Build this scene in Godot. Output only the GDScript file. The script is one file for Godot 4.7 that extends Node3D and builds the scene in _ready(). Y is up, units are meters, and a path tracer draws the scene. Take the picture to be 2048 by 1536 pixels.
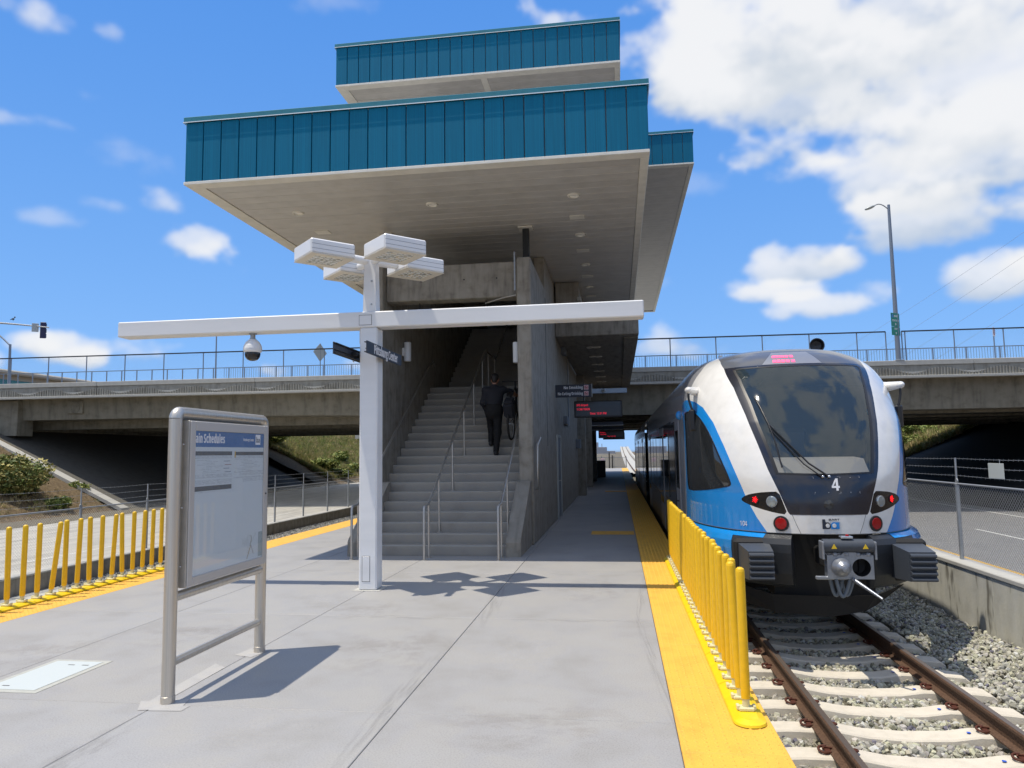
extends Node3D
# A railway platform under a teal canopied station, a train at the platform, a road bridge behind.
# Plan coordinates: x to the right, y up, z along the track away from the camera (Godot -z). Platform top is y = 0.

var rng := RandomNumberGenerator.new()
var M := {}          # materials
var used := {}

func V(x: float, y: float, z: float) -> Vector3:
	return Vector3(x, y, -z)

func L(c: Color) -> Color:      # linear base colour -> sRGB
	return c.linear_to_srgb()

func lin(r: float, g: float, b: float) -> Color:
	return Color(r, g, b).linear_to_srgb()

# ---------------------------------------------------------------- nodes
func numbered(called: String) -> String:
	if not used.has(called):
		used[called] = 0
		return called
	used[called] += 1
	return "%s_%03d" % [called, used[called]]

func tag(o: Node, label: String, category := "", group := "", kind := "") -> Node:
	if label: o.set_meta("label", label)
	if category: o.set_meta("category", category)
	if group: o.set_meta("group", group)
	if kind: o.set_meta("kind", kind)
	return o

func thing(called: String, label: String, category: String, at := Vector3.ZERO, turn := 0.0, group := "") -> Node3D:
	var o := Node3D.new()
	o.name = numbered(called)
	add_child(o)
	o.position = at
	o.rotation.y = turn
	tag(o, label, category, group)
	return o

func part(called: String, mesh: Mesh, mat: Material, parent: Node, xf := Transform3D.IDENTITY) -> MeshInstance3D:
	var o := MeshInstance3D.new()
	o.name = called
	o.mesh = mesh
	o.material_override = mat
	o.transform = xf
	parent.add_child(o, true)
	return o

func single(called: String, mesh: Mesh, mat: Material, label: String, category: String, xf := Transform3D.IDENTITY, group := "") -> MeshInstance3D:
	var o := part(numbered(called), mesh, mat, self, xf)
	tag(o, label, category, group)
	return o

func struct(called: String, mesh: Mesh, mat: Material, label: String, xf := Transform3D.IDENTITY) -> MeshInstance3D:
	var o := part(numbered(called), mesh, mat, self, xf)
	tag(o, label, called.replace("_", " "), "", "structure")
	return o

func dup(o: Node3D, label: String, at: Vector3) -> Node3D:
	var c: Node3D = o.duplicate()
	var base := String(o.name)
	if base.length() > 4 and base[-4] == "_" and base.right(3).is_valid_int(): base = base.left(-4)
	c.name = numbered(base)
	add_child(c)
	c.position = at
	c.set_meta("label", label)
	return c

const ONES := ["", "first", "second", "third", "fourth", "fifth", "sixth", "seventh", "eighth", "ninth", "tenth", "eleventh", "twelfth", "thirteenth", "fourteenth", "fifteenth", "sixteenth", "seventeenth", "eighteenth", "nineteenth", "twentieth"]
func ordinal(n: int) -> String:
	if n <= 20: return ONES[n]
	var tens := ["", "", "twenty", "thirty", "forty", "fifty"]
	if n % 10 == 0: return ["", "", "twentieth", "thirtieth", "fortieth", "fiftieth"][n / 10]
	return tens[n / 10] + "-" + ONES[n % 10]

# ---------------------------------------------------------------- shapes
func new_st() -> SurfaceTool:
	var st := SurfaceTool.new()
	st.begin(Mesh.PRIMITIVE_TRIANGLES)
	return st

func tri(st: SurfaceTool, a: Vector3, b: Vector3, c: Vector3, hint: Vector3) -> void:
	var n := (b - a).cross(c - a)
	if n.length_squared() < 1e-18: return
	if n.dot(hint) < 0.0:
		var t := b
		b = c
		c = t
		n = -n
	n = n.normalized()
	st.set_normal(n)
	st.add_vertex(a)
	st.set_normal(n)
	st.add_vertex(c)
	st.set_normal(n)
	st.add_vertex(b)

func trin(st: SurfaceTool, a: Vector3, b: Vector3, c: Vector3, na: Vector3, nb: Vector3, nc: Vector3) -> void:
	var n := (b - a).cross(c - a)
	if n.length_squared() < 1e-20: return
	if n.dot(na + nb + nc) < 0.0:
		st.set_normal(na)
		st.add_vertex(a)
		st.set_normal(nb)
		st.add_vertex(b)
		st.set_normal(nc)
		st.add_vertex(c)
	else:
		st.set_normal(na)
		st.add_vertex(a)
		st.set_normal(nc)
		st.add_vertex(c)
		st.set_normal(nb)
		st.add_vertex(b)

func quad(st: SurfaceTool, a: Vector3, b: Vector3, c: Vector3, d: Vector3, hint: Vector3) -> void:
	tri(st, a, b, c, hint)
	tri(st, a, c, d, hint)

func box(st: SurfaceTool, c: Vector3, s: Vector3, bev := 0.0, b := Basis.IDENTITY) -> void:
	var h := s * 0.5
	var e: float = minf(bev, minf(h.x, minf(h.y, h.z)) * 0.98)
	for ax in 3:
		var u := (ax + 1) % 3
		var w := (ax + 2) % 3
		for sg: float in [-1.0, 1.0]:
			var p: Array[Vector3] = []
			for k: Vector2 in [Vector2(-1, -1), Vector2(1, -1), Vector2(1, 1), Vector2(-1, 1)]:
				var q := Vector3.ZERO
				q[ax] = sg * h[ax]
				q[u] = k.x * (h[u] - e)
				q[w] = k.y * (h[w] - e)
				p.append(c + b * q)
			var n := Vector3.ZERO
			n[ax] = sg
			quad(st, p[0], p[1], p[2], p[3], b * n)
	if e <= 0.0: return
	for ax in 3:
		var u := (ax + 1) % 3
		var w := (ax + 2) % 3
		for su: float in [-1.0, 1.0]:
			for sw: float in [-1.0, 1.0]:
				var p: Array[Vector3] = []
				for k: Vector2 in [Vector2(-1, 0), Vector2(1, 0), Vector2(1, 1), Vector2(-1, 1)]:
					var q := Vector3.ZERO
					q[ax] = k.x * (h[ax] - e)
					q[u] = su * (h[u] - e * k.y)
					q[w] = sw * (h[w] - e * (1.0 - k.y))
					p.append(c + b * q)
				var n := Vector3.ZERO
				n[u] = su
				n[w] = sw
				quad(st, p[0], p[1], p[2], p[3], b * n)
	for sx: float in [-1.0, 1.0]:
		for sy: float in [-1.0, 1.0]:
			for sz: float in [-1.0, 1.0]:
				var g := Vector3(sx, sy, sz)
				var a := Vector3(sx * h.x, sy * (h.y - e), sz * (h.z - e))
				var d := Vector3(sx * (h.x - e), sy * h.y, sz * (h.z - e))
				var f := Vector3(sx * (h.x - e), sy * (h.y - e), sz * h.z)
				tri(st, c + b * a, c + b * d, c + b * f, b * g)

# box by plan extents
func pbox(st: SurfaceTool, x0: float, x1: float, y0: float, y1: float, z0: float, z1: float, bev := 0.0) -> void:
	box(st, V((x0 + x1) / 2, (y0 + y1) / 2, (z0 + z1) / 2), Vector3(absf(x1 - x0), absf(y1 - y0), absf(z1 - z0)), bev)

func boxm(x0: float, x1: float, y0: float, y1: float, z0: float, z1: float, bev := 0.0) -> ArrayMesh:
	var st := new_st()
	pbox(st, x0, x1, y0, y1, z0, z1, bev)
	return st.commit()

func sbox(s: Vector3, bev := 0.0) -> ArrayMesh:
	var st := new_st()
	box(st, Vector3.ZERO, s, bev)
	return st.commit()

func tube(st: SurfaceTool, pts: Array, r0: float, sides := 8, caps := true, r1 := -1.0) -> void:
	if r1 < 0.0: r1 = r0
	var n := pts.size()
	var rings: Array = []
	var norms: Array = []
	var t0: Vector3 = (pts[1] - pts[0]).normalized()
	var up := Vector3.UP if absf(t0.y) < 0.9 else Vector3.RIGHT
	var sx := t0.cross(up).normalized()
	for i in n:
		var t: Vector3
		if i == 0: t = pts[1] - pts[0]
		elif i == n - 1: t = pts[n - 1] - pts[n - 2]
		else: t = (pts[i + 1] - pts[i]).normalized() + (pts[i] - pts[i - 1]).normalized()
		t = t.normalized()
		sx = (sx - t * sx.dot(t)).normalized()
		var sy := t.cross(sx)
		var r: float = lerpf(r0, r1, float(i) / (n - 1))
		var ring: Array[Vector3] = []
		var nr: Array[Vector3] = []
		for k in sides:
			var a := TAU * k / sides
			var d := sx * cos(a) + sy * sin(a)
			nr.append(d)
			ring.append(pts[i] + d * r)
		rings.append(ring)
		norms.append(nr)
	for i in n - 1:
		for k in sides:
			var m := (k + 1) % sides
			trin(st, rings[i][k], rings[i + 1][k], rings[i + 1][m], norms[i][k], norms[i + 1][k], norms[i + 1][m])
			trin(st, rings[i][k], rings[i + 1][m], rings[i][m], norms[i][k], norms[i + 1][m], norms[i][m])
	if caps:
		for e in [0, n - 1]:
			var d: Vector3 = (pts[0] - pts[1]) if e == 0 else (pts[n - 1] - pts[n - 2])
			for k in range(1, sides - 1):
				tri(st, rings[e][0], rings[e][k], rings[e][k + 1], d)

func tubem(pts: Array, r0: float, sides := 8, r1 := -1.0) -> ArrayMesh:
	var st := new_st()
	tube(st, pts, r0, sides, true, r1)
	return st.commit()

# lathe round the local y axis; profile of Vector2(radius, height)
func lathe(st: SurfaceTool, prof: Array, sides: int, xf := Transform3D.IDENTITY) -> void:
	var n := prof.size()
	for i in n - 1:
		var a: Vector2 = prof[i]
		var b: Vector2 = prof[i + 1]
		var d := b - a
		var nn := Vector2(d.y, -d.x).normalized()
		for k in sides:
			var t0 := TAU * k / sides
			var t1 := TAU * (k + 1) / sides
			var n0 := xf.basis * Vector3(cos(t0) * nn.x, nn.y, sin(t0) * nn.x)
			var n1 := xf.basis * Vector3(cos(t1) * nn.x, nn.y, sin(t1) * nn.x)
			var p0 := xf * Vector3(cos(t0) * a.x, a.y, sin(t0) * a.x)
			var p1 := xf * Vector3(cos(t1) * a.x, a.y, sin(t1) * a.x)
			var p2 := xf * Vector3(cos(t1) * b.x, b.y, sin(t1) * b.x)
			var p3 := xf * Vector3(cos(t0) * b.x, b.y, sin(t0) * b.x)
			trin(st, p0, p1, p2, n0, n1, n1)
			trin(st, p0, p2, p3, n0, n1, n0)

func lathem(prof: Array, sides: int, xf := Transform3D.IDENTITY) -> ArrayMesh:
	var st := new_st()
	lathe(st, prof, sides, xf)
	return st.commit()

# extrude a polygon (in local xy) along local z from 0 to depth
func prism(st: SurfaceTool, poly: PackedVector2Array, depth: float, xf := Transform3D.IDENTITY) -> void:
	var id := Geometry2D.triangulate_polygon(poly)
	var zn := xf.basis * Vector3(0, 0, 1)
	for i in range(0, id.size(), 3):
		var a := poly[id[i]]
		var b := poly[id[i + 1]]
		var c := poly[id[i + 2]]
		tri(st, xf * Vector3(a.x, a.y, 0), xf * Vector3(b.x, b.y, 0), xf * Vector3(c.x, c.y, 0), -zn * depth)
		tri(st, xf * Vector3(a.x, a.y, depth), xf * Vector3(b.x, b.y, depth), xf * Vector3(c.x, c.y, depth), zn * depth)
	var sg := -1.0 if Geometry2D.is_polygon_clockwise(poly) else 1.0
	for i in poly.size():
		var a := poly[i]
		var b := poly[(i + 1) % poly.size()]
		var d := b - a
		var n := xf.basis * Vector3(d.y * sg, -d.x * sg, 0)
		quad(st, xf * Vector3(a.x, a.y, 0), xf * Vector3(b.x, b.y, 0), xf * Vector3(b.x, b.y, depth), xf * Vector3(a.x, a.y, depth), n)

func prismm(poly: Array, depth: float, xf := Transform3D.IDENTITY) -> ArrayMesh:
	var st := new_st()
	prism(st, PackedVector2Array(poly), depth, xf)
	return st.commit()

func blob(st: SurfaceTool, c: Vector3, r: Vector3, seg := 8, rings := 6, b := Basis.IDENTITY) -> void:
	for i in rings:
		for k in seg:
			var q: Array[Vector3] = []
			for w: Vector2i in [Vector2i(0, 0), Vector2i(1, 0), Vector2i(1, 1), Vector2i(0, 1)]:
				var ph := PI * (i + w.x) / rings
				var th := TAU * (k + w.y) / seg
				q.append(Vector3(sin(ph) * cos(th), cos(ph), sin(ph) * sin(th)))
			var p: Array[Vector3] = []
			var n: Array[Vector3] = []
			for v in q:
				p.append(c + b * (v * r))
				n.append((b * (v / r)).normalized())
			trin(st, p[0], p[1], p[2], n[0], n[1], n[2])
			trin(st, p[0], p[2], p[3], n[0], n[2], n[3])

var fonts := {}
func text(called: String, s: String, height: float, mat: Material, parent: Node, xf: Transform3D, bold := true, squeeze := 1.0, align := HORIZONTAL_ALIGNMENT_CENTER) -> MeshInstance3D:
	var key := "b" if bold else "r"
	if not fonts.has(key):
		var f := SystemFont.new()
		f.font_names = PackedStringArray(["Droid Sans"])
		f.font_weight = 700 if bold else 400
		fonts[key] = f
	var t := TextMesh.new()
	t.text = s
	t.font = fonts[key]
	t.font_size = 32
	t.pixel_size = height / 32.0 * 1.3
	t.depth = 0.003
	t.curve_step = 1.5
	t.horizontal_alignment = align
	t.vertical_alignment = VERTICAL_ALIGNMENT_CENTER
	return part(called, t, mat, parent, xf * Transform3D(Basis.from_scale(Vector3(squeeze, 1, 1)), Vector3.ZERO))

# frame whose z looks along n, with y near up
func facing(n: Vector3, at: Vector3, up := Vector3.UP) -> Transform3D:
	var z := n.normalized()
	var x := up.cross(z).normalized()
	return Transform3D(Basis(x, z.cross(x), z), at)

# ---------------------------------------------------------------- materials
func noise_tex(seed_: int, freq: float, oct: int, ramp: Array, size := 512, type := FastNoiseLite.TYPE_SIMPLEX_SMOOTH, squash := Vector2i(1, 1)) -> ImageTexture:
	var n := FastNoiseLite.new()
	n.seed = seed_
	n.noise_type = type
	n.frequency = freq
	n.fractal_octaves = oct
	n.fractal_gain = 0.55
	var im := n.get_seamless_image(size / squash.x, size / squash.y, false, false, 0.2, true)
	im.convert(Image.FORMAT_L8)
	if squash != Vector2i(1, 1): im.resize(size, size, Image.INTERPOLATE_CUBIC)
	var out := Image.create(size, size, false, Image.FORMAT_RGB8)
	var lut: PackedByteArray = PackedByteArray()
	for i in 256:
		var v := i / 255.0
		var c: Color = ramp[0][1]
		for k in ramp.size() - 1:
			if v >= ramp[k][0]:
				c = (ramp[k][1] as Color).lerp(ramp[k + 1][1], clampf((v - ramp[k][0]) / (ramp[k + 1][0] - ramp[k][0]), 0, 1))
		lut.append(int(clampf(c.r, 0, 1) * 255))
		lut.append(int(clampf(c.g, 0, 1) * 255))
		lut.append(int(clampf(c.b, 0, 1) * 255))
	var src := im.get_data()
	var dst := PackedByteArray()
	dst.resize(size * size * 3)
	for i in size * size:
		var v := src[i] * 3
		dst[i * 3] = lut[v]
		dst[i * 3 + 1] = lut[v + 1]
		dst[i * 3 + 2] = lut[v + 2]
	out = Image.create_from_data(size, size, false, Image.FORMAT_RGB8, dst)
	return ImageTexture.create_from_image(out)

func grey(a: float, b: float) -> Array:
	return [[0.0, Color(a, a, a)], [1.0, Color(b, b, b)]]

func mat(called: String, c: Color, rough := 0.7, metal := 0.0) -> StandardMaterial3D:
	var m := StandardMaterial3D.new()
	m.resource_name = called
	m.albedo_color = c.linear_to_srgb()
	m.roughness = rough
	m.metallic = metal
	M[called] = m
	return m

# base colour varied by a tone texture (multiplies), world triplanar; second finer layer as detail; relief
func worn(called: String, c: Color, rough: float, tone: Texture2D, metres: float, bump: Texture2D = null, bump_cm := 0.0, bump_m := 1.0, fine: Texture2D = null, fine_m := 0.5) -> StandardMaterial3D:
	var m := mat(called, c, rough)
	m.albedo_texture = tone
	m.uv1_triplanar = true
	m.uv1_world_triplanar = true
	m.uv1_scale = Vector3.ONE / metres
	if bump:
		m.heightmap_enabled = true
		m.heightmap_texture = bump
		m.heightmap_scale = bump_cm
	if fine:
		m.detail_enabled = true
		m.detail_blend_mode = BaseMaterial3D.BLEND_MODE_MUL
		m.detail_uv_layer = BaseMaterial3D.DETAIL_UV_2
		m.detail_albedo = fine
		m.uv2_triplanar = true
		m.uv2_world_triplanar = true
		m.uv2_scale = Vector3.ONE / fine_m
	return m

func glow(called: String, c: Color, e: float) -> StandardMaterial3D:
	var m := mat(called, c, 0.4)
	m.emission_enabled = true
	m.emission = c.linear_to_srgb()
	m.emission_energy_multiplier = e
	return m

# dirt on a surface: a colour with an uneven see-through mask
func stain_mat(called: String, seed_: int, c: Color, most: float) -> StandardMaterial3D:
	var n := FastNoiseLite.new()
	n.seed = seed_
	n.frequency = 0.018
	n.fractal_octaves = 5
	n.fractal_gain = 0.65
	var im := Image.create(192, 192, false, Image.FORMAT_RGBA8)
	var sc := c.linear_to_srgb()
	for y in 192:
		for x in 192:
			var u := Vector2(x - 95.5, y - 95.5) / 96.0
			var a := clampf(1.0 - u.length_squared(), 0.0, 1.0) * smoothstep(-0.25, 0.45, n.get_noise_2d(x, y)) * most
			sc.a = a
			im.set_pixel(x, y, sc)
	var m := StandardMaterial3D.new()
	m.resource_name = called
	m.albedo_texture = ImageTexture.create_from_image(im)
	m.transparency = BaseMaterial3D.TRANSPARENCY_ALPHA
	m.roughness = 0.85
	return m

func make_materials() -> void:
	var patch := noise_tex(11, 0.006, 5, [[0.0, Color(0.92, 0.915, 0.905)], [0.3, Color(0.96, 0.957, 0.955)], [0.45, Color(0.975, 0.975, 0.98)], [0.62, Color(0.99, 0.985, 0.975)], [1.0, Color(1, 1, 1)]], 1024)
	var speck := noise_tex(12, 0.12, 3, [[0.0, Color(0.86, 0.86, 0.86)], [0.5, Color(0.97, 0.97, 0.97)], [1.0, Color(1, 1, 1)]], 512)
	var grain := noise_tex(13, 0.09, 4, grey(0.0, 1.0), 512)
	var streak := noise_tex(14, 0.03, 4, [[0.0, Color(0.80, 0.795, 0.79)], [0.4, Color(0.935, 0.93, 0.925)], [1.0, Color(1, 1, 0.99)]], 512, FastNoiseLite.TYPE_SIMPLEX_SMOOTH, Vector2i(1, 8))
	var board := noise_tex(15, 0.02, 2, grey(0.2, 1.0), 512, FastNoiseLite.TYPE_SIMPLEX_SMOOTH, Vector2i(1, 16))
	var stain := noise_tex(16, 0.018, 5, [[0.0, Color(0.80, 0.785, 0.76)], [0.3, Color(0.92, 0.915, 0.90)], [0.55, Color(0.97, 0.97, 0.96)], [1.0, Color(1, 1, 1)]], 512)
	var brush := noise_tex(17, 0.05, 2, grey(0.55, 1.0), 512, FastNoiseLite.TYPE_SIMPLEX_SMOOTH, Vector2i(1, 32))
	var soft_brush := noise_tex(27, 0.05, 2, grey(0.88, 1.0), 512, FastNoiseLite.TYPE_SIMPLEX_SMOOTH, Vector2i(1, 32))
	var sheen := noise_tex(28, 0.02, 4, grey(0.95, 1.0), 512, FastNoiseLite.TYPE_SIMPLEX_SMOOTH, Vector2i(8, 1))
	var runs := noise_tex(29, 0.018, 4, [[0.0, Color(0.42, 0.41, 0.40)], [0.22, Color(0.62, 0.61, 0.59)], [0.36, Color(0.93, 0.93, 0.92)], [1.0, Color(1, 1, 1)]], 512, FastNoiseLite.TYPE_SIMPLEX_SMOOTH, Vector2i(1, 4))
	var smudge := noise_tex(18, 0.012, 4, [[0.0, Color(0.93, 0.93, 0.925)], [0.6, Color(0.98, 0.98, 0.98)], [1.0, Color(1, 1, 1)]], 512)
	var clods := noise_tex(19, 0.03, 5, [[0.0, Color(0.45, 0.42, 0.38)], [0.5, Color(0.8, 0.78, 0.72)], [1.0, Color(1, 1, 0.95)]], 512)
	M.grain_tex = grain
	for k in 3:
		worn("slab_%d" % k, [Color(0.376, 0.370, 0.361), Color(0.366, 0.360, 0.352), Color(0.385, 0.379, 0.370)][k], [0.62, 0.68, 0.6][k], patch, 5.5 + k * 0.7, grain, 0.05, 0.3, speck, 0.9)
	worn("slab_pale", Color(0.45, 0.443, 0.43), 0.75, patch, 1.3, grain, 0.05, 0.3, speck, 0.6)
	worn("joint_filler", Color(0.12, 0.12, 0.12), 0.9, patch, 2.0)
	worn("platform_core", Color(0.33, 0.33, 0.32), 0.85, streak, 3.0)
	worn("concrete_wall", Color(0.345, 0.32, 0.28), 0.8, streak, 2.4, board, 0.25, 1.0, stain, 3.1)
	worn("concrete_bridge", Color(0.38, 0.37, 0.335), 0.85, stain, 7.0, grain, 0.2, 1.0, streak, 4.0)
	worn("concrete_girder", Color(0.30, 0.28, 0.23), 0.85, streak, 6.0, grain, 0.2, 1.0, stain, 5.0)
	worn("concrete_stair", Color(0.385, 0.36, 0.32), 0.8, patch, 3.7, grain, 0.05, 1.0, speck, 0.7)
	worn("concrete_retaining", Color(0.62, 0.61, 0.545), 0.85, runs, 3.3, grain, 0.12, 1.0, patch, 2.9)
	worn("concrete_pale", Color(0.52, 0.51, 0.47), 0.85, smudge, 2.0, grain, 0.1, 1.0, speck, 0.5)
	worn("sleeper_concrete", Color(0.70, 0.64, 0.535), 0.85, smudge, 1.1, grain, 0.1, 1.0, speck, 0.4)
	worn("road_asphalt", Color(0.185, 0.183, 0.18), 0.9, patch, 9.0, grain, 0.15, 1.0, speck, 0.5)
	worn("road_concrete", Color(0.50, 0.485, 0.44), 0.88, patch, 7.0, grain, 0.1, 1.0, streak, 8.0)
	worn("slope_paving_shaded", Color(0.035, 0.034, 0.033), 0.9, stain, 4.0, grain, 0.1)  # right slope: the bridge shade is put into this darker paving colour
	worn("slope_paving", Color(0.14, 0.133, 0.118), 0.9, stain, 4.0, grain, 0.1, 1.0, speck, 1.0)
	worn("earth", Color(0.25, 0.185, 0.115), 1.0, clods, 3.0, clods, 3.0, 1.0, speck, 0.6)
	worn("gravel_shoulder", Color(0.26, 0.24, 0.21), 1.0, clods, 1.5, grain, 1.0, 1.0, speck, 0.4)
	worn("ballast_bed", Color(0.27, 0.255, 0.205), 1.0, clods, 0.7, grain, 2.0)
	worn("tactile", Color(0.90, 0.50, 0.065), 0.62, patch, 2.3, null, 0.0, 1.0, speck, 0.6)
	worn("post_yellow", Color(0.84, 0.51, 0.006), 0.42, smudge, 0.6)
	worn("curb_yellow", Color(0.86, 0.60, 0.008), 0.4, smudge, 0.8)
	worn("white_paint", Color(0.78, 0.785, 0.79), 0.32, sheen, 3.4)
	worn("teal_panel", Color(0.002, 0.168, 0.305), 0.6, soft_brush, 1.5)
	M.teal_panel.uv1_scale = Vector3(1.2, 0.25, 1.2)
	M.teal_panel.metallic_specular = 0.3
	worn("teal_panel_b", Color(0.002, 0.160, 0.290), 0.62, soft_brush, 1.7)
	M.teal_panel_b.uv1_scale = Vector3(1.1, 0.2, 1.1)
	M.teal_panel_b.metallic_specular = 0.3
	worn("teal_trim", Color(0.02, 0.20, 0.27), 0.4, smudge, 2.0)
	worn("soffit", Color(0.60, 0.58, 0.545), 0.34, sheen, 2.4, null, 0.0, 1.0, smudge, 3.1)
	worn("soffit_b", Color(0.575, 0.555, 0.52), 0.31, sheen, 2.0, null, 0.0, 1.0, smudge, 2.7)
	worn("soffit_trim", Color(0.78, 0.755, 0.68), 0.45, smudge, 2.2)
	worn("roofing", Color(0.4, 0.4, 0.4), 0.8, patch, 3.0)
	mat("flashing", Color(0.75, 0.78, 0.8), 0.3, 0.6)
	var st := worn("stainless", Color(0.68, 0.635, 0.565), 0.40, soft_brush, 0.4)
	st.metallic = 0.85
	st.uv1_scale = Vector3(3.0, 0.35, 3.0)
	var sm := worn("stainless_dull", Color(0.52, 0.495, 0.455), 0.42, smudge, 0.6)
	sm.metallic = 0.75
	var gv := worn("galvanised", Color(0.40, 0.42, 0.44), 0.5, smudge, 0.5)
	gv.metallic = 0.55
	mat("wire", Color(0.42, 0.44, 0.46), 0.5, 0.5)
	mat("power_wire", Color(0.22, 0.25, 0.30), 0.6)
	mat("bridge_rail", Color(0.20, 0.24, 0.30), 0.55, 0.2)
	mat("bridge_rail_top", Color(0.02, 0.025, 0.035), 0.6)
	mat("black_steel", Color(0.018, 0.02, 0.022), 0.5, 0.2)
	mat("sign_navy", Color(0.022, 0.028, 0.045), 0.45)
	mat("sign_white", Color(0.75, 0.75, 0.77), 0.5)
	mat("sign_green", Color(0.02, 0.30, 0.17), 0.5)
	mat("sign_road_green", Color(0.0, 0.22, 0.15), 0.45)
	mat("sign_blue", Color(0.03, 0.2, 0.5), 0.5)
	mat("sign_pink", Color(0.6, 0.45, 0.48), 0.5)
	mat("sign_red", Color(0.5, 0.02, 0.03), 0.5)
	mat("sign_back", Color(0.42, 0.44, 0.43), 0.5, 0.3)
	mat("sign_blank", Color(0.55, 0.58, 0.55), 0.45)
	mat("grey_box", Color(0.18, 0.2, 0.23), 0.5)
	mat("bar_blue_grey", Color(0.30, 0.38, 0.48), 0.4)
	mat("black_plastic", Color(0.012, 0.012, 0.014), 0.35)
	mat("lens_dark", Color(0.02, 0.02, 0.022), 0.05)
	mat("lamp_glass", Color(0.42, 0.43, 0.39), 0.2, 0.35)
	mat("lamp_frame", Color(0.62, 0.58, 0.50), 0.45)
	mat("downlight", Color(0.85, 0.83, 0.76), 0.3)
	# train
	var bl := mat("train_blue", Color(0.006, 0.225, 0.62), 0.22)
	bl.clearcoat_enabled = true
	bl.clearcoat = 0.7
	bl.clearcoat_roughness = 0.06
	var wh := worn("train_white", Color(0.78, 0.765, 0.735), 0.25, smudge, 1.1)
	wh.clearcoat_enabled = true
	wh.clearcoat = 0.7
	wh.clearcoat_roughness = 0.08
	M.slab_stains = []
	for k in 3: M.slab_stains.append(stain_mat("slab_stain", 50 + k, [Color(0.17, 0.16, 0.145), Color(0.27, 0.22, 0.17), Color(0.62, 0.61, 0.59)][k], [0.16, 0.14, 0.16][k]))
	var nv := mat("train_navy", Color(0.0095, 0.0115, 0.022), 0.22)
	nv.clearcoat_enabled = true
	nv.clearcoat = 0.5
	nv.clearcoat_roughness = 0.1
	mat("train_grey_roof", Color(0.22, 0.225, 0.24), 0.22)
	mat("train_grey_front", Color(0.11, 0.115, 0.13), 0.16)
	mat("train_silver", Color(0.27, 0.28, 0.31), 0.3, 0.3)
	mat("train_black", Color(0.012, 0.012, 0.014), 0.12)
	mat("train_lower", Color(0.075, 0.07, 0.068), 0.3)
	var gl := mat("train_glass", Color(0.11, 0.155, 0.18), 0.03)
	gl.transparency = BaseMaterial3D.TRANSPARENCY_ALPHA
	gl.albedo_color.a = 0.22
	gl.metallic_specular = 1.0
	var gd := mat("train_window", Color(0.018, 0.02, 0.022), 0.03)
	gd.metallic_specular = 0.9
	worn("bumper_grey", Color(0.024, 0.027, 0.032), 0.42, smudge, 0.7)
	worn("pad_grey", Color(0.055, 0.064, 0.080), 0.48, smudge, 0.4)
	mat("underframe", Color(0.008, 0.008, 0.009), 0.7)
	mat("cab_dark", Color(0.03, 0.03, 0.032), 0.7)
	mat("cab_cream", Color(0.22, 0.215, 0.20), 0.7)
	worn("coupler_steel", Color(0.30, 0.32, 0.36), 0.38, smudge, 0.2)
	M.coupler_steel.metallic = 0.6
	mat("chrome", Color(0.6, 0.62, 0.65), 0.18, 0.95)
	mat("hose_grey", Color(0.12, 0.15, 0.19), 0.5)
	mat("warning_yellow", Color(0.75, 0.5, 0.02), 0.5)
	mat("head_lens", Color(0.35, 0.40, 0.43), 0.08, 0.55)
	glow("led_red", Color(0.95, 0.01, 0.015), 1.2)
	glow("led_pink", Color(1.0, 0.10, 0.22), 0.9)
	glow("led_text", Color(0.8, 0.02, 0.05), 0.55)
	mat("tail_red", Color(0.33, 0.004, 0.008), 0.12)
	mat("screen_dark", Color(0.03, 0.034, 0.045), 0.2)
	# track
	var rs := worn("rail_rust", Color(0.165, 0.095, 0.066), 0.75, clods, 0.4, grain, 0.1)
	rs.metallic = 0.1
	mat("rail_head", Color(0.15, 0.12, 0.10), 0.42, 0.4)
	worn("clip_rust", Color(0.13, 0.032, 0.015), 0.7, clods, 0.2)
	mat("mark_blue", Color(0.02, 0.10, 0.55), 0.6)
	mat("stone", Color(1, 1, 1), 0.9).vertex_color_use_as_albedo = true
	# people and plants
	var lf := mat("leaf", Color(1, 1, 1), 0.7)
	lf.vertex_color_use_as_albedo = true
	lf.backlight_enabled = true
	lf.backlight = Color(0.10, 0.14, 0.03)
	mat("bark", Color(0.07, 0.05, 0.035), 0.9)
	mat("skin", Color(0.34, 0.17, 0.11), 0.55)
	mat("hair", Color(0.012, 0.009, 0.008), 0.6)
	mat("shirt", Color(0.013, 0.014, 0.020), 0.85)
	mat("trousers", Color(0.006, 0.006, 0.007), 0.85)
	mat("shoe", Color(0.02, 0.02, 0.022), 0.6)
	mat("tyre", Color(0.015, 0.015, 0.015), 0.8)
	# markings, buildings
	worn("paint_white", Color(0.62, 0.62, 0.6), 0.7, stain, 1.5)
	worn("paint_yellow", Color(0.55, 0.32, 0.04), 0.7, stain, 1.5)
	mat("building_tan", Color(0.46, 0.42, 0.34), 0.8)
	mat("building_teal", Color(0.03, 0.22, 0.24), 0.5)
	mat("building_grey", Color(0.26, 0.28, 0.33), 0.7)
	mat("building_white", Color(0.6, 0.6, 0.6), 0.8)
	mat("roof_red", Color(0.28, 0.12, 0.09), 0.8)
	mat("window_dark", Color(0.03, 0.04, 0.05), 0.1)
	mat("cover_white", Color(0.52, 0.56, 0.55), 0.5)
	worn("cover_rim", Color(0.46, 0.46, 0.41), 0.6, smudge, 0.5)
	mat("case_grey", Color(0.50, 0.475, 0.445), 0.45, 0.3)
	var pg := mat("poster_glass", Color(0.9, 0.95, 0.95), 0.02)
	pg.transparency = BaseMaterial3D.TRANSPARENCY_ALPHA
	pg.albedo_color.a = 0.06
	pg.metallic_specular = 0.34

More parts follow.
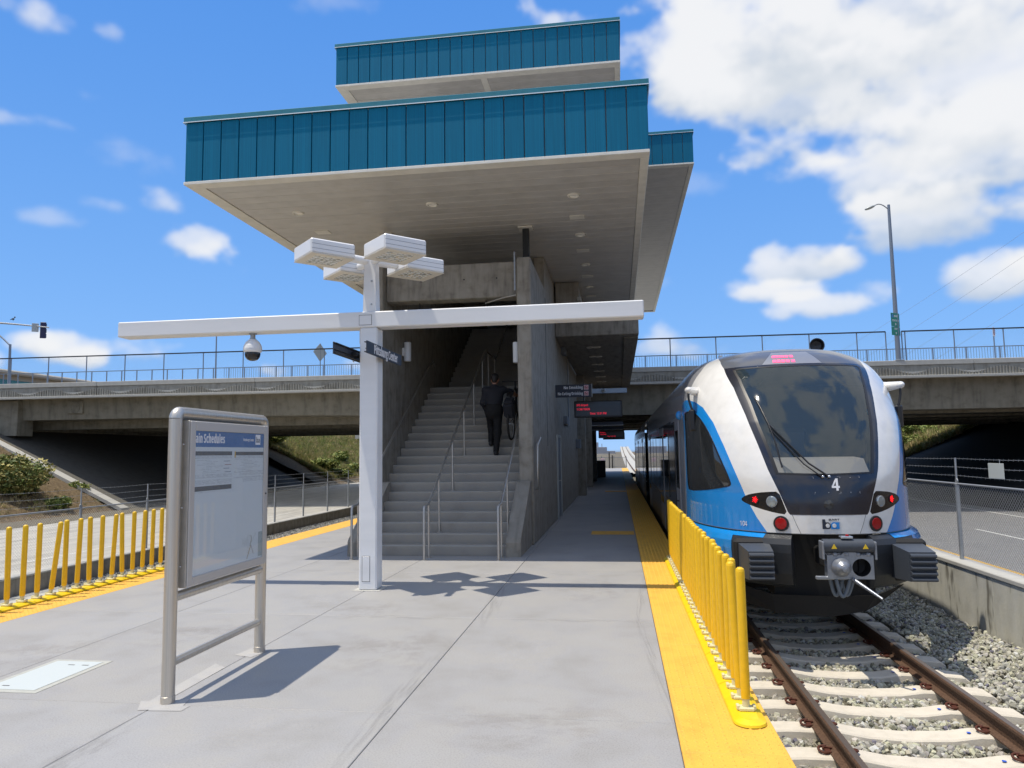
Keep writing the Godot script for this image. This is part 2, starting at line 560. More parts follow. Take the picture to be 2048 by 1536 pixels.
# ---------------------------------------------------------------- sky
const CLOUDS := [[0.344, 0.486, 0.198, 0.075, 1.15], [0.192, 0.483, 0.142, 0.070, 1.00], [0.446, 0.403, 0.141, 0.095, 1.15], [0.079, 0.469, 0.066, 0.040, 0.75], [0.264, 0.432, 0.106, 0.049, 0.90], [0.027, 0.558, 0.082, 0.032, 0.70], [0.225, 0.380, 0.062, 0.043, 0.75], [0.415, 0.324, 0.119, 0.065, 1.00], [0.260, 0.352, 0.066, 0.035, 0.60], [0.385, 0.267, 0.083, 0.043, 1.05], [0.337, 0.286, 0.047, 0.032, 0.80], [0.471, 0.274, 0.066, 0.059, 0.80], [0.247, 0.232, 0.057, 0.025, 0.95], [0.283, 0.237, 0.039, 0.021, 0.80], [0.216, 0.200, 0.064, 0.016, 0.80], [0.262, 0.177, 0.067, 0.021, 0.85], [0.179, 0.206, 0.036, 0.013, 0.60], [0.320, 0.187, 0.032, 0.013, 0.45], [0.446, 0.189, 0.051, 0.034, 0.95], [0.485, 0.206, 0.040, 0.038, 0.90], [0.405, 0.171, 0.025, 0.013, 0.50], [0.080, 0.141, 0.083, 0.021, 0.55], [0.144, 0.131, 0.056, 0.014, 0.50], [0.236, 0.132, 0.069, 0.013, 0.30], [-0.704, 0.124, 0.048, 0.024, 1.10], [-0.728, 0.131, 0.029, 0.017, 0.90], [-0.673, 0.117, 0.026, 0.015, 0.80], [-0.783, 0.110, 0.041, 0.022, 0.80], [-0.604, 0.125, 0.033, 0.017, 0.50], [-0.475, 0.115, 0.043, 0.014, 0.70], [-0.432, 0.113, 0.051, 0.012, 0.50], [-0.374, 0.120, 0.039, 0.013, 0.60], [-0.535, 0.110, 0.036, 0.009, 0.40], [-0.587, 0.118, 0.023, 0.012, 0.45], [-0.565, 0.264, 0.037, 0.019, 0.62], [-0.526, 0.243, 0.035, 0.021, 0.72], [-0.508, 0.235, 0.024, 0.014, 0.50], [-0.607, 0.313, 0.027, 0.017, 0.50], [-0.616, 0.246, 0.019, 0.008, 0.50], [-0.665, 0.238, 0.023, 0.010, 0.38], [-0.658, 0.487, 0.013, 0.013, 0.45], [-0.739, 0.483, 0.023, 0.016, 0.42], [-0.759, 0.490, 0.027, 0.014, 0.35], [-0.700, 0.416, 0.029, 0.010, 0.22], [-0.758, 0.374, 0.023, 0.008, 0.35], [-0.719, 0.378, 0.029, 0.008, 0.25], [-0.628, 0.350, 0.043, 0.023, 0.15], [-0.656, 0.300, 0.026, 0.010, 0.25], [-0.364, 0.563, 0.071, 0.021, 0.12], [-0.705, 0.276, 0.030, 0.011, 0.20], [0.070, 0.227, 0.039, 0.013, 0.12], [0.120, 0.339, 0.037, 0.015, 0.10]]

func sky_panorama() -> ImageTexture:
	var w := 2048
	var h := 1024
	var n := FastNoiseLite.new()
	n.seed = 5
	n.noise_type = FastNoiseLite.TYPE_SIMPLEX_SMOOTH
	n.frequency = 5.5
	n.fractal_octaves = 6
	n.fractal_gain = 0.56
	var big := FastNoiseLite.new()
	big.seed = 9
	big.noise_type = FastNoiseLite.TYPE_SIMPLEX_SMOOTH
	big.frequency = 1.7
	big.fractal_octaves = 4
	var px := PackedFloat32Array()
	px.resize(w * h * 3)
	# clouds sorted into rows, so that a pixel asks only the few near it
	for j in h:
		var el := PI * (0.5 - (j + 0.5) / h)
		var near: Array = []
		for c: Array in CLOUDS:
			if absf(el - c[1]) < c[3] * 2.6: near.append(c)
		var up := sin(el)
		var el_ := el
		var ce := cos(el)
		# clear air: deep blue overhead, paler and whiter low down
		var t := clampf(up, 0.0, 1.0)
		var k := pow(1.0 - t, 2.4)
		var blue := Color(0.058, 0.225, 0.66).lerp(Color(0.25, 0.50, 0.89), k)
		var hz := pow(1.0 - t, 14.0)
		blue = blue.lerp(Color(0.40, 0.56, 0.80), hz * 0.55)
		for i in w:
			var az := wrapf(TAU * (i + 0.5) / w, -PI, PI)
			var c := blue
			if el < -0.02:
				c = Color(0.20, 0.19, 0.17)
			else:
				var d := Vector3(ce * sin(az), up * 1.5, ce * cos(az))
				var f := n.get_noise_3dv(d)
				var den := 0.0
				var shade := 0.0
				if absf(az) < 1.0:
					for q: Array in near:
						var dx: float = (az - q[0]) * ce / q[2]
						if absf(dx) > 2.0: continue
						var dy: float = (el - q[1]) / q[3]
						if dy < 0.0: dy *= 1.35
						var large: bool = q[4] > 0.85 and q[2] > 0.05
						var wisp: bool = q[4] <= 0.72
						var g: float = (1.75 if large else (0.55 if wisp else 0.95)) - (dx * dx + dy * dy) * (0.55 if wisp else 1.0) + f * (2.1 if large else (3.0 if wisp else 2.3))
						var a: float = smoothstep(0.0, 1.35 if large else (1.15 if q[4] > 0.6 else 1.8), g) * minf(q[4], 1.0)
						if a > 0.0:
							shade += a * clampf(0.58 + dy * 0.40 + f * 0.7, 0.0, 1.0)
							den += a
				# out of view: extra cloud cover added to whiten and brighten the fill light
				var out := smoothstep(0.85, 1.25, absf(az))
				if out > 0.0 or el > 0.62:
					out = maxf(out, smoothstep(0.60, 0.75, el))
					var b := big.get_noise_3dv(d) * 1.3 + f * 0.55
					var a := smoothstep(-0.16, 0.28, b) * out
					shade += a * clampf(0.62 + f * 0.8, 0.0, 1.0)
					den += a
				if den > 0.0:
					shade /= den
					var al := 1.0 - exp(-den * 1.9)
					var cl := Color(0.50, 0.555, 0.62).lerp(Color(0.77, 0.775, 0.785), smoothstep(0.1, 0.75, shade))
					c = c.lerp(cl, clampf(al, 0.0, 0.97))
			var o := (j * w + i) * 3
			px[o] = c.r
			px[o + 1] = c.g
			px[o + 2] = c.b
	return ImageTexture.create_from_image(Image.create_from_data(w, h, false, Image.FORMAT_RGBF, px.to_byte_array()))

func setup() -> void:
	var cam := Camera3D.new()
	cam.name = "camera"
	cam.keep_aspect = Camera3D.KEEP_HEIGHT
	cam.fov = rad_to_deg(2.0 * atan(768.0 / 1464.4))
	cam.near = 0.05
	cam.far = 6000.0
	var r := Vector3(0.98964, -0.014345, -0.142852)
	var u := Vector3(0.027558, 0.995474, 0.090949)
	var f := Vector3(-0.140901, 0.093943, -0.985556)
	cam.transform = Transform3D(Basis(r, u, -f).orthonormalized(), V(0, 1.75, 0))
	add_child(cam)
	cam.current = true
	var we := WorldEnvironment.new()
	we.name = "world_environment"
	var e := Environment.new()
	var sky := Sky.new()
	var sm := PanoramaSkyMaterial.new()
	sm.panorama = sky_panorama()
	sky.sky_material = sm
	e.background_mode = Environment.BG_SKY
	e.sky = sky
	e.background_energy_multiplier = 1.0
	e.tonemap_mode = Environment.TONE_MAPPER_LINEAR
	e.tonemap_exposure = 1.18
	e.sdfgi_enabled = true
	e.ssao_enabled = true
	e.ssil_enabled = true
	we.environment = e
	add_child(we)
	var sun := DirectionalLight3D.new()
	sun.name = "sun"
	sun.light_energy = 1.2
	sun.light_color = Color(1.0, 0.965, 0.90)
	sun.light_angular_distance = 0.55
	sun.shadow_enabled = true
	add_child(sun)
	# light travels right, down and a little along the track
	sun.look_at_from_position(Vector3.ZERO, V(0.302, -1.0, 0.112), Vector3.FORWARD)

# ---------------------------------------------------------------- the setting
func sheet(st: SurfaceTool, x0: float, x1: float, z0: float, z1: float, y: float) -> void:
	quad(st, V(x0, y, z0), V(x1, y, z0), V(x1, y, z1), V(x0, y, z1), Vector3.UP)

func sheetm(x0: float, x1: float, z0: float, z1: float, y: float) -> ArrayMesh:
	var st := new_st()
	sheet(st, x0, x1, z0, z1, y)
	return st.commit()

const PX0 := -7.28      # platform edges
const PX1 := 0.93
const PZ1 := 79.0

# slope of a road cutting: a height grid between two lines, with a little roughness
func bank(x_toe: float, x_top: float, y_toe: float, y_top: float, z0: float, z1: float, seed_: int) -> ArrayMesh:
	var n := FastNoiseLite.new()
	n.seed = seed_
	n.frequency = 0.22
	n.fractal_octaves = 3
	var nx := 22
	var nz := int((z1 - z0) / 1.6) + 1
	var st := new_st()
	var f := func(i: int, k: int) -> Vector3:
		var u := float(i) / nx
		var z := z0 + (z1 - z0) * k / nz
		var over := maxf(0.0, (u - 0.78) / 0.22)
		var su := minf(u / 0.78, 1.0)
		var x := lerpf(x_toe, x_top, su) + over * (x_top - x_toe) * 6.0
		var y := lerpf(y_toe, y_top, su) + (n.get_noise_2d(x, z) * 0.32 if i > 0 else -0.03)
		return V(x, y, z)
	for i in nx:
		for k in nz:
			var a: Vector3 = f.call(i, k)
			var b: Vector3 = f.call(i + 1, k)
			var c: Vector3 = f.call(i + 1, k + 1)
			var d: Vector3 = f.call(i, k + 1)
			st.set_smooth_group(0)
			quad(st, a, b, c, d, Vector3.UP)
	st.index()
	st.generate_normals()
	for i in nx:      # closed at both ends
		for k: int in [0, nz]:
			var a: Vector3 = f.call(i, k)
			var b: Vector3 = f.call(i + 1, k)
			quad(st, a, b, b + Vector3(0, -9, 0), a + Vector3(0, -9, 0), Vector3(0, 0, 1.0 if k == 0 else -1.0))
	return st.commit()

func leaf_clump(n: int, size: float, seed_: int, spread := 1.0, blade := false) -> ArrayMesh:
	var r := RandomNumberGenerator.new()
	r.seed = seed_
	var st := new_st()
	for i in n:
		var p := Vector3(r.randf_range(-1, 1), r.randf_range(-0.8, 0.8), r.randf_range(-1, 1)) * spread * size * 1.6
		var nn := Vector3(r.randf_range(-1, 1), r.randf_range(0.1, 1.2), r.randf_range(-1, 1)).normalized()
		var x := nn.cross(Vector3(r.randf_range(-1, 1), r.randf_range(-1, 1), r.randf_range(-1, 1))).normalized()
		var y := nn.cross(x)
		var s := size * r.randf_range(0.55, 1.15)
		var t := r.randf_range(0.8, 1.2)
		st.set_color(Color(t, t, t))
		if blade:
			p = Vector3(r.randf_range(-1, 1), 0, r.randf_range(-1, 1)) * size
			var lean := Vector3(r.randf_range(-0.5, 0.5), 1, r.randf_range(-0.5, 0.5)) * size * r.randf_range(1.2, 2.4)
			tri(st, p - x * size * 0.10, p + x * size * 0.10, p + lean, nn)
		else:
			quad(st, p - x * s, p - y * s * 0.5 + nn * s * 0.12, p + x * s, p + y * s * 0.5 + nn * s * 0.12, nn)
	return st.commit()

func scatter(called: String, mesh: Mesh, m: Material, places: Array, parent: Node) -> MultiMeshInstance3D:
	var mm := MultiMesh.new()
	mm.transform_format = MultiMesh.TRANSFORM_3D
	mm.use_colors = true
	mm.mesh = mesh
	mm.instance_count = places.size()
	for i in places.size():
		mm.set_instance_transform(i, places[i][0])
		mm.set_instance_color(i, places[i][1])
	var o := MultiMeshInstance3D.new()
	o.name = called
	o.multimesh = mm
	o.material_override = m
	parent.add_child(o, true)
	return o

func turned(p: Vector3, s: float) -> Transform3D:
	var b := Basis.from_euler(Vector3(rng.randf_range(-0.5, 0.5), rng.randf() * TAU, rng.randf_range(-0.5, 0.5)))
	return Transform3D(b.scaled(Vector3.ONE * s), p)

func make_ground() -> void:
	struct("ground", sheetm(-2500, 2500, -600, 4000, -1.75), M.earth, "bare earth ground reaching to the horizon")
	struct("road", sheetm(5.2, 18.9, -40, 260, -1.35), M.road_asphalt, "grey asphalt freeway carriageway right of the train")
	struct("road", sheetm(-25.4, -11.3, -40, 260, -0.9), M.road_concrete, "pale concrete freeway carriageway left of the platform")
	# painted lines, sheets just above the road
	var mk := new_st()
	sheet(mk, 9.50, 9.64, -40, 220, -1.346)
	struct("road_marking", mk.commit(), M.paint_yellow, "yellow edge line along the right carriageway")
	mk = new_st()
	for lane in [13.2]:
		for k in range(-4, 18):
			var z: float = k * 12.2 + 2.0 + (lane - 13.0)
			sheet(mk, lane, lane + 0.12, z, z + 3.6, -1.346)
	sheet(mk, 17.3, 17.44, -40, 220, -1.346)
	struct("road_marking", mk.commit(), M.paint_white, "white lane dashes on the right carriageway")
	mk = new_st()
	for lane in [-15.4, -19.0]:
		for k in range(-4, 18):
			var z := k * 12.2 + 5.0
			sheet(mk, lane, lane + 0.12, z, z + 3.6, -0.896)
	sheet(mk, -22.4, -22.26, -40, 220, -0.896)
	struct("road_marking", mk.commit(), M.paint_white, "white lane dashes on the left carriageway")
	struct("gravel_verge", sheetm(-25.9, -23.4, -40, 37.0, -0.892), M.gravel_shoulder, "grey gravel verge at the foot of the left bank")
	# track beds
	struct("track_bed", sheetm(0.6, 5.0, -8, 140, -0.875), M.ballast_bed, "ballast bed under the track beside the train")
	struct("track_bed", sheetm(-11.2, -7.0, -8, 140, -0.845), M.ballast_bed, "ballast bed left of the platform")
	struct("track_slab", boxm(-11.2, -10.2, -0.9, -0.77, -6, 13.4, 0.01), M.concrete_pale, "pale concrete slab beside the left track bed")
	# the platform: a core, then the poured slabs with open joints between them
	struct("platform", boxm(PX0 + 0.02, PX1 - 0.02, -1.4, -0.09, -8, PZ1), M.platform_core, "concrete core of the island platform")
	var xs := [-6.67, -5.02, -3.30, -1.555, 0.318]
	var zs := [-8.0, -3.7, -0.8, 2.1, 5.0, 7.9, 10.8, 13.7, 16.6, 19.5, 22.4, 25.3, 28.2, 31.1, 34.0, 40.0, 46.0, 52.0, 60.0, 70.0, PZ1]
	var pf := get_node("platform")
	rng.seed = 3
	for i in xs.size() - 1:
		for k in zs.size() - 1:
			part("slab", boxm(xs[i] + 0.003, xs[i + 1] - 0.003, -0.12, 0.0, zs[k] + 0.003, zs[k + 1] - 0.003, 0.004), M["slab_%d" % rng.randi_range(0, 2)], pf)
	part("joint_filler", boxm(xs[0] - 0.02, xs[4] + 0.02, -0.1, -0.012, -8, PZ1), M.joint_filler, pf)
	# tactile tiles: domes in rows
	var dome := new_st()
	for i in 10:
		for k in 20:
			var c := Vector3(-0.27 + i * 0.06, 0.0, -0.57 + k * 0.06)
			for s in 6:
				var a0 := TAU * s / 6.0
				var a1 := TAU * (s + 1) / 6.0
				var p0 := c + Vector3(cos(a0) * 0.0125, 0, sin(a0) * 0.0125)
				var p1 := c + Vector3(cos(a1) * 0.0125, 0, sin(a1) * 0.0125)
				var q0 := c + Vector3(cos(a0) * 0.0065, 0.005, sin(a0) * 0.0065)
				var q1 := c + Vector3(cos(a1) * 0.0065, 0.005, sin(a1) * 0.0065)
				quad(dome, p0, p1, q1, q0, Vector3(cos(a0), 0.6, sin(a0)))
				tri(dome, c + Vector3(0, 0.005, 0), q0, q1, Vector3.UP)
	var domes := dome.commit()
	var tile := sbox(Vector3(0.607, 0.10, 1.214), 0.004)
	for side in [0, 1]:
		var cx: float = 0.318 + 0.306 if side == 0 else -6.67 - 0.306
		for k in 72:
			var z: float = -7.6 + 1.22 * k + 0.555
			if z > PZ1: break
			var t := part("tactile_tile", tile, M.tactile, pf, Transform3D(Basis.IDENTITY, V(cx, -0.05, z)))
			if z < 34.0 and z > 0.0:
				var d := part("raised_domes", domes, M.tactile, t, Transform3D(Basis.IDENTITY, Vector3(0, 0.05, 0)))
				d.set_meta("kind", "stuff")
	# short yellow tile rows across the platform under the canopy
	for row: Array in [[-0.62, 0.0, 16.2], [-6.35, -5.7, 19.2], [-0.62, 0.0, 33.0]]:
		for k in 3:
			var w := 0.305
			part("tactile_tile", sbox(Vector3(w - 0.004, 0.012, 0.6), 0.003), M.tactile, pf, Transform3D(Basis.IDENTITY, V(row[0] + w * (k + 0.5), 0.006, row[2])))
	# banks
	struct("hillside", bank(-25.7, -38.5, -0.9, 5.6, -40, 35.6, 41), M.earth, "brown dry bank rising left of the freeway before the bridge")
	struct("hillside", bank(-25.7, -39.5, -0.9, 6.4, 61.5, 240, 42), M.earth, "grassy bank left of the freeway beyond the bridge")
	struct("hillside", bank(18.8, 34.5, -1.35, 5.8, 65.4, 240, 43), M.earth, "grassy bank right of the freeway beyond the bridge")
	struct("hillside", bank(18.8, 33.0, -1.35, 5.6, -40, 36.4, 44), M.earth, "dry bank right of the freeway before the bridge")

func bank_y(x: float, x_toe: float, x_top: float, y_toe: float, y_top: float) -> float:
	return lerpf(y_toe, y_top, clampf((x - x_toe) / (x_top - x_toe), 0, 1))

func make_plants() -> void:
	rng.seed = 21
	var clump := leaf_clump(9, 0.10, 1)
	var fine := leaf_clump(9, 0.075, 2)
	var grass := leaf_clump(12, 0.13, 3, 1.0, true)
	var dry := [Color(0.42, 0.33, 0.15), Color(0.34, 0.26, 0.12), Color(0.48, 0.39, 0.19)]
	var green := [Color(0.24, 0.28, 0.06), Color(0.17, 0.23, 0.045), Color(0.33, 0.33, 0.09), Color(0.12, 0.17, 0.035)]
	var pick := func(a: Array) -> Color: return (a[rng.randi() % a.size()] as Color) * rng.randf_range(0.8, 1.2)
	# dry grass on the near left bank
	var pl := []
	for i in 5200:
		var u := rng.randf()
		var x := -26.0 - u * 12.0
		var z := rng.randf_range(18.0, 35.4)
		pl.append([turned(V(x, bank_y(x, -25.7, -38.5, -0.9, 5.6) - 0.02, z), rng.randf_range(0.35, 0.9)), pick.call(dry if rng.randf() < 0.9 else green)])
	tag(scatter("dry_grass", grass, M.leaf, pl, self), "short dry grass and weeds on the brown bank left of the freeway", "grass", "", "stuff")
	# the big bush on it
	bush(V(-28.9, 0.55, 31.2), Vector3(2.9, 1.75, 2.2), 2600, clump, [Color(0.26, 0.24, 0.065), Color(0.16, 0.19, 0.045), Color(0.10, 0.14, 0.032), Color(0.36, 0.31, 0.10)], "large olive green bush on the brown bank left of the freeway")
	bush(V(-26.9, -0.35, 31.9), Vector3(0.9, 0.42, 0.7), 420, fine, green, "low green bush at the foot of the brown bank beside the large bush")
	bush(V(-27.9, 0.35, 34.9), Vector3(0.5, 0.3, 0.4), 160, fine, green, "small green weed tuft below the pale kerb of the bridge slope")
	# beyond the bridge, left: shrubs over grass
	pl = []
	for i in 30000:
		var u := pow(rng.randf(), 0.9)
		var x := -26.4 - u * 13.0
		var z := 65.2 + pow(rng.randf(), 1.6) * 90.0
		var y := bank_y(x, -25.7, -39.5, -0.9, 6.4)
		pl.append([turned(V(x, y + 0.1, z), rng.randf_range(0.8, 1.9)), pick.call(dry if rng.randf() < 0.45 else green)])
	tag(scatter("ground_cover", grass, M.leaf, pl, self), "green and straw coloured grass over the left bank beyond the bridge", "grass", "", "stuff")
	var spots := [[-33.2, 66.6, 1.5, "dark green bush by the top of the far left slope paving"], [-30.4, 67.2, 1.35, "round bush halfway down the far left slope paving edge"], [-28.3, 67.5, 1.2, "bush near the foot of the far left slope paving"], [-26.9, 69.0, 0.95, "lowest bush where the far left bank meets the road"], [-31.8, 72.0, 1.6, "broad bush behind the first row on the far left bank"], [-34.5, 71.0, 1.8, "tall bush high on the far left bank under the bridge edge"], [-29.6, 75.0, 1.2, "yellow green bush standing alone on the far left bank"], [-33.0, 80.0, 1.6, "bush near the grey wall on top of the far left bank"], [-27.6, 74.0, 0.9, "small bush beside the far left road shoulder"]]
	for s: Array in [spots[0], spots[2], spots[3], spots[6], spots[8]]:
		var y := bank_y(s[0], -25.7, -39.5, -0.9, 6.4)
		bush(V(s[0], y + s[2] * 0.35, s[1]), Vector3(s[2] * 1.15, s[2] * 0.5, s[2] * 0.9), int(900 * s[2]), clump, green, s[3], 1.25)
	# beyond the bridge, right
	pl = []
	for i in 9000:
		var u := pow(rng.randf(), 0.9)
		var x := 19.4 + u * 15.0
		var z := 65.2 + pow(rng.randf(), 1.6) * 80.0
		var y := bank_y(x, 18.8, 34.5, -1.35, 5.8)
		pl.append([turned(V(x, y + 0.1, z), rng.randf_range(0.9, 2.4)), pick.call(dry if rng.randf() < 0.45 else green)])
	tag(scatter("ground_cover", grass, M.leaf, pl, self), "green and straw coloured grass over the right bank beyond the bridge", "grass", "", "stuff")
	for s: Array in [[22.5, 69.0, 0.9, "bush low on the far right bank beyond the bridge"], [25.6, 71.0, 1.2, "bush halfway up the far right bank beyond the bridge"], [28.5, 74.0, 1.3, "bush near the top of the far right bank"]]:
		var y := bank_y(s[0], 18.8, 34.5, -1.35, 5.8)
		bush(V(s[0], y + s[2] * 0.3, s[1]), Vector3(s[2] * 1.3, s[2] * 0.75, s[2]), int(900 * s[2]), clump, green, s[3], 1.25)
	tree(V(24.2, 0.6, 72.0), 3.9, 1.9, "dark green tree under the bridge soffit beside the train roof", clump)
	tree(V(12.0, -1.5, 190.0), 9.0, 3.6, "far tree on the rise at the end of the right road", clump)

func bush(at: Vector3, r: Vector3, n: int, clump: Mesh, cols: Array, label: String, size := 1.0) -> void:
	var t := thing("bush", label, "bush", at)
	var lobes := []
	for i in 9:
		var a := rng.randf() * TAU
		var d := sqrt(rng.randf())
		lobes.append([Vector3(cos(a) * d * r.x * 0.75, rng.randf_range(-0.25, 0.55) * r.y * (1.1 - d * 0.7), sin(a) * d * r.z * 0.75), rng.randf_range(0.3, 0.55)])
	var pl := []
	for i in n:
		var lb: Array = lobes[rng.randi() % lobes.size()]
		var v := Vector3(rng.randfn(), rng.randfn(), rng.randfn()).normalized() * pow(rng.randf(), 0.35)
		var p: Vector3 = lb[0] + v * r * lb[1] * 1.1
		if p.y < -r.y * 0.55: continue
		var c: Color = cols[rng.randi() % cols.size()]
		pl.append([turned(p, rng.randf_range(0.7, 1.4) * size), c * rng.randf_range(0.75, 1.25)])
	var f := scatter("leaves", clump, M.leaf, pl, t)
	f.set_meta("kind", "stuff")
	var st := new_st()
	for i in 6:
		var a := TAU * i / 6.0 + rng.randf()
		tube(st, [Vector3(0, -r.y * 0.9, 0), Vector3(cos(a) * r.x * 0.25, -r.y * 0.2, sin(a) * r.z * 0.25), Vector3(cos(a) * r.x * 0.5, r.y * 0.3, sin(a) * r.z * 0.5)], 0.03, 5, false, 0.012)
	part("stems", st.commit(), M.bark, t)

func tree(at: Vector3, h: float, r: float, label: String, clump: Mesh) -> void:
	var t := thing("tree", label, "tree", at)
	var st := new_st()
	tube(st, [Vector3.ZERO, Vector3(0.1, h * 0.3, 0), Vector3(0.05, h * 0.62, 0.1)], h * 0.035, 7, false, h * 0.014)
	for i in 7:
		var a := TAU * i / 7.0
		tube(st, [Vector3(0.08, h * (0.3 + 0.04 * i), 0), Vector3(cos(a) * r * 0.4, h * (0.48 + 0.04 * i), sin(a) * r * 0.4), Vector3(cos(a) * r * 0.75, h * (0.58 + 0.04 * i), sin(a) * r * 0.75)], h * 0.014, 5, false, h * 0.004)
	part("trunk", st.commit(), M.bark, t)
	var pl := []
	var lobes := []
	for i in 14:
		var a := rng.randf() * TAU
		lobes.append([Vector3(cos(a) * r * rng.randf_range(0.1, 0.7), h * rng.randf_range(0.45, 0.88), sin(a) * r * rng.randf_range(0.1, 0.7)), r * rng.randf_range(0.3, 0.5)])
	for i in 1500:
		var lb: Array = lobes[rng.randi() % lobes.size()]
		var v := Vector3(rng.randfn(), rng.randfn() * 0.7, rng.randfn()).normalized() * pow(rng.randf(), 0.4)
		pl.append([turned(lb[0] + v * lb[1], rng.randf_range(0.9, 1.7) * h / 5.0), Color(0.045, 0.075, 0.02) * rng.randf_range(0.7, 1.5)])
	scatter("crown", clump, M.leaf, pl, t).set_meta("kind", "stuff")

# ---------------------------------------------------------------- track, walls, fences
const TRACK := 2.505
const RAIL_TOP := -0.62

func make_track() -> void:
	# two rails with head, web and foot
	var sec := PackedVector2Array([Vector2(-0.070, 0), Vector2(0.070, 0), Vector2(0.070, 0.012), Vector2(0.014, 0.030), Vector2(0.010, 0.118), Vector2(0.034, 0.132), Vector2(0.036, 0.158), Vector2(0.028, 0.170), Vector2(-0.028, 0.170), Vector2(-0.036, 0.158), Vector2(-0.034, 0.132), Vector2(-0.010, 0.118), Vector2(-0.014, 0.030), Vector2(-0.070, 0.012)])
	var lab := ["brown steel rail nearer the platform, running under the train", "brown steel rail nearer the retaining wall, running under the train"]
	for k in 2:
		var x := TRACK + (-0.7525 if k == 0 else 0.7525)
		var t := thing("rail", lab[k], "rail", V(x, RAIL_TOP - 0.17, 0), 0.0, "rails of the track beside the platform")
		part("rail_body", prismm(Array(sec), 150.0, Transform3D(Basis.IDENTITY, V(0, 0, 140))), M.rail_rust, t)
		part("running_surface", boxm(-0.024, 0.024, 0.1695, 0.1725, -9, 140, 0.001), M.rail_head, t)
	# concrete sleepers: raised rail seats and a sunken middle
	var prof := [Vector2(-1.29, 0.0), Vector2(-1.29, -0.055), Vector2(-1.24, -0.015), Vector2(-1.05, 0.0), Vector2(-0.58, 0.0), Vector2(-0.36, -0.035), Vector2(0.0, -0.05), Vector2(0.36, -0.035), Vector2(0.58, 0.0), Vector2(1.05, 0.0), Vector2(1.24, -0.015), Vector2(1.29, -0.055)]
	prof.remove_at(0)
	prof.append(Vector2(1.30, -0.2))
	prof.append(Vector2(-1.30, -0.2))
	var body := new_st()
	# sides splay outward: two layers
	var n := prof.size() - 2
	for i in n:
		var a: Vector2 = prof[i]
		var b: Vector2 = prof[(i + 1)]
		if i == n - 1: break
		quad(body, Vector3(a.x, a.y, -0.105), Vector3(b.x, b.y, -0.105), Vector3(b.x, b.y, 0.105), Vector3(a.x, a.y, 0.105), Vector3.UP)
		for s: float in [-1.0, 1.0]:
			quad(body, Vector3(a.x, a.y, 0.105 * s), Vector3(b.x, b.y, 0.105 * s), Vector3(b.x, b.y - 0.014, 0.12 * s), Vector3(a.x, a.y - 0.014, 0.12 * s), Vector3(0, 0.5, s))
			quad(body, Vector3(a.x, a.y - 0.014, 0.12 * s), Vector3(b.x, b.y - 0.014, 0.12 * s), Vector3(b.x, -0.2, 0.14 * s), Vector3(a.x, -0.2, 0.14 * s), Vector3(0, 0, s))
	for s: float in [-1.0, 1.0]:
		quad(body, Vector3(1.29 * s, -0.055, -0.105), Vector3(1.29 * s, -0.055, 0.105), Vector3(1.31 * s, -0.2, 0.14), Vector3(1.31 * s, -0.2, -0.14), Vector3(s, 0, 0))
	var body_m := body.commit()
	# sprung rail clip: a loop and a shoulder
	var cl := new_st()
	var ring := []
	for i in 13:
		var a := -2.2 + 4.4 * i / 12.0
		ring.append(Vector3(0.052 + cos(a) * 0.044, 0.028 + 0.016 * sin(a * 0.5), sin(a) * 0.046))
	tube(cl, ring, 0.0115, 6)
	box(cl, Vector3(0.022, 0.012, 0), Vector3(0.05, 0.03, 0.075), 0.006)
	tube(cl, [Vector3(-0.02, 0.03, 0.03), Vector3(0.05, 0.034, 0.03), Vector3(0.06, 0.03, 0.0)], 0.009, 6)
	var clip := cl.commit()
	var dot := lathem([Vector2(0.018, 0), Vector2(0.018, 0.002), Vector2(0, 0.002)], 10)
	var t0: Node3D = null
	for k in 34:
		var z := 3.66 + 0.61 * k
		var label := "%s concrete sleeper from the near end of the track in view" % ordinal(k + 1)
		if t0 == null:
			t0 = thing("concrete_sleeper", label, "railway sleeper", V(TRACK, RAIL_TOP - 0.17, z), 0.0, "concrete sleepers under the track")
			part("sleeper_body", body_m, M.sleeper_concrete, t0)
			for x: float in [-0.7525, 0.7525]:
				for s: float in [-1.0, 1.0]:
					part("rail_clip", clip, M.clip_rust, t0, Transform3D(Basis(Vector3.UP, 0.0 if s > 0 else PI), Vector3(x + s * 0.06, 0.0, 0)))
			part("paint_mark", dot, M.mark_blue, t0, Transform3D(Basis.IDENTITY, Vector3(0.52, 0.0, 0.02)))
		else:
			dup(t0, label, V(TRACK, RAIL_TOP - 0.17, z))
	# ballast stones
	rng.seed = 8
	var stones: Array[ArrayMesh] = []
	for k in 4:
		var r := RandomNumberGenerator.new()
		r.seed = 70 + k
		var st := new_st()
		var pts := PackedVector3Array()
		var oct := [Vector3(1, 0, 0), Vector3(-1, 0, 0), Vector3(0, 1, 0), Vector3(0, -1, 0), Vector3(0, 0, 1), Vector3(0, 0, -1), Vector3(0.7, 0.7, 0.7), Vector3(-0.7, 0.7, 0.7), Vector3(0.7, 0.7, -0.7), Vector3(-0.7, 0.7, -0.7), Vector3(0.7, -0.7, 0.7), Vector3(-0.7, -0.7, 0.7), Vector3(0.7, -0.7, -0.7), Vector3(-0.7, -0.7, -0.7)]
		for p: Vector3 in oct: pts.append(p.normalized() * r.randf_range(0.65, 1.1) * Vector3(1.15, 0.72, 0.9))
